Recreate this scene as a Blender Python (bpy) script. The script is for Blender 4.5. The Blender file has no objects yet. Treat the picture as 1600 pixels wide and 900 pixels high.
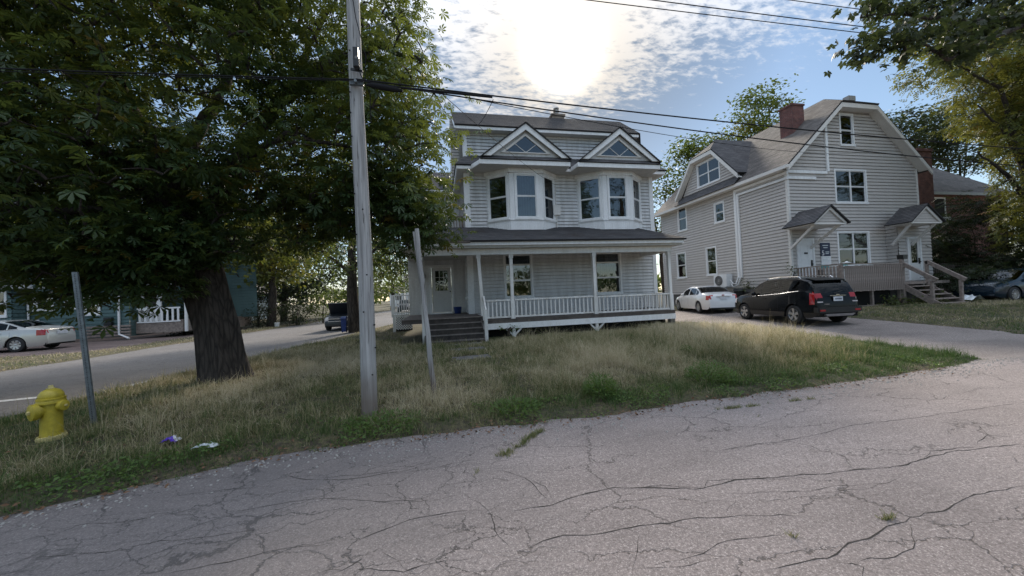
import bpy, bmesh, math, random
import numpy as np
from mathutils import Vector, Matrix, noise as mnoise
R_ = math.radians
scene = bpy.context.scene
COL = scene.collection
rnd = random.Random(7)
rng = np.random.default_rng(11)

# ---------------------------------------------------------------- camera
cam_d = bpy.data.cameras.new('camera'); cam = bpy.data.objects.new('camera', cam_d); COL.objects.link(cam)
cam_d.sensor_width = 36.0; cam_d.lens = 565.0/1600.0*36.0
cam_d.clip_start = 0.05; cam_d.clip_end = 3000
cam.location = (0, 0, 1.65)
cam.rotation_mode = 'XYZ'
cam.matrix_world = (Matrix.Translation((0, 0, 1.65)) @ Matrix.Rotation(R_(-11.5), 4, 'Z') @
                    Matrix.Rotation(R_(91.13), 4, 'X') @ Matrix.Rotation(R_(-2.4), 4, 'Z'))
scene.camera = cam
scene.view_settings.view_transform = 'Standard'
scene.view_settings.look = 'None'
scene.view_settings.exposure = 1.17
scene.view_settings.gamma = 1.0
scene.render.resolution_x = 1024; scene.render.resolution_y = 576
scene.cycles.max_bounces = 6
scene.cycles.transparent_max_bounces = 12

# ---------------------------------------------------------------- node helpers
def NT(nt):
    def N(t, ins=None, **kw):
        n = nt.nodes.new(t)
        for k, v in kw.items(): setattr(n, k, v)
        for k, v in (ins or {}).items():
            s = n.inputs[k]
            if isinstance(v, bpy.types.NodeSocket): nt.links.new(v, s)
            else: s.default_value = v
        return n
    return N
def ramp(N, fac, stops, interp='LINEAR'):
    n = N('ShaderNodeValToRGB', {'Fac': fac}); cr = n.color_ramp; cr.interpolation = interp
    while len(cr.elements) < len(stops): cr.elements.new(0.5)
    for e, (p, c) in zip(cr.elements, stops):
        e.position = p; e.color = (c, c, c, 1) if isinstance(c, (int, float)) else (*c, 1)
    return n.outputs['Color']
def mth(N, op, a, b=0.0, c=0.0, clamp=False):
    n = N('ShaderNodeMath', {0: a, 1: b, 2: c}, operation=op); n.use_clamp = clamp
    return n.outputs[0]
def mixc(N, f, a, b, blend='MIX'):
    n = N('ShaderNodeMix', data_type='RGBA', blend_type=blend)
    for k, v in (('Factor', f), ('A', a), ('B', b)):
        s = [i for i in n.inputs if i.name == k and (i.type == ('VALUE' if k == 'Factor' else 'RGBA'))][0]
        if isinstance(v, bpy.types.NodeSocket): n.id_data.links.new(v, s)
        else: s.default_value = v if k == 'Factor' else ((*v, 1) if len(v) == 3 else v)
    return [o for o in n.outputs if o.type == 'RGBA'][0]

# ---------------------------------------------------------------- sky and sun
SUN = Vector((0.301, 0.7756, 0.5549)).normalized()
SUN_EL = math.asin(SUN.z); SUN_AZ = math.atan2(SUN.x, SUN.y)
w = bpy.data.worlds.new('World'); scene.world = w; w.use_nodes = True
nt = w.node_tree; nt.nodes.clear(); N = NT(nt)
sky = N('ShaderNodeTexSky', sky_type='NISHITA', sun_disc=False, sun_elevation=SUN_EL, sun_rotation=SUN_AZ,
        air_density=1.0, dust_density=0.15, ozone_density=1.6)
geo = N('ShaderNodeTexCoord').outputs['Generated']
vd = N('ShaderNodeVectorMath', {0: geo}, operation='NORMALIZE').outputs[0]
sep = N('ShaderNodeSeparateXYZ', {0: vd})
zc = mth(N, 'MAXIMUM', sep.outputs[2], 0.02)
zz = mth(N, 'ADD', zc, 0.12)
px_ = mth(N, 'DIVIDE', sep.outputs[0], zz); py_ = mth(N, 'DIVIDE', sep.outputs[1], zz)
pc = N('ShaderNodeCombineXYZ', {0: px_, 1: py_, 2: 0.0}).outputs[0]
sund = N('ShaderNodeVectorMath', {0: vd, 1: tuple(SUN)}, operation='DOT_PRODUCT').outputs['Value']
big = N('ShaderNodeTexNoise', {'Vector': pc, 'Scale': 0.9, 'Detail': 3.0, 'Roughness': 0.5}).outputs['Fac']
wisp_m = N('ShaderNodeMapping', {'Vector': pc, 'Rotation': (0, 0, R_(28)), 'Scale': (1.0, 1.9, 1.0)}).outputs[0]
wisp = N('ShaderNodeTexNoise', {'Vector': wisp_m, 'Scale': 11.0, 'Detail': 6.0, 'Roughness': 0.62, 'Distortion': 0.35}).outputs['Fac']
cell = N('ShaderNodeTexNoise', {'Vector': wisp_m, 'Scale': 26.0, 'Detail': 3.0, 'Roughness': 0.6, 'Distortion': 0.2}).outputs['Fac']
tex = mth(N, 'ADD', mth(N, 'MULTIPLY', wisp, 0.55), mth(N, 'MULTIPLY', cell, 0.45))
# cover grows towards the zenith and near the sun, clear band lower down
near = mth(N, 'POWER', mth(N, 'MAXIMUM', sund, 0.0), 34.0)
cov = mth(N, 'ADD', mth(N, 'MULTIPLY', N('ShaderNodeMapRange', {0: sep.outputs[2], 1: 0.36, 2: 0.60, 3: -0.14, 4: 0.14}).outputs[0], 1.0),
          mth(N, 'MULTIPLY', near, 0.15))
low = N('ShaderNodeMapRange', {0: sep.outputs[2], 1: 0.22, 2: 0.08, 3: 0.0, 4: 0.16}).outputs[0]
cov = mth(N, 'ADD', cov, low)
cov = mth(N, 'ADD', cov, mth(N, 'MULTIPLY', mth(N, 'SUBTRACT', big, 0.5), 0.55))
dens = mth(N, 'ADD', tex, cov)
cl = N('ShaderNodeMapRange', {0: dens, 1: 0.49, 2: 0.72, 3: 0.0, 4: 0.95}, interpolation_type='SMOOTHSTEP').outputs[0]
g1 = mth(N, 'POWER', mth(N, 'MAXIMUM', sund, 0.0), 650.0)
g2 = mth(N, 'POWER', mth(N, 'MAXIMUM', sund, 0.0), 26.0)
damp = N('ShaderNodeMapRange', {0: sund, 1: 0.90, 2: 1.0, 3: 1.0, 4: 0.30}).outputs[0]
base = N('ShaderNodeVectorMath', {0: mixc(N, 1.0, sky.outputs[0], (0.056, 0.053, 0.051), 'MULTIPLY'), 'Scale': damp}, operation='SCALE').outputs[0]
base = mixc(N, 1.0, base, (0.034, 0.052, 0.066), 'ADD')
cloudc = mixc(N, g2, (0.345, 0.38, 0.44), (0.375, 0.340, 0.295))
high = N('ShaderNodeMapRange', {0: sep.outputs[2], 1: 0.50, 2: 0.95, 3: 1.0, 4: 2.3}).outputs[0]
cloudc = N('ShaderNodeVectorMath', {0: cloudc, 'Scale': high}, operation='SCALE').outputs[0]
c1 = mixc(N, cl, base, cloudc)
glow = N('ShaderNodeVectorMath', {0: (1.0, 0.93, 0.8), 'Scale': mth(N, 'ADD', mth(N, 'MULTIPLY', g1, 2.4), mth(N, 'MULTIPLY', g2, 0.03))}, operation='SCALE').outputs[0]
c2 = mixc(N, 1.0, c1, glow, 'ADD')
bg = N('ShaderNodeBackground', {'Color': c2, 'Strength': 1.0})
nt.links.new(bg.outputs[0], N('ShaderNodeOutputWorld').inputs[0])

sl = bpy.data.lights.new('sun', 'SUN'); so = bpy.data.objects.new('sun', sl); COL.objects.link(so)
sl.energy = 2.3; sl.angle = R_(9); sl.color = (1.0, 0.90, 0.76)
so.rotation_euler = (-SUN).to_track_quat('-Z', 'Y').to_euler()
so.location = (0, 0, 60)

# ---------------------------------------------------------------- materials
def mat(name, col, rough=0.7, metal=0.0, var=0.12, vscale=6.0, bump=0.0, bscale=40.0, spec=None, coat=0.0, stretch=None, emit=None):
    m = bpy.data.materials.new(name); m.use_nodes = True; nt = m.node_tree; nt.nodes.clear(); N = NT(nt)
    tc = N('ShaderNodeTexCoord').outputs['Object']
    if stretch: tc = N('ShaderNodeMapping', {'Vector': tc, 'Scale': stretch}).outputs[0]
    n1 = N('ShaderNodeTexNoise', {'Vector': tc, 'Scale': vscale, 'Detail': 5.0, 'Roughness': 0.6}).outputs['Fac']
    f = N('ShaderNodeMapRange', {0: n1, 1: 0.3, 2: 0.7, 3: 1.0-var, 4: 1.0+var}).outputs[0]
    c = N('ShaderNodeVectorMath', {0: col, 'Scale': f}, operation='SCALE').outputs[0]
    p = N('ShaderNodeBsdfPrincipled', {'Base Color': c, 'Roughness': rough, 'Metallic': metal})
    if spec is not None: p.inputs['Specular IOR Level'].default_value = spec
    if coat: p.inputs['Coat Weight'].default_value = coat; p.inputs['Coat Roughness'].default_value = 0.06
    if bump:
        b = N('ShaderNodeTexNoise', {'Vector': tc, 'Scale': bscale, 'Detail': 4.0}).outputs['Fac']
        nt.links.new(N('ShaderNodeBump', {'Height': b, 'Strength': bump, 'Distance': 0.02}).outputs[0], p.inputs['Normal'])
    nt.links.new(p.outputs[0], N('ShaderNodeOutputMaterial').inputs[0])
    return m

def weathered(name, col, dirt, amt=0.35, rough=0.6, peel=None):
    """painted siding: faint vertical streaks and grime of its own"""
    m = bpy.data.materials.new(name); m.use_nodes = True; nt = m.node_tree; nt.nodes.clear(); N = NT(nt)
    tc = N('ShaderNodeTexCoord').outputs['Object']
    st = N('ShaderNodeMapping', {'Vector': tc, 'Scale': (2.2, 2.2, 0.35)}).outputs[0]
    a = N('ShaderNodeTexNoise', {'Vector': st, 'Scale': 1.6, 'Detail': 6.0, 'Roughness': 0.65}).outputs['Fac']
    b = N('ShaderNodeTexNoise', {'Vector': tc, 'Scale': 22.0, 'Detail': 3.0}).outputs['Fac']
    f = N('ShaderNodeMapRange', {0: a, 1: 0.42, 2: 0.72, 3: 0.0, 4: amt}).outputs[0]
    c = mixc(N, f, col, dirt)
    f2 = N('ShaderNodeMapRange', {0: b, 1: 0.3, 2: 0.7, 3: 0.93, 4: 1.05}).outputs[0]
    c = N('ShaderNodeVectorMath', {0: c, 'Scale': f2}, operation='SCALE').outputs[0]
    if peel:
        d = N('ShaderNodeVectorMath', {0: tc, 1: peel}, operation='DISTANCE').outputs['Value']
        msk = N('ShaderNodeMapRange', {0: d, 1: 0.2, 2: 0.8, 3: 0.24, 4: 0.0}).outputs[0]
        n3 = N('ShaderNodeTexNoise', {'Vector': N('ShaderNodeMapping', {'Vector': tc, 'Scale': (6, 6, 26)}).outputs[0], 'Scale': 1.0, 'Detail': 5.0, 'Roughness': 0.7}).outputs['Fac']
        k = mth(N, 'GREATER_THAN', mth(N, 'ADD', n3, msk), 0.74)
        c = mixc(N, k, c, (0.07, 0.06, 0.055))
    p = N('ShaderNodeBsdfPrincipled', {'Base Color': c, 'Roughness': rough})
    nt.links.new(p.outputs[0], N('ShaderNodeOutputMaterial').inputs[0])
    return m

def shingle(name, cols, patch=None):
    """roof shingles: tab colour from UVs laid in metres along the courses"""
    m = bpy.data.materials.new(name); m.use_nodes = True; nt = m.node_tree; nt.nodes.clear(); N = NT(nt)
    uv = N('ShaderNodeTexCoord').outputs['UV']
    br = N('ShaderNodeTexBrick', {'Vector': uv, 'Color1': (*cols[0], 1), 'Color2': (*cols[1], 1), 'Mortar': (*[c*0.45 for c in cols[0]], 1), 'Scale': 1.0,
                                   'Mortar Size': 0.006, 'Mortar Smooth': 0.3, 'Brick Width': 0.31, 'Row Height': 0.14})
    n = N('ShaderNodeTexNoise', {'Vector': uv, 'Scale': 1.3, 'Detail': 6.0, 'Roughness': 0.7}).outputs['Fac']
    g = N('ShaderNodeTexNoise', {'Vector': uv, 'Scale': 60.0, 'Detail': 2.0}).outputs['Fac']
    f = mth(N, 'MULTIPLY', N('ShaderNodeMapRange', {0: n, 1: 0.3, 2: 0.7, 3: 0.72, 4: 1.25}).outputs[0],
            N('ShaderNodeMapRange', {0: g, 1: 0.3, 2: 0.7, 3: 0.8, 4: 1.2}).outputs[0])
    c = N('ShaderNodeVectorMath', {0: br.outputs[0], 'Scale': f}, operation='SCALE').outputs[0]
    if patch:
        n4 = N('ShaderNodeTexNoise', {'Vector': uv, 'Scale': 0.8, 'Detail': 4.0, 'Roughness': 0.6}).outputs['Fac']
        c = mixc(N, N('ShaderNodeMapRange', {0: n4, 1: 0.52, 2: 0.66, 3: 0.0, 4: 0.85}).outputs[0], c, patch)
    bm_ = N('ShaderNodeBump', {'Height': g, 'Strength': 0.5, 'Distance': 0.01})
    p = N('ShaderNodeBsdfPrincipled', {'Base Color': c, 'Roughness': 0.85, 'Normal': bm_.outputs[0]})
    nt.links.new(p.outputs[0], N('ShaderNodeOutputMaterial').inputs[0])
    return m

def brickmat(name, c1, c2, mort, s=1.0, flat=False):
    m = bpy.data.materials.new(name); m.use_nodes = True; nt = m.node_tree; nt.nodes.clear(); N = NT(nt)
    uv = N('ShaderNodeTexCoord').outputs['UV']
    br = N('ShaderNodeTexBrick', {'Vector': uv, 'Color1': (*c1, 1), 'Color2': (*c2, 1), 'Mortar': (*mort, 1), 'Scale': s,
                                  'Mortar Size': 0.008, 'Brick Width': 0.215, 'Row Height': 0.075})
    n = N('ShaderNodeTexNoise', {'Vector': uv, 'Scale': 3.0, 'Detail': 6.0}).outputs['Fac']
    c = N('ShaderNodeVectorMath', {0: br.outputs[0], 'Scale': N('ShaderNodeMapRange', {0: n, 1: 0.3, 2: 0.7, 3: 0.65, 4: 1.25}).outputs[0]}, operation='SCALE').outputs[0]
    b = N('ShaderNodeBump', {'Height': br.outputs['Fac'], 'Strength': 0.6, 'Distance': 0.01}); b.invert = True
    p = N('ShaderNodeBsdfPrincipled', {'Base Color': c, 'Roughness': 0.9, 'Normal': b.outputs[0]})
    nt.links.new(p.outputs[0], N('ShaderNodeOutputMaterial').inputs[0])
    return m

def glassmat(name, tint=(0.55, 0.6, 0.62), refl=0.16, ior=1.55):
    m = bpy.data.materials.new(name); m.use_nodes = True; nt = m.node_tree; nt.nodes.clear(); N = NT(nt)
    tc = N('ShaderNodeTexCoord').outputs['Object']
    b = N('ShaderNodeBump', {'Height': N('ShaderNodeTexNoise', {'Vector': tc, 'Scale': 1.6}).outputs['Fac'], 'Strength': 0.12, 'Distance': 0.02}).outputs[0]
    fr = N('ShaderNodeFresnel', {'IOR': ior, 'Normal': b}).outputs[0]
    f = mth(N, 'ADD', fr, refl, clamp=True)
    t = N('ShaderNodeBsdfTransparent', {'Color': (*tint, 1)}).outputs[0]
    g = N('ShaderNodeBsdfGlossy', {'Color': (0.9, 0.93, 0.95, 1), 'Roughness': 0.02, 'Normal': b}).outputs[0]
    nt.links.new(N('ShaderNodeMixShader', {0: f, 1: t, 2: g}).outputs[0], N('ShaderNodeOutputMaterial').inputs[0])
    return m

def leafmat(name, dark, light, trans=(0.25, 0.33, 0.05), autumn=None, rough=0.55):
    m = bpy.data.materials.new(name); m.use_nodes = True; nt = m.node_tree; nt.nodes.clear(); N = NT(nt)
    tc = N('ShaderNodeTexCoord').outputs['Object']
    n = N('ShaderNodeTexNoise', {'Vector': tc, 'Scale': 0.9, 'Detail': 4.0}).outputs['Fac']
    a = N('ShaderNodeAttribute', attribute_name='tint').outputs['Fac']
    f = mth(N, 'ADD', mth(N, 'MULTIPLY', n, 0.5), mth(N, 'MULTIPLY', a, 0.55), clamp=True)
    c = mixc(N, f, dark, light)
    if autumn: c = mixc(N, mth(N, 'GREATER_THAN', a, 0.982), c, autumn)
    d = N('ShaderNodeBsdfPrincipled', {'Base Color': c, 'Roughness': rough, 'Specular IOR Level': 0.35}).outputs[0]
    tcol = mixc(N, 0.6, c, trans)
    t = N('ShaderNodeBsdfTranslucent', {'Color': tcol}).outputs[0]
    nt.links.new(N('ShaderNodeMixShader', {0: 0.34, 1: d, 2: t}).outputs[0], N('ShaderNodeOutputMaterial').inputs[0])
    return m

M = {}
M['siding'] = weathered('siding', (0.70, 0.70, 0.70), (0.36, 0.35, 0.33), 0.62, peel=(5.6, 15.8, 5.0))
M['trim'] = weathered('trim', (0.88, 0.88, 0.88), (0.5, 0.48, 0.44), 0.32, 0.45)
M['trim2'] = weathered('worn_trim', (0.82, 0.81, 0.79), (0.30, 0.27, 0.23), 0.6, 0.6)
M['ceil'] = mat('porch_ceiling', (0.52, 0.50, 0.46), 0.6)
M['roof1'] = shingle('dark_shingles', ((0.075, 0.073, 0.078), (0.125, 0.118, 0.120)))
M['roofp'] = shingle('porch_shingles', ((0.065, 0.065, 0.072), (0.120, 0.115, 0.118)), patch=(0.045, 0.032, 0.026))
M['roof2'] = shingle('brown_shingles', ((0.105, 0.092, 0.085), (0.185, 0.165, 0.150)))
M['roof3'] = shingle('grey_shingles', ((0.10, 0.095, 0.095), (0.15, 0.14, 0.135)))
M['deckwood'] = mat('weathered_deck', (0.13, 0.11, 0.10), 0.85, var=0.35, vscale=3, bump=0.4, bscale=30, stretch=(1, 1, 1))
M['stepwood'] = mat('step_boards', (0.062, 0.053, 0.048), 0.9, var=0.4, vscale=5, bump=0.4)
M['nose'] = mat('worn_nosing', (0.20, 0.175, 0.16), 0.8, var=0.35, vscale=8)
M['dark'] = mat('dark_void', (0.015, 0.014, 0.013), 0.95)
M['interior'] = mat('room_dark', (0.035, 0.033, 0.032), 0.9)
M['glass'] = glassmat('window_glass', (0.50, 0.54, 0.56), 0.06)
M['carglass'] = glassmat('car_glass', (0.12, 0.14, 0.15), 0.01, 1.32)
M['curtain'] = mat('curtain', (0.33, 0.33, 0.31), 0.9, var=0.2)
M['curtain2'] = mat('pale_curtain', (0.6, 0.6, 0.57), 0.9)
M['vinyl'] = weathered('beige_vinyl', (0.53, 0.495, 0.465), (0.42, 0.385, 0.35), 0.3)
M['trimb'] = weathered('beige_trim', (0.74, 0.71, 0.67), (0.5, 0.47, 0.43), 0.25, 0.5)
M['white'] = mat('white_paint', (0.80, 0.80, 0.80), 0.4, var=0.04)
M['whitedoor'] = mat('white_door', (0.66, 0.65, 0.63), 0.45, var=0.05)
M['oldwood'] = mat('grey_deck_wood', (0.25, 0.205, 0.18), 0.85, var=0.35, vscale=9, bump=0.3)
M['green'] = weathered('green_siding', (0.075, 0.135, 0.135), (0.05, 0.09, 0.09), 0.4)
M['blueh'] = weathered('blue_siding', (0.09, 0.14, 0.18), (0.06, 0.09, 0.12), 0.3)
M['blueroof'] = mat('blue_steel_roof', (0.05, 0.07, 0.13), 0.5)
M['brick'] = brickmat('red_brick', (0.13, 0.050, 0.045), (0.19, 0.070, 0.058), (0.16, 0.12, 0.11))
M['brick2'] = brickmat('old_brick', (0.17, 0.065, 0.055), (0.25, 0.11, 0.09), (0.15, 0.12, 0.11))
M['brickt'] = brickmat('tan_brick', (0.25, 0.20, 0.16), (0.32, 0.26, 0.21), (0.2, 0.18, 0.16))
M['clay'] = mat('metal_pot', (0.35, 0.34, 0.33), 0.5, 0.3)
M['concrete'] = mat('concrete', (0.30, 0.285, 0.265), 0.9, var=0.2, bump=0.3)
M['found'] = mat('foundation', (0.12, 0.115, 0.11), 0.95, var=0.3)
M['stone'] = mat('stone_slab', (0.13, 0.125, 0.125), 0.85, var=0.25, bump=0.3)
M['black'] = mat('black_plastic', (0.018, 0.018, 0.018), 0.4)
M['rubber'] = mat('rubber', (0.02, 0.02, 0.021), 0.8)
M['cable'] = mat('cable', (0.022, 0.022, 0.024), 0.95, spec=0.1)
M['steel'] = mat('galvanised_steel', (0.17, 0.19, 0.20), 0.5, 0.6, var=0.3, vscale=20)
M['alloy'] = mat('alloy', (0.50, 0.50, 0.51), 0.32, 0.8)
M['chrome'] = mat('chrome', (0.75, 0.76, 0.78), 0.12, 1.0)
M['blue'] = mat('blue_plastic', (0.015, 0.04, 0.17), 0.4)
M['plate'] = mat('number_plate', (0.62, 0.64, 0.68), 0.4)
M['red'] = mat('tail_lamp_red', (0.36, 0.012, 0.014), 0.12, coat=0.6)
M['lampw'] = mat('lamp_clear', (0.6, 0.55, 0.55), 0.15)
M['yellow'] = mat('hydrant_yellow', (0.46, 0.36, 0.035), 0.42, var=0.2, vscale=14, bump=0.25, bscale=60)
M['yellowold'] = mat('chipped_yellow', (0.50, 0.42, 0.17), 0.7, var=0.45, vscale=25)
M['rust'] = mat('rust', (0.12, 0.07, 0.045), 0.9, var=0.4, vscale=20)
M['navy'] = mat('navy_print', (0.02, 0.03, 0.065), 0.5)
M['teal'] = mat('teal_print', (0.08, 0.30, 0.30), 0.5)
M['purple'] = mat('purple_print', (0.14, 0.05, 0.55), 0.4)
M['film'] = mat('plastic_film', (0.62, 0.66, 0.68), 0.25, var=0.1)
M['bark'] = None
def barkmat(name, c1, c2, sc=1.0):
    m = bpy.data.materials.new(name); m.use_nodes = True; nt = m.node_tree; nt.nodes.clear(); N = NT(nt)
    tc = N('ShaderNodeTexCoord').outputs['Object']
    mp = N('ShaderNodeMapping', {'Vector': tc, 'Scale': (11*sc, 11*sc, 1.9*sc)}).outputs[0]
    n = N('ShaderNodeTexNoise', {'Vector': mp, 'Scale': 1.0, 'Detail': 8.0, 'Roughness': 0.7, 'Distortion': 0.6}).outputs['Fac']
    v = N('ShaderNodeTexVoronoi', {'Vector': mp, 'Scale': 1.1}, feature='DISTANCE_TO_EDGE').outputs['Distance']
    h = mth(N, 'ADD', n, mth(N, 'MULTIPLY', mth(N, 'MINIMUM', v, 0.25), 1.4))
    c = mixc(N, N('ShaderNodeMapRange', {0: h, 1: 0.4, 2: 0.95}).outputs[0], c1, c2)
    b = N('ShaderNodeBump', {'Height': h, 'Strength': 0.9, 'Distance': 0.04}).outputs[0]
    p = N('ShaderNodeBsdfPrincipled', {'Base Color': c, 'Roughness': 0.95, 'Normal': b})
    nt.links.new(p.outputs[0], N('ShaderNodeOutputMaterial').inputs[0])
    return m
M['bark'] = barkmat('bark', (0.022, 0.017, 0.014), (0.09, 0.072, 0.06))
def polemat():
    m = bpy.data.materials.new('pole_wood'); m.use_nodes = True; nt = m.node_tree; nt.nodes.clear(); N = NT(nt)
    tc = N('ShaderNodeTexCoord').outputs['Object']
    g = N('ShaderNodeTexNoise', {'Vector': N('ShaderNodeMapping', {'Vector': tc, 'Scale': (26, 26, 0.9)}).outputs[0], 'Scale': 1.0, 'Detail': 7.0, 'Roughness': 0.65, 'Distortion': 0.3}).outputs['Fac']
    ck = N('ShaderNodeTexNoise', {'Vector': N('ShaderNodeMapping', {'Vector': tc, 'Scale': (42, 42, 1.6)}).outputs[0], 'Scale': 1.0, 'Detail': 3.0, 'Distortion': 0.8}).outputs['Fac']
    fl = N('ShaderNodeTexNoise', {'Vector': tc, 'Scale': 1.4, 'Detail': 3.0}).outputs['Fac']
    c = mixc(N, N('ShaderNodeMapRange', {0: g, 1: 0.32, 2: 0.68}).outputs[0], (0.21, 0.205, 0.20), (0.48, 0.475, 0.47))
    crack = N('ShaderNodeMapRange', {0: ck, 1: 0.64, 2: 0.68, 3: 0.0, 4: 0.85}).outputs[0]
    c = mixc(N, crack, c, (0.06, 0.05, 0.04))
    sz = N('ShaderNodeSeparateXYZ', {0: tc}).outputs[2]
    foot = N('ShaderNodeMapRange', {0: mth(N, 'ADD', sz, mth(N, 'MULTIPLY', fl, 1.1)), 1: 0.75, 2: 1.3, 3: 0.75, 4: 0.0}).outputs[0]
    c = mixc(N, foot, c, (0.15, 0.105, 0.075))
    b = N('ShaderNodeBump', {'Height': mth(N, 'SUBTRACT', g, crack), 'Strength': 0.7, 'Distance': 0.012}).outputs[0]
    p = N('ShaderNodeBsdfPrincipled', {'Base Color': c, 'Roughness': 0.88, 'Normal': b})
    nt.links.new(p.outputs[0], N('ShaderNodeOutputMaterial').inputs[0])
    return m
M['pole'] = polemat()
M['chest'] = leafmat('chestnut_leaf', (0.022, 0.050, 0.022), (0.055, 0.095, 0.032), (0.30, 0.34, 0.05), autumn=(0.16, 0.10, 0.025), rough=0.42)
M['leafg'] = leafmat('green_leaf', (0.035, 0.055, 0.018), (0.085, 0.11, 0.03), autumn=(0.20, 0.10, 0.03))
M['leafy'] = leafmat('yellow_green_leaf', (0.048, 0.074, 0.02), (0.115, 0.135, 0.035), (0.4, 0.38, 0.06), autumn=(0.26, 0.12, 0.04))
M['leafd'] = leafmat('dark_leaf', (0.015, 0.026, 0.015), (0.04, 0.055, 0.028), (0.08, 0.11, 0.03))
M['maple'] = leafmat('maple_leaf', (0.018, 0.028, 0.016), (0.042, 0.055, 0.026), (0.10, 0.13, 0.03))
M['weed'] = leafmat('weed_leaf', (0.05, 0.10, 0.025), (0.12, 0.19, 0.045), (0.3, 0.42, 0.08))

# ---------------------------------------------------------------- mesh helpers
def tag(o, label=None, cat=None, group=None, kind=None):
    if label: o['label'] = label
    if cat: o['category'] = cat
    if group: o['group'] = group
    if kind: o['kind'] = kind
    return o
def thing(name, loc, label, cat, rz=0.0, group=None):
    o = bpy.data.objects.new(name, None); COL.objects.link(o); o.location = loc; o.rotation_euler = (0, 0, rz)
    o.empty_display_size = 0.2
    return tag(o, label, cat, group)
def root_off(p):
    v = Vector((0, 0, 0))
    while p is not None: v = v + Vector(p.location); p = p.parent
    return v
class MB:
    def __init__(s): s.v = []; s.f = []; s.uv = []; s.hasuv = False
    def add(s, vs, fs, uvs=None):
        n = len(s.v); s.v.extend([tuple(p) for p in vs]); s.f.extend([tuple(i+n for i in f) for f in fs])
        if uvs is None: s.uv.extend([(0.0, 0.0)]*sum(len(f) for f in fs))
        else: s.uv.extend(uvs); s.hasuv = True
        return s
    def box(s, x0, x1, y0, y1, z0, z1):
        x0, x1 = sorted((x0, x1)); y0, y1 = sorted((y0, y1)); z0, z1 = sorted((z0, z1))
        vs = [(x0, y0, z0), (x1, y0, z0), (x1, y1, z0), (x0, y1, z0), (x0, y0, z1), (x1, y0, z1), (x1, y1, z1), (x0, y1, z1)]
        W, D, H = x1-x0, y1-y0, z1-z0
        fs = [(0, 3, 2, 1), (4, 5, 6, 7), (0, 1, 5, 4), (1, 2, 6, 5), (2, 3, 7, 6), (3, 0, 4, 7)]
        uvs = []
        for f in fs:
            for i in f:
                p = vs[i]
                if f in (fs[0], fs[1]): uvs.append((p[0], p[1]))
                elif f in (fs[2], fs[4]): uvs.append((p[0], p[2]))
                else: uvs.append((p[1]+0.1, p[2]))
        return s.add(vs, fs, uvs)
    def hexa(s, b, t):
        """bottom quad b, top quad t (both ccw seen from above)"""
        vs = list(b)+list(t)
        return s.add(vs, [(0, 3, 2, 1), (4, 5, 6, 7), (0, 1, 5, 4), (1, 2, 6, 5), (2, 3, 7, 6), (3, 0, 4, 7)])
    def beam(s, a, b, wd, th, up=(0, 0, 1)):
        a = Vector(a); b = Vector(b); d = (b-a).normalized(); up = Vector(up)
        if abs(d.dot(up)) > 0.98: up = Vector((0, 1, 0))
        r = d.cross(up).normalized()*wd/2; u = r.cross(d).normalized()*th/2
        vs = [a-r-u, a+r-u, b+r-u, b-r-u, a-r+u, a+r+u, b+r+u, b-r+u]
        return s.add(vs, [(0, 3, 2, 1), (4, 5, 6, 7), (0, 1, 5, 4), (1, 2, 6, 5), (2, 3, 7, 6), (3, 0, 4, 7)])
    def tube(s, pts, rad, n=8, cap=True):
        pts = [Vector(p) for p in pts]; m = len(pts)
        rads = rad if isinstance(rad, (list, tuple)) else [rad]*m
        up = Vector((0, 0, 1)); base = len(s.v); vs = []; fs = []
        d0 = (pts[1]-pts[0]).normalized()
        r = d0.cross(up if abs(d0.z) < 0.95 else Vector((0, 1, 0))).normalized()
        for i, p in enumerate(pts):
            d = (pts[min(i+1, m-1)]-pts[max(i-1, 0)]).normalized()
            r = (r - d*r.dot(d)).normalized(); u = d.cross(r)
            for k in range(n):
                a = 2*math.pi*k/n; vs.append(p + (r*math.cos(a)+u*math.sin(a))*rads[i])
        for i in range(m-1):
            for k in range(n):
                k2 = (k+1) % n; fs.append((i*n+k, i*n+k2, (i+1)*n+k2, (i+1)*n+k))
        if cap: fs.append(tuple(range(n))[::-1]); fs.append(tuple((m-1)*n+k for k in range(n)))
        return s.add(vs, fs)
    def lathe(s, prof, c=(0, 0, 0), n=24, axis=(0, 0, 1), cap=True):
        """prof: [(r, h)...] turned about axis through c"""
        q = Vector((0, 0, 1)).rotation_difference(Vector(axis)); c = Vector(c); vs = []; fs = []
        for (r, h) in prof:
            for k in range(n):
                a = 2*math.pi*k/n; vs.append(c + q @ Vector((r*math.cos(a), r*math.sin(a), h)))
        m = len(prof)
        for i in range(m-1):
            for k in range(n):
                k2 = (k+1) % n; fs.append((i*n+k, i*n+k2, (i+1)*n+k2, (i+1)*n+k))
        if cap: fs.append(tuple(range(n))[::-1]); fs.append(tuple((m-1)*n+k for k in range(n)))
        return s.add(vs, fs)
    def prism(s, poly, ax, a0, a1):
        """poly: 2D points; ax 'x' or 'y' or 'z' is the extrusion axis"""
        def P(p, a): return {'x': (a, p[0], p[1]), 'y': (p[0], a, p[1]), 'z': (p[0], p[1], a)}[ax]
        n = len(poly); vs = [P(p, a0) for p in poly]+[P(p, a1) for p in poly]
        fs = [tuple(range(n)), tuple(range(n, 2*n))[::-1]]+[(i, (i+1) % n, n+(i+1) % n, n+i)[::-1] for i in range(n)]
        return s.add(vs, fs)
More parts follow.
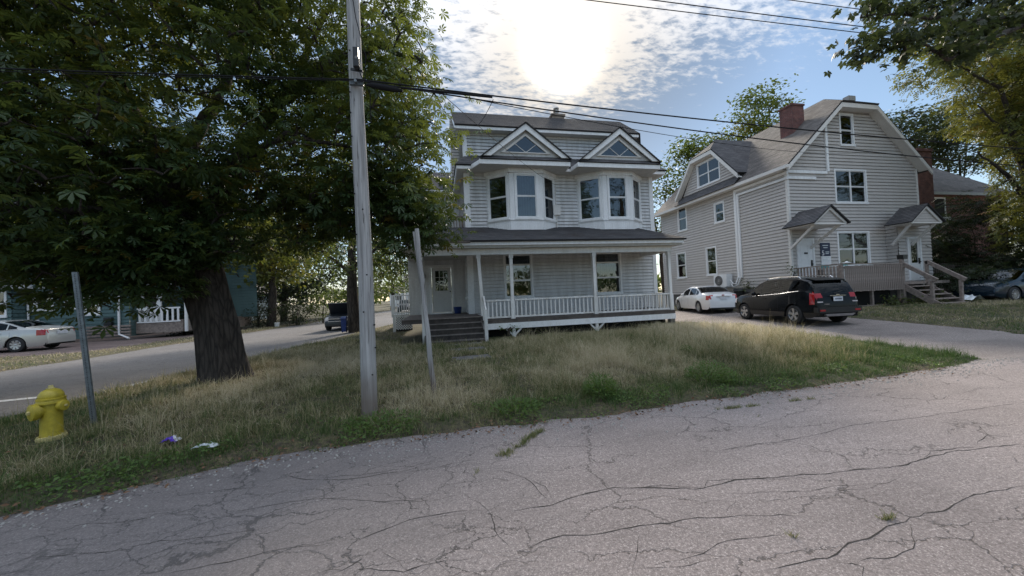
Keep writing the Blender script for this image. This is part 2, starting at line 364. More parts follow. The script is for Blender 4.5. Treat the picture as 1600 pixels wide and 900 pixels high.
    def build(s, name, m, parent=None, smooth=False, local=False, fix=True, label=None, kind=None, angle=40):
        me = bpy.data.meshes.new(name)
        off = Vector((0, 0, 0)) if local else root_off(parent)
        me.from_pydata([(p[0]-off.x, p[1]-off.y, p[2]-off.z) for p in s.v], [], s.f)
        if s.hasuv:
            l = me.uv_layers.new(name='UVMap'); l.data.foreach_set('uv', np.array(s.uv, dtype=np.float32).ravel())
        if fix:
            bm = bmesh.new(); bm.from_mesh(me); bmesh.ops.recalc_face_normals(bm, faces=bm.faces); bm.to_mesh(me); bm.free()
        me.materials.append(M[m] if isinstance(m, str) else m)
        if smooth:
            me.polygons.foreach_set('use_smooth', [True]*len(me.polygons)); me.set_sharp_from_angle(angle=R_(angle))
        o = bpy.data.objects.new(name, me); COL.objects.link(o)
        if parent is not None: o.parent = parent
        if label: o['label'] = label
        if kind: o['kind'] = kind
        return o
def dup(o, parent=None, loc=None):
    c = o.copy(); COL.objects.link(c)
    if parent is not None: c.parent = parent
    if loc is not None: c.location = loc
    return c

def clip(poly, axis, val, keep_ge):
    out = []
    for i in range(len(poly)):
        a = poly[i]; b = poly[(i+1) % len(poly)]
        ia = (a[axis] >= val-1e-9) if keep_ge else (a[axis] <= val+1e-9)
        ib = (b[axis] >= val-1e-9) if keep_ge else (b[axis] <= val+1e-9)
        if ia: out.append(a)
        if ia != ib:
            t = (val-a[axis])/(b[axis]-a[axis]); q = [a[0]+(b[0]-a[0])*t, a[1]+(b[1]-a[1])*t]; out.append(tuple(q))
    return out
def courses(mb, O, U, V, Nn, poly, step, d, holes=(), v_off=0.0, groove=0.0):
    """lapped courses (clapboards, shingles) over a convex 2D polygon in the plane O + u U + v V, bulging along Nn"""
    O = Vector(O); U = Vector(U).normalized(); V = Vector(V).normalized(); Nn = Vector(Nn).normalized()
    vmin = min(p[1] for p in poly); vmax = max(p[1] for p in poly)
    k = math.floor((vmin-v_off)/step)
    brk = sorted({h[2] for h in holes} | {h[3] for h in holes})
    while v_off+k*step < vmax-1e-6:
        c0 = v_off+k*step; c1 = c0+step; k += 1
        if groove and c1-groove > max(c0, vmin)+1e-3 and c1-groove < vmax-1e-3: brk_ = sorted(set(brk) | {c1-groove})
        else: brk_ = brk
        cuts = [max(c0, vmin)]+[b for b in brk_ if max(c0, vmin)+1e-4 < b < min(c1, vmax)-1e-4]+[min(c1, vmax)]
        for a, b in zip(cuts[:-1], cuts[1:]):
            if b-a < 1e-5: continue
            band = clip(clip(poly, 1, a, True), 1, b, False)
            if len(band) < 3: continue
            hs = sorted((h[0], h[1]) for h in holes if h[2] < (a+b)/2 < h[3])
            ivs = []; cur = -1e4
            for h0, h1 in hs: ivs.append((cur, h0)); cur = h1
            ivs.append((cur, 1e4))
            for i0, i1 in ivs:
                pc_ = clip(clip(band, 0, i0, True), 0, i1, False)
                if len(pc_) < 3: continue
                rec = groove and a > c1-groove-1e-5
                def pt(p, rec=rec): return O+U*p[0]+V*p[1]+Nn*((-.03) if rec else d*(1-(p[1]-c0)/step))
                mb.add([pt(p) for p in pc_], [tuple(range(len(pc_)))], [tuple(p) for p in pc_])
                if abs(a-c0) < 1e-6:
                    us = [p[0] for p in pc_ if abs(p[1]-a) < 1e-5]
                    if len(us) >= 2 and max(us)-min(us) > 1e-4:
                        q0 = O+U*min(us)+V*a; q1 = O+U*max(us)+V*a
                        mb.add([q0-Nn*(.03 if groove else .004), q1-Nn*(.03 if groove else .004), q1+Nn*d, q0+Nn*d], [(0, 1, 2, 3)], [(0, 0), (.1, 0), (.1, 0), (0, 0)])
def wallp(parent, O, U, Nn, poly, m='siding', step=0.155, d=0.018, holes=(), name='siding', v_off=0.0):
    mb = MB(); courses(mb, O, U, (0, 0, 1), Nn, poly, step, d, holes, v_off, groove=step*(.12 if m == 'vinyl' else .15))
    return mb.build(name, m, parent, fix=False, kind='stuff')
def roofp(parent, pts, m, thick=0.06, step=0.14, d=0.012, name='roof'):
    """a roof plane from 3D points: first two points are the eave (left to right)"""
    P = [Vector(p) for p in pts]; O = P[0]; U = (P[1]-P[0]).normalized()
    nn = (P[1]-P[0]).cross(P[2]-P[0]).normalized()
    if nn.z < 0: nn = -nn
    V = nn.cross(U).normalized()
    if V.z < 0: V = -V
    poly = [((p-O).dot(U), (p-O).dot(V)) for p in P]
    mb = MB(); courses(mb, O+nn*0.005, U, V, nn, poly, step, d)
    n = len(P); lo = [p-nn*thick for p in P]; vs = P+lo
    mb.add(vs, [tuple(range(n, 2*n))]+[(i, (i+1) % n, n+(i+1) % n, n+i) for i in range(n)])
    return mb.build(name, m, parent, fix=False)
def obox(mb, O, U, Nn, u0, u1, v0, v1, n0, n1):
    """box in wall coordinates"""
    O = Vector(O); U = Vector(U); Nn = Vector(Nn)
    def q(u, v, n): return O+U*u+Vector((0, 0, v))+Nn*n
    mb.add([q(u0, v0, n0), q(u1, v0, n0), q(u1, v0, n1), q(u0, v0, n1), q(u0, v1, n0), q(u1, v1, n0), q(u1, v1, n1), q(u0, v1, n1)],
           [(0, 3, 2, 1), (4, 5, 6, 7), (0, 1, 5, 4), (1, 2, 6, 5), (2, 3, 7, 6), (3, 0, 4, 7)])
def window(parent, O, U, Nn, u0, u1, v0, v1, rails=(0.5,), cols=1, fw=0.09, curtain=None, frame='trim', proud=0.04, depth=0.5, room=True, blind=None):
    """frame, sashes, panes, dark room and curtains of one window; rails = heights of cross bars as fractions"""
    U = Vector(U).normalized(); Nn = Vector(Nn).normalized()
    f = MB()
    obox(f, O, U, Nn, u0-fw, u0, v0-fw, v1+fw, -0.06, proud); obox(f, O, U, Nn, u1, u1+fw, v0-fw, v1+fw, -0.06, proud)
    obox(f, O, U, Nn, u0, u1, v1, v1+fw, -0.06, proud-0.003); obox(f, O, U, Nn, u0-fw-0.02, u1+fw+0.02, v0-fw-0.025, v0-0.003, -0.06, proud+0.03)
    wo = f.build('window', frame, parent)
    s = MB(); b = 0.035
    us = [u0+(u1-u0)*i/cols for i in range(cols+1)]; vs = [v0]+[v0+(v1-v0)*r for r in rails]+[v1]
    for i in range(cols):
        for j in range(len(vs)-1):
            a0, a1, c0, c1 = us[i], us[i+1], vs[j], vs[j+1]; nn = -0.012 if j % 2 else -0.028
            obox(s, O, U, Nn, a0+0.002, a0+b, c0, c1, nn-0.02, nn+0.014); obox(s, O, U, Nn, a1-b, a1-0.002, c0, c1, nn-0.02, nn+0.014)
            obox(s, O, U, Nn, a0+b, a1-b, c0+0.001, c0+b, nn-0.02, nn+0.012); obox(s, O, U, Nn, a0+b, a1-b, c1-b, c1-0.001, nn-0.02, nn+0.012)
            g = MB(); obox(g, O, U, Nn, a0+b, a1-b, c0+b, c1-b, nn-0.006, nn)
            g.build('pane', 'glass', wo)
    for i in range(1, cols): obox(s, O, U, Nn, us[i]-0.04, us[i]+0.04, v0, v1, -0.05, 0.008)
    s.build('sash', frame, wo)
    if room:
        O_ = Vector(O)
        def q(u, v, n): return O_+U*u+Vector((0, 0, v))+Nn*n
        e = 0.02; r = MB(); A = [(u0-e, v0-e), (u1+e, v0-e), (u1+e, v1+e), (u0-e, v1+e)]
        D = [(u0-.15, v0-.15), (u1+.15, v0-.15), (u1+.15, v1+.15), (u0-.15, v1+.15)]
        r.add([q(*p, -0.055) for p in A]+[q(*p, -depth) for p in D], [(4, 5, 6, 7), (0, 1, 5, 4), (1, 2, 6, 5), (2, 3, 7, 6), (3, 0, 4, 7)])
        r.build('room', 'interior', wo, fix=False)
    if curtain:
        O_ = Vector(O); c = MB()
        for (f0, f1, top) in curtain:
            a, bq = u0+(u1-u0)*f0, u0+(u1-u0)*f1; n = max(4, int((bq-a)/0.03)); vv = []; ff = []
            for i in range(n+1):
                u = a+(bq-a)*i/n; dd = -0.12+0.02*math.sin(u*55+rnd.random()*0.8)
                vv += [O_+U*u+Vector((0, 0, v0))+Nn*dd, O_+U*u+Vector((0, 0, v0+(v1-v0)*top))+Nn*dd]
            ff = [(2*i, 2*i+2, 2*i+3, 2*i+1) for i in range(n)]
            c.add(vv, ff)
        c.build('curtain', 'curtain', wo, fix=False)
    if blind:
        bl = MB(); v = v1
        while v > v1-(v1-v0)*blind: obox(bl, O, U, Nn, u0+.03, u1-.03, v-0.045, v-0.012, -0.10, -0.085); v -= 0.045
        bl.build('blind', 'curtain2', wo)
    return wo

def np_mesh(name, V, F, m, parent=None, tint=None, smooth=False, kind=None):
    """V (n,3), F (m,k) same-size faces"""
    me = bpy.data.meshes.new(name); k = F.shape[1]
    me.vertices.add(len(V)); me.vertices.foreach_set('co', V.astype(np.float32).ravel())
    me.loops.add(F.size); me.loops.foreach_set('vertex_index', F.astype(np.int32).ravel())
    me.polygons.add(len(F)); me.polygons.foreach_set('loop_start', np.arange(0, F.size, k, dtype=np.int32))
    me.polygons.foreach_set('loop_total', np.full(len(F), k, dtype=np.int32))
    if smooth: me.polygons.foreach_set('use_smooth', np.ones(len(F), dtype=bool))
    if tint is not None:
        a = me.attributes.new('tint', 'FLOAT', 'POINT'); a.data.foreach_set('value', tint.astype(np.float32))
    me.update(calc_edges=True); me.validate()
    me.materials.append(M[m] if isinstance(m, str) else m)
    o = bpy.data.objects.new(name, me); COL.objects.link(o)
    if parent is not None: o.parent = parent
    if kind: o['kind'] = kind
    return o
def rotmats(yaw, pitch, roll):
    cy, sy, cp, sp, cr, sr = np.cos(yaw), np.sin(yaw), np.cos(pitch), np.sin(pitch), np.cos(roll), np.sin(roll)
    Rm = np.empty((len(yaw), 3, 3))
    Rm[:, 0, 0] = cy*cp; Rm[:, 0, 1] = cy*sp*sr-sy*cr; Rm[:, 0, 2] = cy*sp*cr+sy*sr
    Rm[:, 1, 0] = sy*cp; Rm[:, 1, 1] = sy*sp*sr+cy*cr; Rm[:, 1, 2] = sy*sp*cr-cy*sr
    Rm[:, 2, 0] = -sp; Rm[:, 2, 1] = cp*sr; Rm[:, 2, 2] = cp*cr
    return Rm
def scatter(tV, tF, pos, yaw, pitch, roll, sc):
    Rm = rotmats(yaw, pitch, roll); n = len(pos)
    V = np.einsum('nij,vj->nvi', Rm, tV)*sc[:, None, None]+pos[:, None, :]
    F = (tF[None]+(np.arange(n)*len(tV))[:, None, None])
    return V.reshape(-1, 3), F.reshape(-1, tF.shape[1])

# ================================================================ GROUND
def sst(a, b, x):
    t = np.clip((np.asarray(x, float)-a)/(b-a), 0, 1); return t*t*(3-2*t)
def hbase(x, y): return 0.5*sst(4.5, 13, y)*sst(5, 24, x)
EDGE = [(-60, 3.9), (-9.0, 3.6), (-6.9, 3.3), (-5.2, 3.35), (-3.58, 3.78), (-2.79, 4.05), (-1.75, 4.43), (.52, 4.53), (1.85, 4.45), (3.36, 4.58), (6.09, 4.68), (8.6, 4.85), (10.3, 5.1), (80, 5.5)]
EX, EY = [e[0] for e in EDGE], [e[1] for e in EDGE]
def street_near(y): return np.where(y < 30, -6.75+0.205*(y-9), -6.75+0.205*21+0.11*(y-30))
def street_far(y): return -12.7+0.11*(y-14)
def lawn_sd(x, y):
    """signed distance (about) into grassed ground, >0 on grass"""
    x = np.asarray(x, float); y = np.asarray(y, float)
    front = y-np.interp(x, EX, EY)
    left = (x-street_near(y))*0.98
    rl = (x-6.9-0.0*y)
    drive_l = 10.55+0.16*(y-5.2)          # left edge of the driveway
    drive_l = np.where(y > 12, 10.9+0.45*(y-12)*0, drive_l)
    own = np.minimum(np.minimum(front, left), drive_l-x)
    own = np.where((y < 9.0) & (x < -5), np.minimum(own, np.minimum(x+7.0+np.maximum(0, 5.0-y)*-0.6, front)), own)
    rdr = 15.0+0.02*(y-6)
    right = np.minimum(np.minimum(x-rdr, y-6.6-0.02*(x-15)), 100)
    back = np.minimum(y-19.5, x-10.5)
    farl = np.minimum(street_far(y)-x, 100)
    apron = np.minimum(y-18.0, 31-y)       # parking apron of the green house
    verge = np.where(farl < 1.9+0.05*y*0, farl, farl)
    farl2 = np.where((farl > 2.3) & (apron > 0) & (x > -40), -np.minimum(farl-2.3, apron), farl)
    farl2 = np.minimum(farl2, y-3.6)
    return np.maximum.reduce([own, right, back, farl2])
def n2(x, y, s, o=0.0): return mnoise.noise((x*s+o, y*s-o, o*0.37))
def lawn_h(x, y):
    x = np.asarray(x, float); y = np.asarray(y, float)
    sd = lawn_sd(x, y)
    return hbase(x, y)-0.03+0.075*sst(-0.12, 0.35, sd)+0.10*sst(0.3, 2.2, sd)*sst(4, 7, y)*(1-sst(10.5, 13, y)*(x > -3)*(x < 8))*(x > -9)*(1-.8*sst(8.5, 11, x))
def hz(x, y): return float(lawn_h(x, y))

def grid(name, xs, ys, zf, m, kind='structure', sub=0.0):
    X, Y = np.meshgrid(xs, ys); Z = zf(X, Y)
    if sub:
        nz = np.array([n2(a, b, 2.3, 3.1)*0.6+n2(a, b, 7.0, 9.0)*0.4 for a, b in zip(X.ravel(), Y.ravel())]).reshape(X.shape)
        Z = Z+nz*sub
    nx, ny = len(xs), len(ys); V = np.stack([X.ravel(), Y.ravel(), Z.ravel()], 1)
    i = np.arange(nx-1)[None]+np.arange(ny-1)[:, None]*nx
    F = np.stack([i, i+1, i+nx+1, i+nx], -1).reshape(-1, 4)
    o = np_mesh(name, V, F, m, smooth=True); o['kind'] = kind
    return o

def groundmat():
    m = bpy.data.materials.new('lawn_soil'); m.use_nodes = True; nt = m.node_tree; nt.nodes.clear(); N = NT(nt)
    tc = N('ShaderNodeTexCoord').outputs['Object']
    a = N('ShaderNodeTexNoise', {'Vector': tc, 'Scale': 0.55, 'Detail': 5.0, 'Roughness': 0.6}).outputs['Fac']
    b = N('ShaderNodeTexNoise', {'Vector': tc, 'Scale': 14.0, 'Detail': 6.0, 'Roughness': 0.75}).outputs['Fac']
    c = mixc(N, N('ShaderNodeMapRange', {0: a, 1: 0.4, 2: 0.6}).outputs[0], (0.075, 0.085, 0.03), (0.16, 0.13, 0.065))
    c = mixc(N, N('ShaderNodeMapRange', {0: b, 1: 0.4, 2: 0.65}).outputs[0], (0.045, 0.035, 0.025), c)
    bp = N('ShaderNodeBump', {'Height': b, 'Strength': 0.8, 'Distance': 0.04}).outputs[0]
    p = N('ShaderNodeBsdfPrincipled', {'Base Color': c, 'Roughness': 0.95, 'Normal': bp})
    nt.links.new(p.outputs[0], N('ShaderNodeOutputMaterial').inputs[0]); return m
M['soil'] = groundmat()
def asphalt(name, tones, cracks=1.0, left_dark=False, pink=(0.36, 0.30, 0.28)):
    m = bpy.data.materials.new(name); m.use_nodes = True; nt = m.node_tree; nt.nodes.clear(); N = NT(nt)
    tc = N('ShaderNodeTexCoord').outputs['Object']; sep = N('ShaderNodeSeparateXYZ', {0: tc})
    st = N('ShaderNodeTexVoronoi', {'Vector': tc, 'Scale': 160.0}, feature='F1')
    agg = N('ShaderNodeSeparateColor', {0: st.outputs['Color']}).outputs[0]
    st2 = N('ShaderNodeTexVoronoi', {'Vector': tc, 'Scale': 260.0}, feature='F1')
    agg2 = N('ShaderNodeSeparateColor', {0: st2.outputs['Color']}).outputs[1]
    c = mixc(N, agg, tones[0], tones[1])
    c = mixc(N, N('ShaderNodeMapRange', {0: agg, 1: 0.86, 2: 0.93}).outputs[0], c, tones[2])
    c = mixc(N, mth(N, 'MULTIPLY', agg2, 0.35), c, pink)
    lg = N('ShaderNodeTexNoise', {'Vector': N('ShaderNodeMapping', {'Vector': tc, 'Scale': (0.35, 0.8, 1)}).outputs[0], 'Scale': 1.0, 'Detail': 6.0, 'Roughness': 0.6}).outputs['Fac']
    c = N('ShaderNodeVectorMath', {0: c, 'Scale': N('ShaderNodeMapRange', {0: lg, 1: 0.3, 2: 0.7, 3: 0.68, 4: 1.16}).outputs[0]}, operation='SCALE').outputs[0]
    gn = N('ShaderNodeTexNoise', {'Vector': tc, 'Scale': 48.0, 'Detail': 5.0, 'Roughness': 0.8}).outputs['Fac']
    c = N('ShaderNodeVectorMath', {0: c, 'Scale': N('ShaderNodeMapRange', {0: gn, 1: 0.3, 2: 0.7, 3: 0.55, 4: 1.45}).outputs[0]}, operation='SCALE').outputs[0]
    h = mth(N, 'ADD', mth(N, 'MULTIPLY', agg, 0.25), mth(N, 'MULTIPLY', gn, 0.6))
    if cracks:
        wn = N('ShaderNodeTexNoise', {'Vector': tc, 'Scale': 2.6, 'Detail': 5.0, 'Roughness': 0.65}).outputs['Color']
        wv = N('ShaderNodeVectorMath', {0: tc, 1: N('ShaderNodeVectorMath', {0: wn, 'Scale': 0.42}, operation='SCALE').outputs[0]}, operation='ADD').outputs[0]
        v1 = N('ShaderNodeTexVoronoi', {'Vector': N('ShaderNodeMapping', {'Vector': wv, 'Rotation': (0, 0, R_(-6)), 'Scale': (1.25, 2.6, 1)}).outputs[0], 'Scale': 1.0}, feature='DISTANCE_TO_EDGE').outputs['Distance']
        v2 = N('ShaderNodeTexVoronoi', {'Vector': N('ShaderNodeMapping', {'Vector': wv, 'Scale': (0.8, 1.7, 1), 'Rotation': (0, 0, R_(10))}).outputs[0], 'Scale': 1.0}, feature='DISTANCE_TO_EDGE').outputs['Distance']
        wd = N('ShaderNodeTexNoise', {'Vector': tc, 'Scale': 1.1, 'Detail': 4.0}).outputs['Fac']
        # the broken, alligatored band lies along the near verge and the corner
        band = N('ShaderNodeMapRange', {0: mth(N, 'ADD', sep.outputs[0], mth(N, 'MULTIPLY', wd, 2.4)), 1: 0.1, 2: 2.4, 3: 1.0, 4: 0.0}).outputs[0]
        wd1 = mth(N, 'MULTIPLY', mth(N, 'MULTIPLY', band, N('ShaderNodeMapRange', {0: wd, 1: 0.38, 2: 0.62, 3: 0.004, 4: 0.020}).outputs[0]), cracks)
        k1 = mth(N, 'SUBTRACT', 1.0, N('ShaderNodeMapRange', {0: v1, 1: mth(N, 'MULTIPLY', wd1, 0.35), 2: mth(N, 'ADD', wd1, 0.0005)}).outputs[0])
        k2 = mth(N, 'SUBTRACT', 1.0, N('ShaderNodeMapRange', {0: v2, 1: 0.002*cracks, 2: 0.010*cracks}).outputs[0])
        k2 = mth(N, 'MULTIPLY', k2, N('ShaderNodeMapRange', {0: wd, 1: 0.40, 2: 0.50, 3: 0.0, 4: 0.75}).outputs[0])
        v3 = N('ShaderNodeTexVoronoi', {'Vector': N('ShaderNodeMapping', {'Vector': wv, 'Scale': (3.1, 5.2, 1), 'Rotation': (0, 0, R_(-14))}).outputs[0], 'Scale': 1.0}, feature='DISTANCE_TO_EDGE').outputs['Distance']
        k3 = mth(N, 'SUBTRACT', 1.0, N('ShaderNodeMapRange', {0: v3, 1: 0.004, 2: 0.030}).outputs[0])
        k3 = mth(N, 'MULTIPLY', k3, mth(N, 'MULTIPLY', mth(N, 'ADD', mth(N, 'MULTIPLY', band, 0.7), 0.4), N('ShaderNodeMapRange', {0: lg, 1: 0.45, 2: 0.6, 3: 0.0, 4: 0.75}).outputs[0]))
        k = mth(N, 'MAXIMUM', k3, mth(N, 'MAXIMUM', k1, k2), clamp=True)
        c = mixc(N, mth(N, 'MULTIPLY', k, 0.82), c, (0.035, 0.03, 0.027))
        # darker grey mixed over the worn band
        c = mixc(N, mth(N, 'MULTIPLY', band, 0.5), c, (0.13, 0.123, 0.122))
        h = mth(N, 'SUBTRACT', h, mth(N, 'MULTIPLY', k, 1.2))
    bp = N('ShaderNodeBump', {'Height': h, 'Strength': 0.55, 'Distance': 0.012}).outputs[0]
    p = N('ShaderNodeBsdfPrincipled', {'Base Color': c, 'Roughness': 0.9, 'Normal': bp, 'Specular IOR Level': 0.3})
    nt.links.new(p.outputs[0], N('ShaderNodeOutputMaterial').inputs[0]); return m
M['asph'] = asphalt('pink_asphalt', ((0.175, 0.150, 0.144), (0.29, 0.25, 0.24), (0.42, 0.375, 0.36)))
M['asph2'] = asphalt('side_asphalt', ((0.15, 0.145, 0.145), (0.24, 0.235, 0.235), (0.36, 0.35, 0.35)), 0.8, pink=(0.26, 0.24, 0.24))
M['gravel'] = asphalt('gravel_mix', ((0.12, 0.10, 0.09), (0.27, 0.235, 0.215), (0.45, 0.42, 0.4)), 0)
M['redgravel'] = asphalt('reddish_gravel', ((0.12, 0.085, 0.075), (0.22, 0.165, 0.15), (0.32, 0.28, 0.26)), 0, pink=(0.22, 0.14, 0.12))

# one ground sheet to the horizon, fine near the camera
xs = np.unique(np.concatenate([np.linspace(-600, -45, 14), np.linspace(-45, -9, 60), np.linspace(-9, 13, 300), np.linspace(13, 45, 80), np.linspace(45, 600, 14)]))
ys = np.unique(np.concatenate([np.linspace(-300, -12, 8), np.linspace(-12, 2.8, 12), np.linspace(2.8, 9, 120), np.linspace(9, 22, 110), np.linspace(22, 80, 60), np.linspace(80, 900, 16)]))
grid('ground', xs, ys, lambda X, Y: lawn_h(X, Y)+(-0.02*(lawn_sd(X, Y) < -0.12)), 'soil', sub=0.022)
# road sheets a few mm above the bare ground; the turf bulges over their edges
grid('road', np.linspace(-70, 90, 200), np.linspace(-9, 6.9, 40), lambda X, Y: hbase(X, Y)*0.9-0.004+0*X, 'asph')
yy = np.linspace(2.9, 130, 120)
def strip(name, y, xa, xb, zf, m):
    V = []; n = 12
    for q in y:
        a, b = float(xa(q)), float(xb(q))
        for i in range(n+1):
            x = a+(b-a)*i/n; V.append((x, q, zf(x, q)))
    V = np.array(V); k = n+1
    i = np.arange(n)[None]+np.arange(len(y)-1)[:, None]*k
    F = np.stack([i, i+1, i+k+1, i+k], -1).reshape(-1, 4)
    o = np_mesh(name, V, F, m, smooth=True); o['kind'] = 'structure'; return o
strip('side_street', yy, lambda q: street_far(q)-0.35, lambda q: street_near(q)+0.35, lambda x, y: 0.004, 'asph2')
strip('driveway', np.linspace(5.0, 21, 60), lambda q: 10.2 if q < 12 else 10.6, lambda q: 16.0, lambda x, y: float(hbase(x, y))-0.003+0.0+(0.02 if y > 6.9 else 0), 'gravel')
strip('parking_apron', np.linspace(17.7, 31.5, 30), lambda q: -46.0, lambda q: street_far(q)-2.0, lambda x, y: -0.008, 'redgravel')

# painted stop line and concrete patch in the side street
m_ = MB(); m_.add([(-9.6, 8.60, .009), (-7.55, 8.98, .009), (-7.6, 9.16, .009), (-9.7, 8.80, .009)], [(0, 1, 2, 3)])
M['roadpaint'] = mat('worn_road_paint', (0.62, 0.62, 0.62), 0.8, var=0.25, vscale=12)
tag(m_.build('stop_line', 'roadpaint'), kind='structure')
m_ = MB(); m_.hexa([(-6.75, 9.15, .0), (-6.25, 9.3, .0), (-6.05, 10.1, .0), (-6.45, 10.2, .0)], [(-6.74, 9.17, .05), (-6.26, 9.31, .05), (-6.07, 10.08, .06), (-6.45, 10.17, .06)])
M['palecon'] = mat('pale_concrete', (0.45, 0.44, 0.43), 0.85, var=0.2)
tag(m_.build('concrete_apron', 'palecon'), kind='structure')

# front walk: three old slabs sunk in the grass
for k, (x0, x1, y0, y1) in enumerate(((0.12, 1.42, 11.55, 12.45), (0.16, 1.3, 10.1, 10.85), (0.2, 1.25, 8.75, 9.35))):
    s = MB(); z = hz((x0+x1)/2, (y0+y1)/2)
    s.hexa([(x0, y0, z-.05), (x1, y0+.05, z-.05), (x1-.04, y1, z-.05), (x0+.03, y1-.04, z-.05)], [(x0+.02, y0+.02, z+.005), (x1-.02, y0+.06, z+.015), (x1-.06, y1-.02, z+.01), (x0+.04, y1-.05, z+.0)])
    tag(s.build('path_slab', 'stone'), kind='structure')

# long cracks, traced as narrow dark grooves lying in the asphalt
def pix(u, v, z=0.0):
    d = cam.matrix_world.to_3x3() @ Vector(((u-800)/565., -(v-450)/565., -1.)); t = (z-1.65)/d.z
    return (d.x*t, d.y*t)
CR = [
 ([(800,797),(860,786),(920,771),(960,763),(1010,764),(1100,765),(1150,751),(1220,750),(1260,744),(1330,737),(1390,731),(1440,718),(1500,704),(1540,700),(1600,692)], 1.5),
 ([(970,764),(1030,758),(1100,762),(1108,752),(1170,748),(1230,750)], .8),([(1440,718),(1455,704),(1500,700),(1540,700)], .9),
 ([(800,866),(850,847),(900,838),(940,834),(1000,820),(1060,813),(1140,805),(1200,802),(1255,803)], 1.0),([(1146,770),(1152,785),(1136,803)], .7),([(1152,782),(1182,803)], .5),
 ([(1200,892),(1260,876),(1290,869),(1330,850),(1380,829),(1420,807),(1500,785),(1550,768),(1600,757)], 1.1),
 ([(1110,707),(1200,692),(1260,681),(1300,670),(1340,663),(1400,656),(1440,650),(1460,646),(1520,640),(1600,629)], .8),
 ([(1455,647),(1480,655),(1530,665),(1540,678),(1530,690),(1536,700)], .9),([(1536,678),(1565,681),(1600,684)], 1.2),
 ([(1290,873),(1325,880),(1341,883),(1338,900)], .9),([(1341,880),(1365,874),(1400,870),(1425,855),(1420,835),(1424,820)], .8),
 ([(535,842),(560,841),(600,825),(640,812),(700,805),(770,795)], 1.0),([(255,897),(330,882),(380,872),(440,855),(500,850),(540,840)], .9),
 ([(470,900),(515,885),(535,888),(560,870),(575,858)], .8),([(540,898),(560,890),(630,895),(660,885),(700,872),(745,868)], 1.0),([(590,862),(615,880),(632,897)], .7),
 ([(350,798),(420,790),(500,780),(600,785),(680,783),(720,770)], .7),([(440,740),(480,748),(530,748),(600,738),(640,733),(700,718)], 1.0),
 ([(720,770),(745,785),(765,800),(768,830),(790,860)], .7),([(775,735),(796,739),(818,746),(837,758),(862,785)], .9),([(500,745),(560,742),(640,730),(655,724),(700,714)], .8),
 ([(600,742),(680,727),(735,718),(780,716)], .6),([(955,818),(998,834),(995,860),(985,900)], .5),([(820,745),(850,760),(864,787)], .7),
 ([(1200,895),(1230,900),(1250,899)], .6),([(1140,772),(1220,768),(1290,760),(1380,752)], .5),([(1020,880),(1080,868),(1140,845),(1230,828)], .7),([(990,890),(1060,885),(1130,870)], .5),
 ([(1278,772),(1330,768),(1370,762),(1410,748)], .5),([(1165,625),(1230,621),(1330,613),(1400,605)], .5),([(1440,630),(1500,632),(1600,640)], .6),([(180,860),(250,845),(330,838),(420,820)], .6),
 ([(60,830),(140,818),(220,812),(300,795)], .5),([(0,880),(80,868),(150,862),(230,850)], .6),([(250,780),(300,770),(350,765),(420,760)], .5)]
mb = MB(); r2 = random.Random(3)
for pts, wd in CR:
    P = [pix(*p) for p in pts]; Q = []
    for a, b in zip(P[:-1], P[1:]):
        L = math.hypot(b[0]-a[0], b[1]-a[1]); n = max(2, int(L/0.07))
        for i in range(n):
            t = i/n; Q.append((a[0]+(b[0]-a[0])*t, a[1]+(b[1]-a[1])*t))
    Q.append(P[-1]); vs = []; off = 0
    for i, q in enumerate(Q):
        a = Q[max(i-1, 0)]; b = Q[min(i+1, len(Q)-1)]; dx, dy = b[0]-a[0], b[1]-a[1]; L = math.hypot(dx, dy) or 1
        off = off*0.86+r2.uniform(-.016, .016); e = min(1, i/4+0.15, (len(Q)-1-i)/4+0.15)
        hw = (0.0014+0.0042*r2.random()**1.5)*wd*e
        nx, ny = -dy/L, dx/L; z = float(hbase(q[0], q[1]))*0.9-0.0025
        vs += [(q[0]+nx*(off+hw), q[1]+ny*(off+hw), z), (q[0]+nx*(off-hw), q[1]+ny*(off-hw), z)]
    mb.add(vs, [(2*i, 2*i+1, 2*i+3, 2*i+2) for i in range(len(Q)-1)])
M['crack'] = mat('crack_dirt', (0.03, 0.026, 0.023), 1.0, var=0.4, vscale=30)
tag(mb.build('road_crack', 'crack', fix=False), kind='stuff')

# ================================================================ WHITE HOUSE
X0, X1, YF = 1.30, 10.35, 15.8
H = thing('white_house', (5.8, 18, 0), 'large white clapboard house with twin bay windows above a full front porch', 'house')
# ---- walls
FR = (1, 0, 0); NF = (0, -1, 0)
holes1 = [(2.95, 4.12, 1.58, 3.44), (7.27, 8.46, 1.58, 3.44)]
wallp(H, (0, YF, 0), FR, NF, [(X0, .55), (X1, .55), (X1, 7.12), (X0, 7.12)], holes=holes1, d=0.04)
M['fwall'] = M['found']
f = MB(); f.box(X0+.03, X1-.03, YF+.02, YF+.3, -.3, .56); f.box(X0, X0+.3, YF+.3, 24, -.3, .56); f.box(X1-.3, X1, YF+.3, 24, -.3, .56); f.build('foundation', 'found', H)
LU = (0, -1, 0); NL = (-1, 0, 0)     # left side walls: u runs towards the camera
wallp(H, (X0, 0, 0), LU, NL, [(-24, 7.1), (-YF, 7.1), (-YF, 4.3), (-24, 4.3)], d=0.036)
wallp(H, (X0, 0, 0), LU, NL, [(-17.5, 4.3), (-YF, 4.3), (-YF, .8), (-17.5, .8)], holes=[(-17.05, -16.45, 1.65, 3.3)], d=0.036)
window(H, (X0, 0, 0), LU, NL, -17.05, -16.45, 1.65, 3.3, fw=.09)
wallp(H, (X1, 0, 0), (0, 1, 0), (1, 0, 0), [(YF, .5), (24, .5), (24, 7.12), (YF, 7.12)])
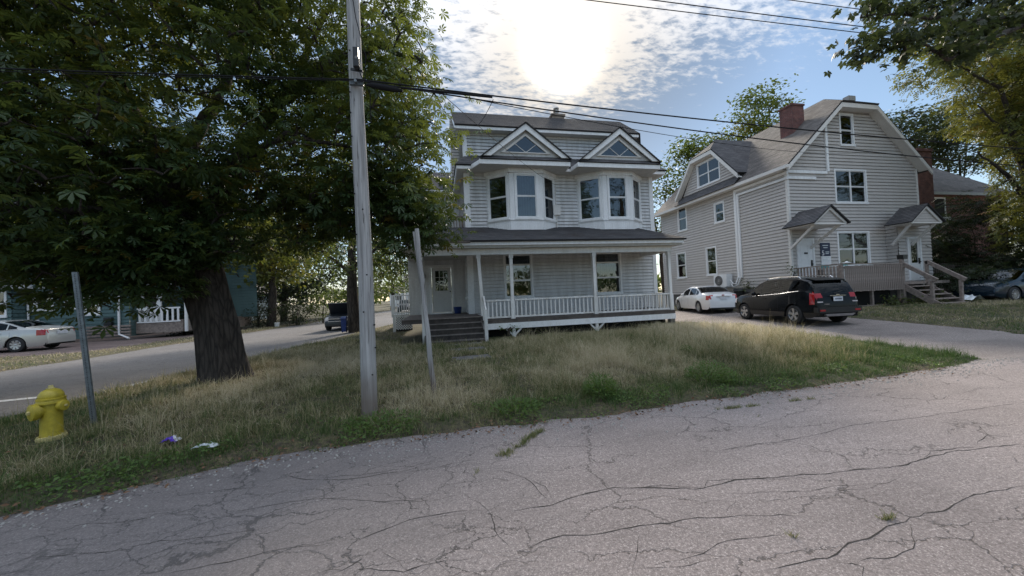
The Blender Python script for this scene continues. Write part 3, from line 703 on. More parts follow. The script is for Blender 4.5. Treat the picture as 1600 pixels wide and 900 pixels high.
wallp(H, (0, 24, 0), (-1, 0, 0), (0, 1, 0), [(-X1, .5), (-X0, .5), (-X0, 7.12), (-X1, 7.12)])
# corner boards
for bx_ in ((X0-.045, X0+.22, YF-.05, YF+.1, .78, 3.44), (X0-.045, X0+.2, YF-.05, YF+.1, 4.4, 7.10), (X1-.16, X1+.045, YF-.05, YF+.14, 4.2, 7.10), (X1-.14, X1+.045, YF-.05, YF+.14, .6, 3.9)):
    c = MB(); c.box(*bx_); c.build('corner_board', 'trim', H)
for (a, b, cc) in ((2.95, 4.12, [(0.0, .16, 1), (.88, 1, 1)]), (7.27, 8.46, [(0, .38, .75), (.45, .98, .98)])):
    window(H, (0, YF, 0), FR, NF, a, b, 1.58, 3.44, rails=(.385, .765), fw=.085, curtain=cc, proud=.06)
# ---- wing behind, to the left
WY = 17.5
wallp(H, (0, WY, 0), FR, NF, [(-1.35, .8), (X0, .8), (X0, 3.6), (-1.35, 3.6)], holes=[(-.30, .62, .9, 3.1)])
wallp(H, (-1.35, 0, 0), LU, NL, [(-24, .6), (-WY, .6), (-WY, 4.6), (-24, 4.6)])
wallp(H, (0, 20, 0), FR, NF, [(-1.6, 4.6), (X0, 4.6), (X0, 7.3), (-1.6, 7.3)])
wallp(H, (-1.6, 0, 0), LU, NL, [(-24, 4.6), (-20, 4.6), (-20, 7.3), (-24, 7.3)])
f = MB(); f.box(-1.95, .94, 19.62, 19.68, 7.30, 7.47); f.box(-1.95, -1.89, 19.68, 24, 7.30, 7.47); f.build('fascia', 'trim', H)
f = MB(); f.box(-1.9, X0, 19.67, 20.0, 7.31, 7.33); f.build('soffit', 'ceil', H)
roofp(H, [(-2.0, 19.6, 7.48), (1.3, 19.6, 7.48), (1.3, 22.3, 9.3), (-0.3, 22.3, 9.3)], 'roof1')
roofp(H, [(-2.0, 24.4, 7.48), (-2.0, 19.6, 7.48), (-0.3, 22.3, 9.3)], 'roof1')
v = MB(); v.box(.95, 1.14, 19.93, 20.0, 5.95, 6.12); vo = v.build('vent', 'trim', H)
v = MB(); v.box(1.0, 1.09, 19.92, 19.935, 5.99, 6.07); v.build('vent_mouth', 'black', vo)
# flat roof over the entry with a balcony
f = MB(); f.box(-1.5, X0, 16.2, 20, 4.55, 4.66); f.build('balcony_deck', 'roof1', H)
br = MB(); br.beam((-1.4, 16.9, 5.40), (1.25, 16.9, 5.40), .09, .05); br.beam((-1.4, 16.9, 4.78), (1.25, 16.9, 4.78), .04, .07); br.box(1.17, 1.25, 16.86, 16.94, 4.6, 5.37); br.box(-1.45, -1.37, 16.86, 16.94, 4.6, 5.37)
bro = br.build('balcony_railing', 'oldwood', H)
pk = None
for i in range(19):
    if pk is None:
        p = MB(); p.box(-1.25, -1.21, 16.88, 16.92, 4.80, 5.37); pk = p.build('baluster', 'oldwood', bro); bx = pk.location.copy()
    else: dup(pk, bro, (i*0.128, 0, 0))
# door and lamp
d = MB(); d.box(-.42, -.30, WY-.05, WY+.1, .9, 3.22); d.box(.62, .74, WY-.05, WY+.1, .9, 3.22); d.box(-.30, .62, WY-.047, WY+.1, 3.1, 3.22); d.box(-.30, .62, WY-.08, WY+.1, .88, .96)
do = d.build('door', 'trim', H, label='worn white front door with a nine pane window')
d = MB(); y = WY-.0
d.box(-.29, -.13, y-.02, y+.03, .97, 3.09); d.box(.45, .61, y-.02, y+.03, .97, 3.09); d.box(-.13, .45, y-.02, y+.03, 2.95, 3.09); d.box(-.13, .45, y-.02, y+.03, 1.85, 2.0); d.box(-.13, .45, y-.01, y+.03, .97, 1.85)
for k in range(5): d.box(-.11+k*.112, -.015+k*.112, y-.02, y-.005, 1.05, 1.78)
for k in (1, 2):
    d.box(-.13+k*.193-.012, -.13+k*.193+.012, y-.015, y+.01, 2.0, 2.95); d.box(-.13, .45, y-.013, y+.01, 2.0+k*.317-.012, 2.0+k*.317+.012)
d.build('door_leaf', 'whitedoor', do)
g = MB(); g.box(-.13, .45, y+.012, y+.018, 2.0, 2.95); g.build('pane', 'glass', do)
g = MB(); g.box(-.2, .5, y+.05, y+.07, 1.9, 3.0); g.build('door_room', 'interior', do)
g = MB(); g.lathe([(.012, 0), (.012, .03), (.03, .045), (.03, .065), (.01, .075)], (.55, y-.02, 1.95), 10, (0, -1, 0)); g.build('door_knob', 'black', do, smooth=True)
g = MB(); g.box(-.66, -.58, WY-.06, WY, 2.62, 2.78); lo = g.build('porch_lamp', 'black', H); g = MB(); g.lathe([(.03, 0), (.06, .03), (.055, .17), (.02, .22), (.005, .26)], (-.62, WY-.11, 2.60), 8); g.build('lamp_glass', 'clay', lo)
# ---- porch decks, fascia, steps
YP = 13.6
DZ, DZL = .74, .90
nb = int((YF-YP)/.14)
pd = MB(); pd.box(1.62, 9.72, YP-.04, YF, DZ-.05, DZ-.012); po_ = pd.build('porch_floor', 'deckwood', H)
b0 = None
for i in range(58):
    x = 1.63+i*.14
    if b0 is None:
        b = MB(); b.box(x, x+.132, YP-.05, YF, DZ-.012, DZ+.012); b0 = b.build('floorboard', 'deckwood', po_)
    else: dup(b0, po_, (i*.14, 0, 0))
pd = MB(); pd.box(-1.35, 1.6, YP, WY, DZL-.16, DZL-.02); po2 = pd.build('entry_floor', 'deckwood', H)
b0 = None
for i in range(21):
    if b0 is None:
        b = MB(); b.box(-1.34, -1.205, YP-.03, WY, DZL-.02, DZL+.004); b0 = b.build('floorboard', 'deckwood', po2)
    else: dup(b0, po2, (i*.14, 0, 0))
f = MB(); f.box(1.64, 9.74, YP-.03, YP+.03, .38, .60); f.box(9.70, 9.76, YP+.03, YF, .38, .60); f.box(1.6, 1.66, YP+.03, YF, .4, .88)
f.build('porch_fascia', 'trim', H)
f = MB(); f.box(1.62, 9.72, YP-.028, YP+.02, .603, .69); f.build('porch_rim', 'deckwood', H)
f = MB(); f.box(1.7, 9.6, YP+.5, YP+.6, -.1, .40); f.box(1.7, 9.6, YF-.2, YF, -.1, .7); f.build('underporch_shade_wall', 'dark', H)  # shade of the porch opening and its back wall painted near black
for xb in (2.78, 6.20):
    b = MB(); b.box(xb-.06, xb+.06, YP-.02, YP+.1, -.05, .379); b.beam((xb-.30, YP+.03, .375), (xb-.03, YP+.03, .12), .06, .06, (0, 1, 0)); b.beam((xb+.30, YP+.03, .375), (xb+.03, YP+.03, .12), .06, .06, (0, 1, 0))
    b.build('porch_bracket', 'trim2', H)
b = MB(); b.box(9.5, 9.72, YP, YP+.2, 0, .38); b.build('porch_pier', 'found', H)
# steps: five treads, worn nosings
st = MB(); st.box(-.50, -.46, 12.62, YP, -.05, .2); stp = st.build('porch_steps', 'stepwood', H)
for k in range(5):
    zt = DZL-.18*(k+1)+.0 if k < 5 else 0; y1 = YP-.25*k; y0 = y1-.25
    r = MB(); r.box(-.45, 1.50, y1-.02, y1+.02, zt+.0, zt+.165); r.build('riser', 'stepwood', stp)
    if k < 4:
        t = MB(); t.box(-.47, 1.52, y0-.03, y1-.022, zt-.03, zt+.004); t.build('tread', 'stepwood', stp)
        t = MB(); t.box(-.47, 1.52, y0-.045, y0-.031, zt-.03, zt+.006); t.build('nosing', 'nose', stp)
t = MB(); t.box(-.47, 1.52, YP-.047, YP-.031, DZL-.026, DZL+.006); t.build('nosing', 'nose', stp)
t = MB(); t.box(-.5, 1.6, 12.50, 12.60, .0, .04); t.build('nosing', 'nose', stp)
t = MB()
for x in (-.52, 1.50): t.prism([(12.55, 0), (12.55, .12), (YP, .88), (YP, 0)], 'x', x, x+.04)
t.build('stringer', 'stepwood', stp)
# ---- posts, beam, ceiling, eave
def post(x0_, x1_, zb, zt, y=YP+.08, wd=.15, m='trim2'):
    p = MB(); p.beam((x0_, y, zb), (x1_, y, zt), wd*.8, wd*.8, (0, 1, 0)); p.beam((x0_, y, zb), (x0_+(x1_-x0_)*.28, y, zb+(zt-zb)*.28), wd+.01, wd+.01, (0, 1, 0)); p.beam((x1_-(x1_-x0_)*.06, y, zt-.13), (x1_, y, zt), wd+.02, wd+.02, (0, 1, 0))
    return p.build('porch_post', m, H)
post(1.64, 1.52, DZ, 3.22); post(2.78, 2.78, DZ, 3.22); post(6.20, 6.20, DZ, 3.22); post(9.62, 9.60, DZ, 3.22); post(-.55, -.62, .9, 3.22)
b = MB(); b.box(-.75, 9.72, YP-.02, YP+.16, 3.223, 3.44); b.box(9.56, 9.72, YP+.16, YF, 3.223, 3.44); b.box(-.75, -.6, YP+.16, WY, 3.223, 3.44); b.build('porch_beam', 'trim', H)
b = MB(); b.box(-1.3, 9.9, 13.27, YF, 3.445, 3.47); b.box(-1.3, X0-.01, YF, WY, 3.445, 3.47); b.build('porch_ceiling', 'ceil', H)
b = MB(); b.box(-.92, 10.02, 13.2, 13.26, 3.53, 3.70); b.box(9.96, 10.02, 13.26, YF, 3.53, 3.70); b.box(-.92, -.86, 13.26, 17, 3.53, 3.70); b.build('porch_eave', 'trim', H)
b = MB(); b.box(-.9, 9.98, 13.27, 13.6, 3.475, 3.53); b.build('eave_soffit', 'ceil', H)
b = MB(); b.box(-.95, 1.2, 13.12, 13.2, 3.62, 3.71); b.build('gutter', 'deckwood', H)
PR = [(-1.0, 13.12, 3.70), (10.1, 13.12, 3.70), (9.2, YF, 4.68), (.1, YF, 4.68)]
roofp(H, PR, 'roofp')
roofp(H, [(10.1, 13.12, 3.70), (10.1, 16.4, 3.70), (9.2, 16.4, 4.68), (9.2, YF, 4.68)], 'roofp')
roofp(H, [(-1.0, 17.4, 3.70), (-1.0, 13.12, 3.70), (.1, YF, 4.68), (.1, 17.4, 4.68)], 'roofp')
# ---- porch railings with separate balusters
def railing(p0, p1, zb, zt, n, m='trim2', sz=.05, post_=None, name='porch_railing', lean=0, wdt=.09):
    p0 = Vector((*p0, 0)); p1 = Vector((*p1, 0)); r = MB()
    r.beam(p0+Vector((0, 0, zt)), p1+Vector((0, 0, zt)), wdt, .06); ro = r.build(name, m, H)
    r = MB(); r.beam(p0+Vector((0, 0, zb)), p1+Vector((0, 0, zb)), .06, .07); r.build('bottom_rail', m, ro)
    first = None; d = p1-p0
    for i in range(n):
        q = p0+d*((i+.5)/n)
        if first is None:
            b = MB(); b.box(q.x-sz/2, q.x+sz/2, q.y-.018, q.y+.018, zb+.036, zt-.031); first = b.build('baluster', m, ro); fq = q
        else:
            o = dup(first, ro, tuple(q-fq))
            if rnd.random() < .10: o.rotation_euler = (0, 0, 0)
    return ro
railing((1.75, YP+.06), (2.70, YP+.06), .83, 1.47, 6)
railing((2.87, YP+.06), (6.11, YP+.06), .83, 1.47, 19)
railing((6.29, YP+.06), (9.53, YP+.06), .81, 1.44, 19)
railing((9.62, YP+.2), (9.62, YF-.05), .81, 1.44, 11)
# stair newels and broken hand rails
r = MB(); r.box(1.55, 1.67, 12.75, 12.87, 0, 1.18); r.beam((1.63, 12.8, 1.1), (1.66, YP, 1.62), .06, .09); r.build('stair_newel', 'trim2', H)
r = MB(); r.box(-.60, -.48, 12.9, 13.02, 0, 1.45); r.beam((-.54, 12.95, 1.4), (-.54, YP, 1.8), .06, .09); r.build('stair_newel', 'trim2', H)
# side deck with lattice on the left
sd = MB(); sd.box(-2.35, -1.36, 19.0, 23, .78, .90); sd.box(-2.3, -2.18, 19.02, 19.14, -.05, .78); sd.box(-2.35, -2.23, 18.96, 19.06, .9, 1.88); sd.box(-2.35, -1.2, 18.97, 19.05, 1.84, 1.9); sd.box(-2.35, -1.2, 18.98, 19.04, .96, 1.02)
sdo = sd.build('side_deck', 'trim2', H)
for i in range(10):
    b = MB(); b.box(-2.2+i*.11, -2.15+i*.11, 18.95, 18.975, .75, 1.84); b.build('picket', 'trim2', sdo)
l = MB()
for i in range(-8, 12):
    a = -2.2+i*.12
    for s in (1, -1):
        pa, pb = (a, .15), (a+.65*s+(0 if s > 0 else .65), .78)
        if s < 0: pa, pb = (a+.65, .15), (a, .78)
        cl = []
        for t in (0, 1): cl.append((pa[0]+(pb[0]-pa[0])*t, pa[1]+(pb[1]-pa[1])*t))
        lo_, hi_ = sorted((cl[0], cl[1]))
        t0 = max(0, (-2.18-lo_[0])/(hi_[0]-lo_[0])); t1 = min(1, (-1.36-lo_[0])/(hi_[0]-lo_[0]))
        if t1 - t0 < .05: continue
        A = (lo_[0]+(hi_[0]-lo_[0])*t0, lo_[1]+(hi_[1]-lo_[1])*t0); B = (lo_[0]+(hi_[0]-lo_[0])*t1, lo_[1]+(hi_[1]-lo_[1])*t1)
        l.beam((A[0], 19.0+s*.006, A[1]), (B[0], 19.0+s*.006, B[1]), .035, .01, (0, 1, 0))
tag(l.build('lattice', 'trim2', sdo), kind='stuff')
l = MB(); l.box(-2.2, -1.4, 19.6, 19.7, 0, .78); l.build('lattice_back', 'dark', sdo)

# ---- bays
def bay(pts, blind=None):
    """pts: four wall points of the three facets"""
    zb, z1, z2, z3 = 4.45, 4.90, 6.86, 7.10
    p = MB(); n = len(pts)
    poly = [(a[0], a[1]) for a in pts]
    bo = None
    fr = MB()
    # bottom skirt and top frieze panels with thin vertical battens
    for (za, zc_, out, nm) in ((zb, z1-.04, 0.0, 'bay_skirt'), (z2+.05, z3, .07, 'bay_frieze')):
        q = MB()
        for a, b in zip(pts[:-1], pts[1:]):
            a = Vector((*a, 0)); b = Vector((*b, 0)); u = (b-a).normalized(); nn = Vector((u.y, -u.x, 0)); L = (b-a).length
            ex = out*.55
            obox(q, a, u, nn, -ex, L+ex, za, zc_, -.05, out)
            k = int(L/.09)
            for i in range(k+1):
                uu = L*i/k
                obox(q, a, u, nn, uu-.008+(.01 if i == 0 else -.01 if i == k else 0), uu+.008, za+.01, zc_-.01, out-.001, out+.012)
        q.build(nm, 'trim', H)
    q = MB()
    for a, b in zip(pts[:-1], pts[1:]):
        a = Vector((*a, 0)); b = Vector((*b, 0)); u = (b-a).normalized(); nn = Vector((u.y, -u.x, 0)); L = (b-a).length
        obox(q, a, u, nn, -.02, L+.02, z1-.045, z1+.0, -.05, .03)
    q.build('bay_sill', 'trim', H)
    for j, (a, b) in enumerate(zip(pts[:-1], pts[1:])):
        a = Vector((*a, 0)); b = Vector((*b, 0)); u = (b-a).normalized(); nn = Vector((u.y, -u.x, 0)); L = (b-a).length
        mg = .16 if j != 1 else .29
        q = MB(); obox(q, a, u, nn, 0, mg-.085, z1, z2+.05, -.05, 0); obox(q, a, u, nn, L-mg+.085, L, z1, z2+.05, -.05, 0)
        obox(q, a, u, nn, mg-.085, L-mg+.085, z1, z1+.02, -.05, 0); q.build('bay_panel', 'trim', H)
        cu = {0: None, 1: [(0, 1, .97)] if blind is None else [(0, .12, .97)], 2: None}[j]
        window(H, a, u, nn, mg, L-mg, z1+.10, z2-.03, rails=(.5,), fw=.08, curtain=cu, proud=.03, depth=.35)
    q = MB(); vs = [(a[0], a[1], zb+.02) for a in pts]; q.add(vs, [(0, 1, 2, 3)]); q.add([(a[0], a[1], z3-.02) for a in pts], [(0, 1, 2, 3)]); q.build('bay_base', 'trim', H)
bay([(2.22, 15.8), (3.15, 15.1), (4.60, 15.1), (5.42, 15.8)])
bay([(6.47, 15.8), (7.46, 15.1), (8.88, 15.1), (9.76, 15.8)], blind=1)
# ---- main eave, soffits and the two pediments
ZE0, ZE1 = 7.10, 7.27
def eaveband(mbf, x0, x1, y): mbf.box(x0, x1, y, y+.05, ZE0, ZE1)
e = MB()
for (a, b) in ((.95, 1.55), (5.78, 6.05), (10.10, 10.79)): eaveband(e, a, b, 15.3)
def diag(a, b): e.beam((a[0], a[1], (ZE0+ZE1)/2), (b[0], b[1], (ZE0+ZE1)/2), .05, ZE1-ZE0)
diag((1.55, 15.33), (1.86, 14.66)); diag((5.78, 15.33), (5.74, 14.66)); diag((6.05, 15.33), (6.12, 14.66)); diag((10.04, 14.66), (10.12, 15.33))
e.box(.93, .98, 15.35, 19.7, ZE0, ZE1); e.box(10.76, 10.81, 15.35, 24, ZE0, ZE1)
e.box(1.83, 5.76, 14.6, 14.65, ZE0-.01, ZE1+.01); e.box(6.10, 10.06, 14.6, 14.65, ZE0-.01, ZE1+.01)
e.build('eave_fascia', 'trim', H)
s = MB(); s.prism([(.98, 15.35), (1.58, 15.35), (1.88, 14.66), (5.73, 14.66), (5.78, 15.35), (6.06, 15.35), (6.13, 14.66), (10.03, 14.66), (10.1, 15.35), (10.76, 15.35), (10.76, 15.9), (.98, 15.9)], 'z', ZE0-.004, ZE0+.012)
s.box(.98, 1.3, 15.9, 20, ZE0-.004, ZE0+.012); s.box(10.3, 10.76, 15.9, 24, ZE0-.004, ZE0+.012)
s.build('soffit', 'ceil', H)
roofp(H, [(.9, 15.25, 7.28), (10.85, 15.25, 7.28), (10.1, 16.32, 8.05), (1.38, 16.32, 8.05)], 'roof1')
roofp(H, [(.9, 20, 7.28), (.9, 15.25, 7.28), (1.4, 16.32, 8.05), (1.4, 20, 8.05)], 'roof1')
roofp(H, [(10.85, 15.25, 7.28), (10.85, 24, 7.28), (10.3, 24, 8.0), (10.1, 16.32, 8.05)], 'roof1')
def pediment(xl, xr, xa, za, tw):
    zb = 7.42; yf = 14.6
    for sgn, xe in ((-1, xl), (1, xr)):
        dx = xa-xe; dz = za-zb; L = math.hypot(dx, dz); ux, uz = dx/L, dz/L
        # roof slope with a little overhang
        E0 = (xe-ux*.12, zb-uz*.12+.02); A0 = (xa, za+.02)
        pts = [(E0[0], yf-.10, E0[1]), (E0[0], 16.5, E0[1]), (A0[0], 16.5, A0[1]), (A0[0], yf-.10, A0[1])]
        if sgn > 0: pts = pts
        roofp(H, pts, 'roof1', thick=.03)
        # rake boards
        nx, nz = (uz, -ux) if sgn < 0 else (-uz, ux)
        if nz > 0: nx, nz = -nx, -nz
        q = MB(); w_ = .20
        P = [(xe, zb-.0), (xa, za-.035), (xa, za-.035-w_/abs(ux)*1.0), (xe-nx*0+ (w_/abs(uz))*(-1 if sgn > 0 else 1), zb)]
        q.prism(P, 'y', yf-.04, yf+.02); q.build('rake_board', 'trim', H)
    # recessed face, window and dark shingled skirt
    def tri(inset, z0):
        k = (za-.25-z0)/(za-zb); return None
    zt = za-.30; z0 = zb+.02
    q = MB(); q.prism([(xl+.22, zb+.01), (xr-.22, zb+.01), (xa, za-.22)], 'y', yf+.16, yf+.2); q.build('pediment_face', 'siding', H)
    hw = (xr-xl)/2
    def T(m_): # triangle similar to pediment, inset by m_
        b = zb+.20+m_*.45; top = za-.40-m_*1.35
        sl = hw/(za-zb); w2 = (top-b)*sl; return [(xa-w2, b), (xa+w2, b), (xa, top)]
    o, i_ = T(0), T(.075)
    q = MB()
    for k in range(3):
        a, b, c_, d_ = o[k], o[(k+1) % 3], i_[(k+1) % 3], i_[k]; q.prism([a, b, c_, d_], 'y', yf+.09+.001*k, yf+.17)
    wo = q.build('gable_window', 'trimb', H)
    q = MB(); q.prism(i_, 'y', yf+.13, yf+.135); q.build('pane', 'glass', wo)
    q = MB(); q.prism(i_, 'y', yf+.152, yf+.158); q.build('gable_room', 'interior', wo)
    q = MB(); bx = i_[0][0]; bw = i_[1][0]-bx
    for f0, f1 in ((.33, .5), (.5, .66)): q.beam((bx+bw*.5, yf+.125, i_[0][1]), (bx+bw*(.25 if f0 < .4 else .75), yf+.125, i_[0][1]+(i_[2][1]-i_[0][1])*.5), .02, .02)
    q.build('muntin', 'trimb', wo)
    roofp(H, [(xl-.1, yf-.04, 7.29), (xr+.1, yf-.04, 7.29), (xr-.12, yf+.20, 7.52), (xl+.12, yf+.20, 7.52)], 'roof1', thick=.03)
pediment(1.98, 5.70, 3.84, 8.86, 1)
pediment(6.28, 10.0, 8.14, 8.88, 1)
# ---- third floor
wallp(H, (0, 16.3, 0), FR, NF, [(X0+.04, 7.8), (9.7, 7.8), (9.7, 9.2), (X0+.04, 9.2)], d=.036)
for x_ in (X0, 9.55):
    c = MB(); c.box(x_, x_+.2, 16.24, 16.36, 7.95, 9.14); c.build('corner_board', 'trim', H)
e = MB(); e.box(.98, 9.86, 15.88, 15.94, 9.10, 9.26); e.build('upper_fascia', 'trim', H)
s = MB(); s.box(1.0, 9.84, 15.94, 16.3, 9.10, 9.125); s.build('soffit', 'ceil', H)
roofp(H, [(.95, 15.83, 9.27), (9.9, 15.83, 9.27), (10.35, 18.5, 11.14), (.95, 18.5, 11.14)], 'roof1')
roofp(H, [(10.35, 18.5, 11.14), (10.45, 24, 7.3), (.95, 24, 7.3), (.95, 18.5, 11.14)][::-1], 'roof1')
roofp(H, [(9.9, 15.83, 9.27), (10.9, 17.4, 8.4), (10.35, 18.5, 11.14)], 'roof1')
wallp(H, (X0, 0, 0), LU, NL, [(-24, 7.0), (-16.34, 7.0), (-16.34, 9.3), (-18.5, 10.95), (-24, 7.2)], d=.036)
wallp(H, (9.72, 0, 0), (0, 1, 0), (1, 0, 0), [(16.34, 7.6), (24, 7.0), (18.5, 10.95), (16.34, 9.3)])
q = MB(); q.prism([(15.86, 9.10), (15.86, 9.27), (18.5, 11.12), (18.5, 10.93)], 'x', .94, .98); q.prism([(18.5, 11.12), (18.5, 10.93), (23.9, 7.2), (24, 7.3)], 'x', .94, .98); q.build('rake_board', 'trim', H)
q = MB(); q.prism([(15.94, 9.12), (18.5, 10.93), (18.5, 10.95), (15.94, 9.14)], 'x', .98, 1.3); q.prism([(18.5, 10.95), (18.5, 10.93), (22, 8.5), (22, 8.52)], 'x', .98, 1.3); q.build('soffit', 'ceil', H)
# rear cross gable showing past the corner
wallp(H, (0, 18.3, 0), FR, NF, [(.86, 7.6), (1.32, 7.6), (1.32, 10.75), (.86, 10.75)], 'vinyl', d=.03)
q = MB(); q.box(.86, 1.3, 18.32, 19.2, 7.6, 10.6); q.build('rear_gable', 'trim', H)
# chimney with metal pot
q = MB(); q.box(6.47, 7.17, 18.75, 19.4, 10.3, 11.42); q.box(6.42, 7.22, 18.7, 19.45, 11.42, 11.52)
co = q.build('chimney', 'brickt', H)
q = MB(); q.lathe([(.11, 0), (.11, .2), (.17, .22), (.17, .27), (.08, .29), (.08, .36), (.16, .38), (.16, .42)], (6.8, 19.0, 11.52), 14); q.build('chimney_pot', 'clay', co, smooth=True)
# bull's-eye: meter box and service mast
q = MB(); q.box(5.26, 5.60, YF-.16, YF-.022, 5.22, 5.66); mo = q.build('meter_box', 'trimb', H)
q = MB(); q.tube([(5.42, YF-.09, 5.22), (5.42, YF-.09, 4.62)], .03); q.tube([(5.42, YF-.09, 5.66), (5.42, YF-.09, 6.6)], .022); q.build('conduit', 'trimb', mo)

# bucket and odds on the porch
b = MB(); b.lathe([(.13, 0), (.15, .02), (.18, .30), (.19, .31), (.185, .29), (.15, .03)], (.84, 16.95, DZL+.005), 20)
tag(b.build('bucket', 'blue', smooth=True), 'blue plastic bucket on the porch floor beside the front door', 'bucket')

# ================================================================ GREY HOUSE
GX, GY = 17.1, 14.7
G = thing('grey_house', (21, 19, 0), 'tall beige vinyl sided house with clipped gable and two small door canopies', 'house')
ff = MB(); ff.box(GX+.02, 25.5, GY+.02, 25, .2, 1.5); ff.build('foundation', 'found', G)
# front wall (lower rectangle, trapezoid gable)
hw_ = [(20.05, 21.98, 2.45, 4.12), (20.1, 22.02, 5.72, 7.33), (20.62, 21.38, 8.72, 10.25)]
wallp(G, (0, GY, 0), FR, NF, [(GX, 1.35), (25.6, 1.35), (25.6, 7.75), (GX, 7.75)], 'vinyl', .17, .035, holes=hw_)
wallp(G, (0, GY, 0), FR, NF, [(GX, 7.75), (25.6, 7.75), (22.75, 10.72), (20.25, 10.72)], 'vinyl', .17, .035, holes=hw_)
window(G, (0, GY, 0), FR, NF, *hw_[0], rails=(.5,), cols=2, fw=.09, frame='white')
window(G, (0, GY, 0), FR, NF, *hw_[1], rails=(.5,), cols=2, fw=.09, frame='white', curtain=[(0, .1, 1), (.40, .60, 1), (.88, 1, 1)])
window(G, (0, GY, 0), FR, NF, *hw_[2], rails=(.48,), fw=.09, frame='white', curtain=[(.85, 1, 1)])
# side wall
sh_ = [(-23.3, -22.45, 2.42, 4.12), (-20.35, -19.6, 2.45, 4.12), (-22.95, -22.15, 5.75, 7.35), (-19.45, -18.8, 5.65, 6.75), (-20.75, -18.95, 8.25, 9.65)]
wallp(G, (GX, 0, 0), LU, NL, [(-25, 1.2), (-GY, 1.2), (-GY, 7.35), (-25, 7.35)], 'vinyl', .17, .035, holes=sh_)
for hh, bl in zip(sh_[:4], (None, None, .55, .5)):
    window(G, (GX, 0, 0), LU, NL, *hh, rails=(.5,), fw=.085, frame='white', curtain=[(0, .3, 1), (.7, 1, 1)] if bl is None else None, blind=bl)
wallp(G, (25.6, 0, 0), (0, 1, 0), (1, 0, 0), [(GY, 1.2), (25, 1.2), (25, 7.6), (GY, 7.6)], 'vinyl', .17, .035)
wallp(G, (0, 25, 0), (-1, 0, 0), (0, 1, 0), [(-25.6, 1.2), (-GX, 1.2), (-GX, 7.6), (-21.3, 11.4), (-25.6, 7.6)], 'vinyl', .17, .035)
for x_ in (GX-.04, 25.52):
    c = MB(); c.box(x_, x_+.12, GY-.04, GY+.08, 1.25, 7.55); c.build('corner_board', 'trimb', G)
# roof: eaves at x 16.75 and 25.95, ridge x 21.3, clipped at the front
zr = 11.75; yo = 14.25
def gz(x): return 7.42+(zr-7.42)*((x-16.7)/(21.3-16.7)) if x < 21.3 else 7.42+(zr-7.42)*((26.0-x)/(26.0-21.3))
roofp(G, [(16.7, 25.4, gz(16.7)), (16.7, yo, gz(16.7)), (20.2, yo, gz(20.2)), (21.3, 15.9, zr), (21.3, 25.4, zr)], 'roof2', thick=.08)
roofp(G, [(26.0, yo, gz(26.0)), (26.0, 25.4, gz(26.0)), (21.3, 25.4, zr), (21.3, 15.9, zr), (22.45, yo, gz(22.45))], 'roof2', thick=.08)
roofp(G, [(20.15, yo-.08, gz(20.2)-.02), (22.5, yo-.08, gz(22.45)-.02), (21.3, 15.9, zr)], 'roof2', thick=.08)
q = MB()
def rake(xa, xb):
    za, zb_ = gz(xa)-.085, gz(xb)-.085; q.prism([(xa, za), (xb, zb_), (xb, zb_-.22), (xa, za-.22)], 'y', yo-.03, yo+.03)
rake(16.72, 20.16); rake(22.49, 25.98); q.box(20.165, 22.485, yo-.036, yo+.024, gz(20.2)-.32, gz(20.2)-.10)
q.build('rake_board', 'trimb', G)
q = MB()
for xa, xb in ((16.9, 20.2), (22.45, 25.8)):
    q.prism([(xa, gz(xa)-.19), (xb, gz(xb)-.19), (xb, gz(xb)-.21), (xa, gz(xa)-.21)], 'y', yo+.032, GY)
q.box(20.2, 22.45, yo+.032, GY, gz(20.2)-.29, gz(20.2)-.27); q.build('rake_soffit', 'trimb', G)
q = MB(); q.box(16.62, 16.75, yo, 25.4, 7.24, 7.40); q.build('gutter', 'trimb', G)
q = MB(); q.box(16.76, 17.1, GY, 25.3, 7.25, 7.27); q.build('soffit', 'trimb', G)
# side dormer with clipped gable, flush with the wall
dy0, dy1, dz0 = 17.35, 22.6, 7.42
sl_ = 1.12
def dz(y): return 8.10+(y-dy0)*sl_ if y < 20 else 8.10+(dy1-y)*sl_
wallp(G, (GX-.02, 0, 0), LU, NL, [(-22.3, 8.0), (-17.65, 8.0), (-19.2, 9.95), (-20.95, 9.95)], 'vinyl', .17, .035, holes=[sh_[4]])
wallp(G, (GX-.0, 0, 0), LU, NL, [(-22.3, 7.2), (-17.5, 7.2), (-17.5, 8.0), (-22.3, 8.0)], 'vinyl', .17, .035)
window(G, (GX-.02, 0, 0), LU, NL, *sh_[4], rails=(.5,), cols=2, fw=.085, frame='white')
xo = 16.72
roofp(G, [(xo, 17.25, 8.05), (20.6, 17.25, 8.05), (20.6, 19.15, 10.16), (xo, 19.15, 10.16)], 'roof1', thick=.07)
roofp(G, [(20.6, 22.7, 8.05), (xo, 22.7, 8.05), (xo, 21.0, 10.16), (20.6, 21.0, 10.16)], 'roof1', thick=.07)
roofp(G, [(xo-.03, 21.05, 10.10), (xo-.03, 19.1, 10.10), (17.9, 20.05, 11.1)], 'roof1', thick=.07)
roofp(G, [(xo, 19.15, 10.16), (21.0, 19.15, 10.16), (21.0, 20.05, 11.15), (17.9, 20.05, 11.15)], 'roof1', thick=.05)
roofp(G, [(21.0, 21.0, 10.16), (xo, 21.0, 10.16), (17.9, 20.05, 11.15), (21.0, 20.05, 11.15)], 'roof1', thick=.05)
q = MB()
for (ya, za, yb, zb_) in ((17.25, 7.97, 19.15, 10.08), (22.7, 7.97, 21.0, 10.08)):
    q.prism([(ya, za), (yb, zb_), (yb, zb_-.25), (ya, za-.25)], 'x', xo-.03, xo+.02)
q.box(xo-.033, xo+.023, 19.16, 20.99, 9.84, 10.06); q.build('dormer_rake', 'trimb', G)
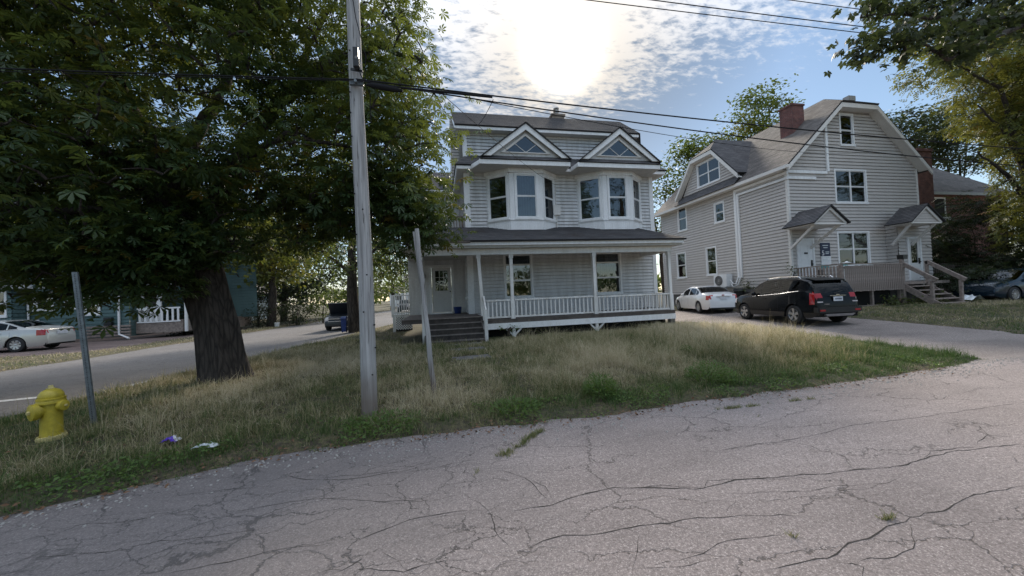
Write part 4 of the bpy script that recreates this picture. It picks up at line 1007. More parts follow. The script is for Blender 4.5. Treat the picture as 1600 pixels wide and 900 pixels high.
q = MB(); q.prism([(17.3, 7.78), (19.15, 9.84), (19.15, 9.86), (17.3, 7.80)], 'x', xo+.02, GX-.02); q.prism([(22.65, 7.78), (21.0, 9.84), (21.0, 9.86), (22.65, 7.80)], 'x', xo+.02, GX-.02); q.box(xo+.02, GX-.02, 19.15, 21.0, 9.83, 9.85); q.build('dormer_soffit', 'trimb', G)
roofp(G, [(16.55, 22.6, 7.40), (16.55, 17.35, 7.40), (17.06, 17.35, 7.95), (17.06, 22.6, 7.95)], 'roof1', thick=.03)
# brick chimney, vent on the ridge
q = MB(); q.box(19.22, 20.0, 16.0, 16.75, 9.6, 11.36); q.box(19.18, 20.04, 15.96, 16.79, 11.36, 11.46); q.build('chimney', 'brick', G)
q = MB(); q.box(21.6, 22.05, 14.9, 15.2, 11.2, 11.45); q.build('roof_vent', 'clay', G)
# pipe covers on the front and round the corner
q = MB(); q.box(19.52, 19.66, GY-.09, GY-.018, 7.25, 9.85); q.box(GX-.02, 19.52, GY-.086, GY-.018, 7.12, 7.27); q.box(GX-.02, 18.8, GY-.084, GY-.018, 6.82, 6.95)
q.box(GX-.09, GX-.018, GY-.08, 17.75, 7.12-.05, 7.24-.05); q.box(GX-.088, GX-.018, GY-.08, 17.62, 6.82-.02, 6.95-.02); q.box(GX-.1, GX-.018, 17.76, 17.92, 2.1, 7.19); q.box(GX-.095, GX-.018, 17.60, 17.73, 2.1, 6.93)
q.build('pipe_cover', 'trim', G)
# left door
def gdoor(x0, x1, y, z0, z1, label, glass=False):
    d = MB(); d.box(x0-.1, x0, y-.06, y+.04, z0, z1+.1); d.box(x1, x1+.1, y-.06, y+.04, z0, z1+.1); d.box(x0, x1, y-.057, y+.04, z1, z1+.1)
    do_ = d.build('door', 'white', G, label=label)
    l = MB(); l.box(x0, x1, y-.03, y+.02, z0+.02, z1)
    if glass:
        l = MB(); a, b = x0+.15, x1-.15; l.box(x0, a, y-.03, y+.02, z0, z1); l.box(b, x1, y-.03, y+.02, z0, z1); l.box(a, b, y-.03, y+.02, z0, z0+.9); l.box(a, b, y-.03, y+.02, z1-.2, z1)
        g = MB(); g.box(a, b, y-.01, y-.004, z0+.9, z1-.2); g.build('pane', 'glass', do_)
        g = MB(); g.box(a, b, y+.03, y+.04, z0+.9, z1-.2); g.build('door_room', 'interior', do_)
    else:
        for (a, b, c0, c1) in ((.12, .42, .15, .85), (.55, .85, .15, .85), (.12, .42, 1.0, 1.9), (.55, .85, 1.0, 1.9)):
            l.box(x0+a, x0+b-.02, y-.038, y-.028, z0+c0, z0+c1)
    l.build('door_leaf', 'white' if not glass else 'whitedoor', do_)
    k = MB(); k.box(x1-.14, x1-.07, y-.07, y-.03, z0+.85, z0+1.15); k.lathe([(.03, 0), (.035, .02), (.02, .05)], (x1-.105, y-.07, z0+.95), 10, (0, -1, 0)); k.build('door_handle', 'black', do_)
    return do_
d1 = gdoor(17.5, 18.35, GY-.02, 1.62, 3.75, 'plain white panelled door beside the sign')
k = MB(); k.box(17.82, 18.02, GY-.075, GY-.052, 3.08, 3.16); k.build('door_knocker', 'black', d1)
k = MB(); k.box(18.6, 18.78, GY-.14, GY-.02, 1.95, 2.28); tag(k.build('letter_box', 'black'), 'small black letter box on the beige wall right of the plain white door', 'letter box')
# vestibule at the right
wallp(G, (0, 14.2, 0), FR, NF, [(23.2, 1.4), (25.45, 1.4), (25.45, 4.45), (23.2, 4.45)], 'vinyl', .17, .035, holes=[(23.75, 24.7, 1.55, 3.75)])
wallp(G, (23.2, 0, 0), LU, NL, [(-GY, 1.4), (-14.2, 1.4), (-14.2, 4.45), (-GY, 4.45)], 'vinyl', .17, .035)
wallp(G, (25.45, 0, 0), (0, 1, 0), (1, 0, 0), [(14.2, 1.4), (GY, 1.4), (GY, 4.45), (14.2, 4.45)], 'vinyl', .17, .035)
gdoor(23.85, 24.6, 14.2, 1.55, 3.7, 'white door with a tall glass pane at the top of the steps', True)
# canopies
def canopy(x0, x1, yf, yb, z0, za):
    xm = (x0+x1)/2
    q = MB(); q.beam((x0+.2, yf+.12, z0-.05), (x0+.35, yb, z0-1.0), .09, .1); q.beam((x1-.2, yf+.12, z0-.05), (x1-.35, yb, z0-1.0), .09, .1)
    # gable face and fascias
    q.prism([(x0-.03, z0), (xm, za), (xm, za-.16), (x0+.12, z0)], 'y', yf-.03, yf+.03); q.prism([(x1+.03, z0), (xm, za), (xm, za-.16), (x1-.12, z0)], 'y', yf-.031, yf+.029)
    q.box(x0-.03, x0+.03, yf+.03, yb, z0-.07, z0+.05); q.box(x1-.03, x1+.03, yf+.03, yb, z0-.07, z0+.05); q.box(x0, x1, yf-.02, yf+.04, z0-.07, z0-.001)
    co_ = q.build('canopy', 'trimb', G)
    wallp(co_, (0, yf+.05, 0), FR, NF, [(x0+.1, z0), (x1-.1, z0), (xm, za-.15)], 'vinyl', .13, .012)
    q = MB(); q.box(x0+.03, x1-.03, yf+.04, yb, z0-.05, z0-.03); q.build('canopy_ceiling', 'trimb', co_)
    roofp(co_, [(x0-.12, yb, z0+.0), (x0-.12, yf-.12, z0+.0), (xm, yf-.12, za+.05), (xm, yb, za+.05)], 'roof1', thick=.04)
    roofp(co_, [(x1+.12, yf-.12, z0+.0), (x1+.12, yb, z0+.0), (xm, yb, za+.05), (xm, yf-.12, za+.05)], 'roof1', thick=.04)
canopy(16.75, 18.6, 13.25, GY, 4.35, 5.12)
canopy(22.45, 24.45, 13.2, 14.2, 4.38, 5.22)
# sign between door and window
sg = thing('wall_sign', (19.15, GY-.03, 3.0), 'navy and white notice board with a large 5 between door and window', 'sign')
q = MB(); q.box(18.85, 19.45, GY-.05, GY-.025, 2.95, 3.62); q.build('upper_panel', 'navy', sg)
q = MB(); q.box(18.87, 19.47, GY-.05, GY-.025, 2.52, 2.945); q.build('lower_panel', 'white', sg)
q = MB(); q.box(18.85, 19.30, GY-.05, GY-.025, 2.34, 2.515); q.build('teal_strip', 'teal', sg)
def text(s_, loc, size, m, parent, rot=(R_(90), 0, 0), local=False, name='lettering'):
    cu = bpy.data.curves.new(name, 'FONT'); cu.body = s_; cu.size = size; cu.extrude = .002; cu.resolution_u = 2
    o = bpy.data.objects.new(name, cu); COL.objects.link(o); cu.materials.append(M[m])
    off = Vector((0, 0, 0)) if local else root_off(parent)
    me = bpy.data.meshes.new_from_object(o); bpy.data.objects.remove(o); o = bpy.data.objects.new(name, me); COL.objects.link(o)
    o.parent = parent; o.location = Vector(loc)-off; o.rotation_euler = rot
    return o
text('5', (18.90, GY-.054, 2.99), .36, 'white', sg)
q = MB()
for i, (x_, w_, z_) in enumerate(((18.98, .34, 3.47), (19.02, .26, 3.36), (19.14, .24, 3.14), (19.14, .20, 3.06), (18.93, .42, 2.86), (18.93, .34, 2.78), (18.93, .44, 2.70))):
    q.box(x_, x_+w_, GY-.054, GY-.0505, z_, z_+.035)
q.build('print_line', 'film', sg)
# front deck, railings as separate pickets, steps
DKZ = 1.5
q = MB(); q.box(17.3, 20.95, 12.75, GY-.02, DKZ-.12, DKZ); q.box(20.95, 23.9, 12.75, 14.18, DKZ-.12, DKZ); q.box(17.35, 20.9, 12.78, 12.9, .4, .52)
for x in (17.45, 19.2, 20.85): q.box(x, x+.1, 12.8, 12.9, .2, DKZ-.12)
dk = q.build('front_deck', 'oldwood', G)
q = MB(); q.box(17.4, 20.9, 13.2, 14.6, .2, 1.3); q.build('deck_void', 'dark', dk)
def pickets(parent, p0, p1, z0, z1, n, m='oldwood', dz0=0, dz1=0, wv=.075):
    p0 = Vector((*p0, 0)); p1 = Vector((*p1, 0)); d = p1-p0; u = d.normalized(); first = None
    for i in range(n):
        q_ = p0+d*((i+.5)/n)
        if first is None:
            b = MB(); nn = Vector((u.y, -u.x, 0)); a = q_-u*wv/2; 
            vs = []
            for z in (z0, z1):
                for (s1, s2) in ((0, 0), (1, 0), (1, 1), (0, 1)): p_ = a+u*wv*s1+nn*.02*s2; vs.append((p_.x, p_.y, z))
            b.add(vs, [(0, 3, 2, 1), (4, 5, 6, 7), (0, 1, 5, 4), (1, 2, 6, 5), (2, 3, 7, 6), (3, 0, 4, 7)])
            first = b.build('picket', m, parent); fq = q_
        else: dup(first, parent, tuple(q_-fq+Vector((0, 0, rnd.uniform(-.012, .012)))))
q = MB(); q.beam((17.1, 14.6, 2.36), (17.5, 12.73, 2.42), .10, .05); q.beam((17.5, 12.73, 2.42), (20.95, 12.73, 2.34), .12, .05); q.beam((17.5, 12.75, 1.42), (20.95, 12.75, 1.4), .04, .12); q.beam((17.5, 12.75, 2.25), (20.95, 12.75, 2.2), .04, .09)
q.box(20.9, 21.02, 12.68, 12.8, .5, 2.55); q.box(17.44, 17.56, 12.72, 12.84, .3, 2.38)
gr_ = q.build('deck_railing', 'oldwood', G)
pickets(gr_, (17.15, 14.5), (17.45, 12.8), 1.25, 2.34, 13)
pickets(gr_, (17.58, 12.70), (20.9, 12.70), 1.17, 2.33, 30)
q = MB(); 
for k in range(5):
    y1 = 12.72-.26*k; z_ = DKZ-.19*k
    q.box(21.05, 22.45, y1-.27, y1, z_-.045-.19, z_-.19)
for x in (21.02, 22.42): q.beam((x, 12.75, DKZ-.2), (x, 11.45, DKZ-1.15), .05, .24)
ss = q.build('front_steps', 'oldwood', G)
q = MB(); q.beam((21.0, 12.75, 2.35), (21.0, 11.6, 1.52), .1, .16); q.box(20.96, 21.06, 11.72, 11.82, .4, 1.5); q.build('hand_rail', 'oldwood', ss)
q = MB(); q.beam((22.5, 12.75, 2.42), (22.5, 11.5, 1.5), .1, .16); q.box(22.45, 22.55, 11.6, 11.7, .4, 1.5); q.box(22.45, 22.55, 12.7, 12.8, .5, 2.45); q.build('hand_rail', 'oldwood', ss)
# things on and by the deck
q = MB(); q.prism([(21.02-.12, 2.55), (21.02+.12, 2.55), (21.02+.15, 2.75), (21.02-.15, 2.75)], 'y', 12.62, 12.86)
q2 = q.build('lamp_box', 'black', G)
q = MB(); q.lathe([(.02, 0), (.16, .02), (.17, .05), (.06, .08), (.03, .12)], (17.75, 12.72, 2.42), 16); tag(q.build('white_dish', 'white', smooth=True), 'white upturned dish left on the corner of the grey deck rail', 'dish')
# tent like green ornament behind the window
q = MB(); q.lathe([(.30, 0), (.2, .3), (.02, .62)], (20.4, 14.95, 2.45), 6); tag(q.build('window_ornament', 'teal'), 'green cone ornament standing inside the lower front window', 'ornament')
# hydrangea of bits beside the stairs
hp = thing('heat_pump', (16.85, 18.7, 1.6), 'white heat pump outdoor unit on a bracket against the beige side wall', 'heat pump')
q = MB(); q.box(16.55, 16.95, 18.25, 19.25, 1.62, 2.36); q.build('casing', 'white', hp)
q = MB()
for r in (.08, .14, .20, .26, .30):
    n = 28; pts = [(16.535, 18.85+r*math.cos(2*math.pi*i/n), 1.99+r*math.sin(2*math.pi*i/n)) for i in range(n+1)]; q.tube(pts, .007, 4, False)
for k in range(8):
    a = math.pi*k/8; q.beam((16.535, 18.85-.3*math.cos(a), 1.99-.3*math.sin(a)), (16.535, 18.85+.3*math.cos(a), 1.99+.3*math.sin(a)), .01, .01)
q.build('fan_grille', 'clay', hp)
q = MB(); q.lathe([(.30, 0), (.30, .012)], (16.548, 18.85, 1.99), 24, (-1, 0, 0)); q.build('fan_opening', 'black', hp)
q = MB(); q.box(16.5, 17.05, 18.4, 18.45, 1.56, 1.62); q.box(16.5, 17.05, 19.05, 19.1, 1.56, 1.62); q.beam((16.55, 18.42, 1.58), (17.05, 18.42, 1.1), .04, .04); q.build('wall_bracket', 'white', hp)
q = MB(); q.tube([(16.8, 18.25, 2.0), (16.78, 18.05, 1.8), (16.85, 17.9, 1.75), (16.98, 17.85, 2.15)], .035); q.tube([(16.8, 18.25, 1.85), (16.75, 18.0, 1.6), (16.9, 17.8, 1.7), (17.0, 17.7, 2.15)], .03); q.build('hose', 'white', hp, smooth=True)
# bins beside the wall behind the black car
def bin_(name, x, y, z, h, m, label, group=None, s=1.0):
    t = thing(name, (x, y, z), label, 'bin', 0, group)
    q = MB(); a, b = .24*s, .30*s; q.hexa([(x-a, y-a, z+.05), (x+a, y-a, z+.05), (x+a, y+a, z+.05), (x-a, y+a, z+.05)], [(x-b, y-b, z+h*.86), (x+b, y-b, z+h*.86), (x+b, y+b, z+h*.86), (x-b, y+b, z+h*.86)]); q.build('bin_body', m, t)
    q = MB(); q.hexa([(x-b-.03, y-b-.04, z+h*.862), (x+b+.03, y-b-.04, z+h*.862), (x+b+.03, y+b+.04, z+h*.862), (x-b-.03, y+b+.04, z+h*.862)], [(x-b, y-b, z+h*.95), (x+b, y-b, z+h*.95), (x+b, y+b, z+h), (x-b, y+b, z+h)]); q.build('bin_lid', m, t)
    q = MB(); q.lathe([(.1, -.02), (.1, .02)], (x-a, y+a, z+.1), 12, (1, 0, 0)); q.lathe([(.1, -.02), (.1, .02)], (x+a, y+a, z+.1), 12, (1, 0, 0)); q.build('bin_wheel', 'rubber', t)
bin_('wheelie_bin', 16.6, 17.2, .45, 1.05, 'black', 'black wheeled bin against the beige wall between the white and black cars')
bin_('wheelie_bin', 16.5, 16.3, .45, .98, 'black', 'black wheeled bin half hidden behind the bonnet of the black car')
# picket fence right of the steps
pf = thing('picket_fence', (28, 15, .4), 'low weathered picket fence between the steps and the dark evergreen', 'fence')
q = MB(); q.beam((26.3, 15.02, 2.25), (30.2, 15.02, 2.25), .05, .08); q.beam((26.3, 15.02, 1.2), (30.2, 15.02, 1.2), .05, .08); q.build('fence_rail', 'oldwood', pf)
pickets(pf, (26.3, 14.98), (30.2, 14.98), .8, 2.42, 26)
# fence seen between the two houses
bf = thing('board_fence', (14, 30, .4), 'brown board fence seen between the white house and the beige house', 'fence')
M['brownf'] = mat('brown_fence', (0.13, 0.095, 0.075), 0.9, var=0.3)
M['redshed'] = mat('red_shed_wall', (0.16, 0.10, 0.09), 0.9, var=0.2)
b0 = None
for i in range(14):
    if b0 is None: q = MB(); q.box(12.3, 12.56, 27.0, 27.03, .3, 2.2); b0 = q.build('fence_board', 'brownf', bf)
    else: dup(b0, bf, (b0.location.x+i*.275, 0, rnd.uniform(-.02, .02)))
sh = thing('shed', (15, 29, .4), 'reddish shed showing above the brown fence between the houses', 'shed')
q = MB(); q.box(12.5, 17, 29, 32, .3, 3.6); q.build('wall', 'redshed', sh); roofp(sh, [(12.2, 28.7, 3.6), (17.3, 28.7, 3.6), (17.3, 30.5, 4.8), (12.2, 30.5, 4.8)], 'roof1')

# ================================================================ BRICK HOUSE at the right
B = thing('brick_house', (35, 20, 0), 'dark red brick house with a tall chimney half hidden behind the evergreen', 'house')
q = MB(); q.box(30.6, 41, 18.6, 27, 0, 7.4); q.build('wall', 'brick2', B)
q = MB(); q.box(31.45, 32.75, 17.95, 18.85, 0, 10.1); q.box(31.4, 32.8, 17.9, 18.9, 10.1, 10.28); q.build('chimney', 'brick', B)
q = MB(); q.box(29.9, 41.5, 18.15, 18.22, 7.28, 7.46); q.build('gutter', 'clay', B)
roofp(B, [(29.9, 18.2, 7.45), (41.5, 18.2, 7.45), (38, 22.6, 11.6), (34.2, 22.6, 11.6)], 'roof3')
roofp(B, [(29.9, 27.2, 7.45), (29.9, 18.2, 7.45), (34.2, 22.6, 11.6)], 'roof3')
window(B, (0, 18.58, 0), FR, NF, 33.65, 34.75, 5.8, 7.1, fw=.1, proud=.05, room=False)
q = MB(); q.box(33.65, 34.75, 18.56, 18.57, 5.8, 7.1); q.build('window_room', 'interior', B)
q = MB(); q.box(33.9, 34.6, 18.15, 18.5, 5.35, 5.75); q.build('air_conditioner', 'white', B)

# ================================================================ GREEN HOUSE across the side street
E_ = thing('green_house', (-22, 27, 0), 'dark green clapboard house with white window trim beyond the silver car', 'house')
EY0 = 25.0
gh = [(-21.9, -21.2, 1.95, 2.8), (-20.6, -20.0, 2.0, 2.85), (-19.95, -19.35, 1.5, 2.6)]
gh = [(-21.95, -21.25, 1.95, 2.82), (-20.55, -19.95, 2.02, 2.9), (-19.7, -19.1, 1.62, 2.5)]
wallp(E_, (0, EY0, 0), FR, NF, [(-34, .2), (-17.6, .2), (-17.6, 7.6), (-34, 7.6)], 'green', .2, .025, holes=gh)
for g_ in gh: window(E_, (0, EY0, 0), FR, NF, *g_, fw=.11, frame='white')
wallp(E_, (-17.6, 0, 0), (0, 1, 0), (1, 0, 0), [(EY0, .2), (31, .2), (31, 7.6), (EY0, 7.6)], 'green', .2, .025)
# bay at the left with windows
wallp(E_, (0, 24.2, 0), FR, NF, [(-34, .6), (-22.3, .6), (-22.3, 3.1), (-34, 3.1)], 'green', .2, .025, holes=[(-23.55, -22.6, 1.7, 2.95)])
wallp(E_, (-22.3, 0, 0), (0, 1, 0), (1, 0, 0), [(24.2, .6), (EY0, .6), (EY0, 3.1), (24.2, 3.1)], 'green', .2, .025)
window(E_, (0, 24.2, 0), FR, NF, -23.55, -22.6, 1.7, 2.95, cols=2, fw=.1, frame='white', curtain=[(0, 1, 1)])
q = MB(); q.box(-34, -22.1, 23.85, 23.92, 3.1, 3.32); q.box(-22.15, -22.08, 23.92, EY0, 3.1, 3.32); q.box(-33, -21.7, EY0-.1, EY0-.02, 4.3, 4.42) if False else None
q.build('bay_eave', 'white', E_)
roofp(E_, [(-34, 23.8, 3.33), (-22.05, 23.8, 3.33), (-22.3, EY0, 3.8), (-34, EY0, 3.8)], 'roof1')
q = MB(); q.tube([(-22.35, 24.05, 3.2), (-22.3, 24.6, 2.95), (-22.2, 24.85, 2.7), (-22.2, 24.88, .4)], .045); q.build('downpipe', 'white', E_)
q = MB(); q.box(-21.6, -20.4, 24.6, 24.7, 3.1, 3.26); q.build('awning_fascia', 'white', E_)
roofp(E_, [(-21.65, 24.55, 3.27), (-20.35, 24.55, 3.27), (-20.35, EY0, 3.55), (-21.65, EY0, 3.55)], 'blueroof')
q = MB(); q.box(-21.5, -21.38, EY0-.06, EY0, 4.45, 5.2); q.build('upper_trim', 'white', E_)
q = MB(); q.box(-22.75+.6, -21.95, EY0-.08, EY0-.02, 1.25, 1.42) if False else q.box(-21.98+.0, -21.8, EY0-.07, EY0-.02, 1.22, 1.38); q.build('hose_box', 'white', E_)
q = MB()
for z in (.25, .42, .59, .76): q.box(-19.6, -17.5, EY0-.12, EY0-.05, z, z+.11)
q.build('skirt_board', 'oldwood', E_, label='grey horizontal boards at the foot of the wall')
for k in range(2):
    q = MB(); q.box(-18.72, -18.36, EY0-.2, EY0-.03, .88+.26*k, 1.08+.26*k); tag(q.build('mailbox', 'black'), ('lower' if k == 0 else 'upper')+' of the two black mailboxes on the green wall', 'mailbox', 'black mailboxes on the green wall')
# porch and door at the right end
q = MB(); q.tube([(-18.05, EY0-.1, 4.2), (-18.05, EY0-.1, .35), (-17.3, EY0-.5, .12)], .055); q.build('downpipe', 'white', E_)
q = MB(); q.box(-17.55, -14.0, 28.0, 31, .2, .95); q.build('porch_base', 'oldwood', E_)
wallp(E_, (0, 29.6, 0), FR, NF, [(-17.6, .9), (-13.0, .9), (-13.0, 7), (-17.6, 7)], 'green', .2, .025)
q = MB(); q.box(-18.0, -16.95, 25.6, 25.7, 1.35, 3.1) if False else q.box(-17.55, -16.5, 25.7, 25.8, 1.0, 3.0); do_ = q.build('door', 'white', E_)
q = MB(); q.box(-17.3, -16.75, 25.66, 25.7, 1.9, 2.6); q.build('door_window', 'interior', do_)
q = MB(); q.box(-17.58, -15.2, 25.4, 27.6, .3, 1.0); q.build('porch_floor', 'oldwood', E_)
q = MB(); q.beam((-17.5, 25.38, 1.75), (-15.3, 25.38, 1.75), .05, .09); q.beam((-17.5, 25.38, .95), (-15.3, 25.38, .95), .05, .07); pr = q.build('porch_rail', 'white', E_)
for i in range(8):
    q = MB(); q.box(-17.42+i*.28, -17.32+i*.28, 25.36, 25.4, .99, 1.7); q.build('baluster', 'white', pr)
q = MB(); q.box(-17.5, -14.6, 25.2, 27.8, 3.15, 3.28); q.box(-15.1, -14.98, 25.4, 25.52, .3, 3.15); q.build('porch_roof', 'white', E_)
roofp(E_, [(-34.5, 24.5, 7.6), (-17.1, 24.5, 7.6), (-17.1, 28.5, 10.5), (-34.5, 28.5, 10.5)], 'roof1')
# small blue house further along
S = thing('blue_house', (-20, 44, 0), 'small slate blue cottage with white window trim at the far side of the street', 'house')
wallp(S, (0, 42, 0), FR, NF, [(-24, .1), (-19.3, .1), (-19.3, 2.75), (-24, 2.75)], 'blueh', .2, .02, holes=[(-20.75, -20.1, 1.2, 2.2)])
wallp(S, (-19.3, 0, 0), (0, 1, 0), (1, 0, 0), [(42, .1), (47, .1), (47, 2.75), (42, 2.75)], 'blueh', .2, .02)
window(S, (0, 42, 0), FR, NF, -20.75, -20.1, 1.2, 2.2, fw=.12, frame='white')
q = MB(); q.box(-19.28, -19.2, 42.6, 43.6, 1.0, 2.4); q.box(-19.45, -19.27, 41.96, 42.05, .1, 2.7); q.build('white_trim', 'white', S)
q = MB(); q.box(-24.3, -18.95, 41.6, 41.68, 2.7, 2.86); q.build('eave', 'trim', S)
roofp(S, [(-24.3, 41.6, 2.86), (-18.9, 41.6, 2.86), (-20.6, 44.5, 4.2), (-24, 44.5, 4.2)], 'roof2'); roofp(S, [(-18.9, 41.6, 2.86), (-18.9, 48, 2.86), (-20.6, 48, 4.2), (-20.6, 44.5, 4.2)], 'roof2')
q = MB(); q.prism([(-22.6, .1), (-21.3, .1), (-21.3, 1.3), (-22.3, .8)], 'y', 40.8, 40.9); q.build('stair_side', 'whitedoor', S)
T_ = thing('green_gabled_house', (-28, 62, 0), 'tall dark house with white trimmed upper window behind the small cottage', 'house')
wallp(T_, (0, 60, 0), FR, NF, [(-36, .1), (-25, .1), (-25, 7.6), (-36, 7.6)], 'green', .25, .02, holes=[(-28.7, -27.8, 4.3, 5.6)]); window(T_, (0, 60, 0), FR, NF, -28.7, -27.8, 4.3, 5.6, fw=.2, frame='white')
roofp(T_, [(-36.5, 59.5, 7.6), (-24.5, 59.5, 7.6), (-24.5, 63, 10), (-36.5, 63, 10)], 'roof1')
# pale buildings at the end of the side street
for (nm, x0, x1, y, zt, lab) in (('white_building', -6.5, -2.6, 75, 5.2, 'distant white building at the end of the side street'), ('low_white_building', -12.0, -8.4, 95, 3.6, 'distant low white building right of the far parked car')):
    t = thing(nm, ((x0+x1)/2, y+3, 0), lab, 'building')
    q = MB(); q.box(x0, x1, y, y+8, 0, zt); q.build('wall', 'trim', t)
    roofp(t, [(x0-.4, y-.4, zt), (x1+.4, y-.4, zt), (x1+.4, y+4, zt+1.6), (x0-.4, y+4, zt+1.6)], 'roof3')
    for i in range(3):
        xx = x0+.5+i*(x1-x0-1)/3
        q = MB(); q.box(xx, xx+.7, y-.04, y, zt-2.0, zt-.8); q.build('window', 'interior', t)

# ================================================================ VEHICLES
def smooth_curve(cps, x):
    xs_ = [c[0] for c in cps]; zs = [c[1] for c in cps]; n = len(xs_)
    if x <= xs_[0]: return zs[0]
    if x >= xs_[-1]: return zs[-1]
    d = [(zs[i+1]-zs[i])/(xs_[i+1]-xs_[i]) for i in range(n-1)]
    m_ = [d[0]]+[0 if d[i-1]*d[i] <= 0 else 2*d[i-1]*d[i]/(d[i-1]+d[i]) for i in range(1, n-1)]+[d[-1]]
    for i in range(n-1):
        if x <= xs_[i+1]:
            h = xs_[i+1]-xs_[i]; t = (x-xs_[i])/h
            return (2*t**3-3*t*t+1)*zs[i]+(t**3-2*t*t+t)*h*m_[i]+(-2*t**3+3*t*t)*zs[i+1]+(t**3-t*t)*h*m_[i+1]
def car(name, label, cat, loc, rz, P, paint):
    t = thing(name, loc, label, cat, rz)
    L, W, wb, rw = P['L'], P['W'], P['wb'], P['rw']; xf = P['xf']; xr = xf-wb    # axle positions
    x0, x1 = P['x0'], P['x0']+L
    top = P['top']; belt = P['belt']; zb = P['zb']
    ra = rw+.055
    xs_ = set(np.linspace(x0, x1, 70)); xs_ |= {c[0] for c in top if x0 <= c[0] <= x1}
    for xc in (xf, xr): xs_ |= {xc+ra*math.cos(a) for a in np.linspace(0, math.pi, 19)}
    for k in ('ws', 'rwn'): xs_ |= set(P[k])
    for a, b in P['side']: xs_ |= {a, b}
    xs_ |= {x0+.02, x0+.06, x0+.12, x0+.3, x1-.02, x1-.07, x1-.15, x1-.3}
    xs_ = sorted(x for x in xs_ if x0 <= x <= x1)
    out = [xs_[0]]
    for x in xs_[1:]:
        if x-out[-1] > .006: out.append(x)
    xs_ = out; hw = W/2
    NS = 15
    def ring(x):
        e = abs(x-(x0+x1)/2)/(L/2); wsc = 1-.17*e**7-.05*e**3
        zt = smooth_curve(top, x); bl = min(smooth_curve(belt, x), zt-.05)
        z_b = zb + (.10*max(0, (e-.9)/.1))
        arch = 0
        for xc in (xf, xr):
            if abs(x-xc) < ra: arch = max(arch, rw+math.sqrt(max(0, ra*ra-(x-xc)**2)))
        lv = [z_b, z_b+.07, .42, .58, .70]
        lv = [max(z_b, arch) if arch else z for z in lv[:1]]+[max(z, arch+.004*i) if arch else z for i, z in enumerate(lv[1:])]
        lv = [min(z, bl-.05+.005*i) for i, z in enumerate(lv)]
        lv += [bl-.03, bl, bl+.03]
        g1 = max(bl+.035, zt-.10); g2 = max(bl+.04, zt-.045)
        gm = (bl+.03+g1)/2
        lv += [gm, g1, g2]
        pts = []
        for i, z in enumerate(lv):
            if i <= 5: f = [.955, .985, 1.0, 1.0, .995, .975][i]
            elif i == 6: f = .955
            else: f = .945-(z-bl)*P.get('tumble', .36)/hw
            pts.append((hw*wsc*f, z))
        yl = pts[-1][0]
        pts += [(yl-.05, max(g2, zt-.018)), (yl*.72, zt-.004), (yl*.36, zt+.004), (0, zt+.006)]
        return pts
    rings = [ring(x) for x in xs_]; nr = len(rings[0])
    parts = {}
    def put(nm, vs, uv=None):
        parts.setdefault(nm, MB()).add(vs, [(0, 1, 2, 3)])
    glass = lambda nm: nm in ('windscreen', 'rear_window', 'side_window')
    body = MB(); gi = {}
    for side in (1, -1):
        for i in range(len(xs_)-1):
            xm = (xs_[i]+xs_[i+1])/2; ra_, rb_ = rings[i], rings[i+1]
            for j in range(nr-1):
                q = [(xs_[i], side*ra_[j][0], ra_[j][1]), (xs_[i+1], side*rb_[j][0], rb_[j][1]), (xs_[i+1], side*rb_[j+1][0], rb_[j+1][1]), (xs_[i], side*ra_[j+1][0], ra_[j+1][1])]
                if side < 0: q = q[::-1]
                nm = 'body'
                sg_ = [k for k, (a, b) in enumerate(P['side']) if a < xm < b]
                if sg_ and j in (7, 8) : nm = 'side_window%d%d' % (sg_[0], side)
                elif P['ws'][0] < xm < P['ws'][1] and j >= 10: nm = 'windscreen'
                elif P['rwn'][0] < xm < P['rwn'][1] and j >= (10 if not P.get('hatch') else 9): nm = 'rear_window'
                else:
                    zc_ = (ra_[j][1]+ra_[j+1][1])/2
                    tl = P.get('tail')
                    if tl and xm < tl[0] and tl[1] < zc_ < tl[2] and abs(ra_[j][0]) > tl[3]: nm = 'tail%d' % side
                    hl = P.get('head')
                    if hl and xm > hl[0] and hl[1] < zc_ < hl[2] and abs(ra_[j][0]) > hl[3]: nm = 'head%d' % side
                    if zc_ < zb+.09 and P.get('clad'): nm = 'cladding'
                    if P.get('clad') and j <= 1: nm = 'cladding'
                put(nm, q)
    # end caps
    for i, x in ((0, xs_[0]), (len(xs_)-1, xs_[-1])):
        r = rings[i]; vs = [(x, p[0], p[1]) for p in r]+[(x, -p[0], p[1]) for p in r[-2::-1]]
        parts['body'].add(vs, [tuple(range(len(vs)))])
    nmap = {'windscreen': ('windscreen', 'carglass'), 'rear_window': ('rear_window', 'carglass'), 'cladding': ('cladding', 'black'), 'body': ('body', paint)}
    for nm, mb_ in parts.items():
        if nm.startswith('side_window'): a = ('side_window', 'carglass')
        elif nm.startswith('tail'): a = ('tail_light', 'red')
        elif nm.startswith('head'): a = ('headlight', 'lampw')
        else: a = nmap[nm]
        bm = bmesh.new(); vs = [bm.verts.new(v) for v in mb_.v]
        for f in mb_.f:
            try: bm.faces.new([vs[k] for k in f])
            except ValueError: pass
        bmesh.ops.remove_doubles(bm, verts=bm.verts, dist=.0008); bmesh.ops.dissolve_degenerate(bm, edges=bm.edges, dist=.0005)
        bmesh.ops.recalc_face_normals(bm, faces=bm.faces)
        me = bpy.data.meshes.new(a[0]); bm.to_mesh(me); bm.free(); me.materials.append(M[a[1]])
        me.polygons.foreach_set('use_smooth', [True]*len(me.polygons)); me.set_sharp_from_angle(angle=R_(32))
        o = bpy.data.objects.new(a[0], me); COL.objects.link(o); o.parent = t
    # seals and door gaps
    g = MB()
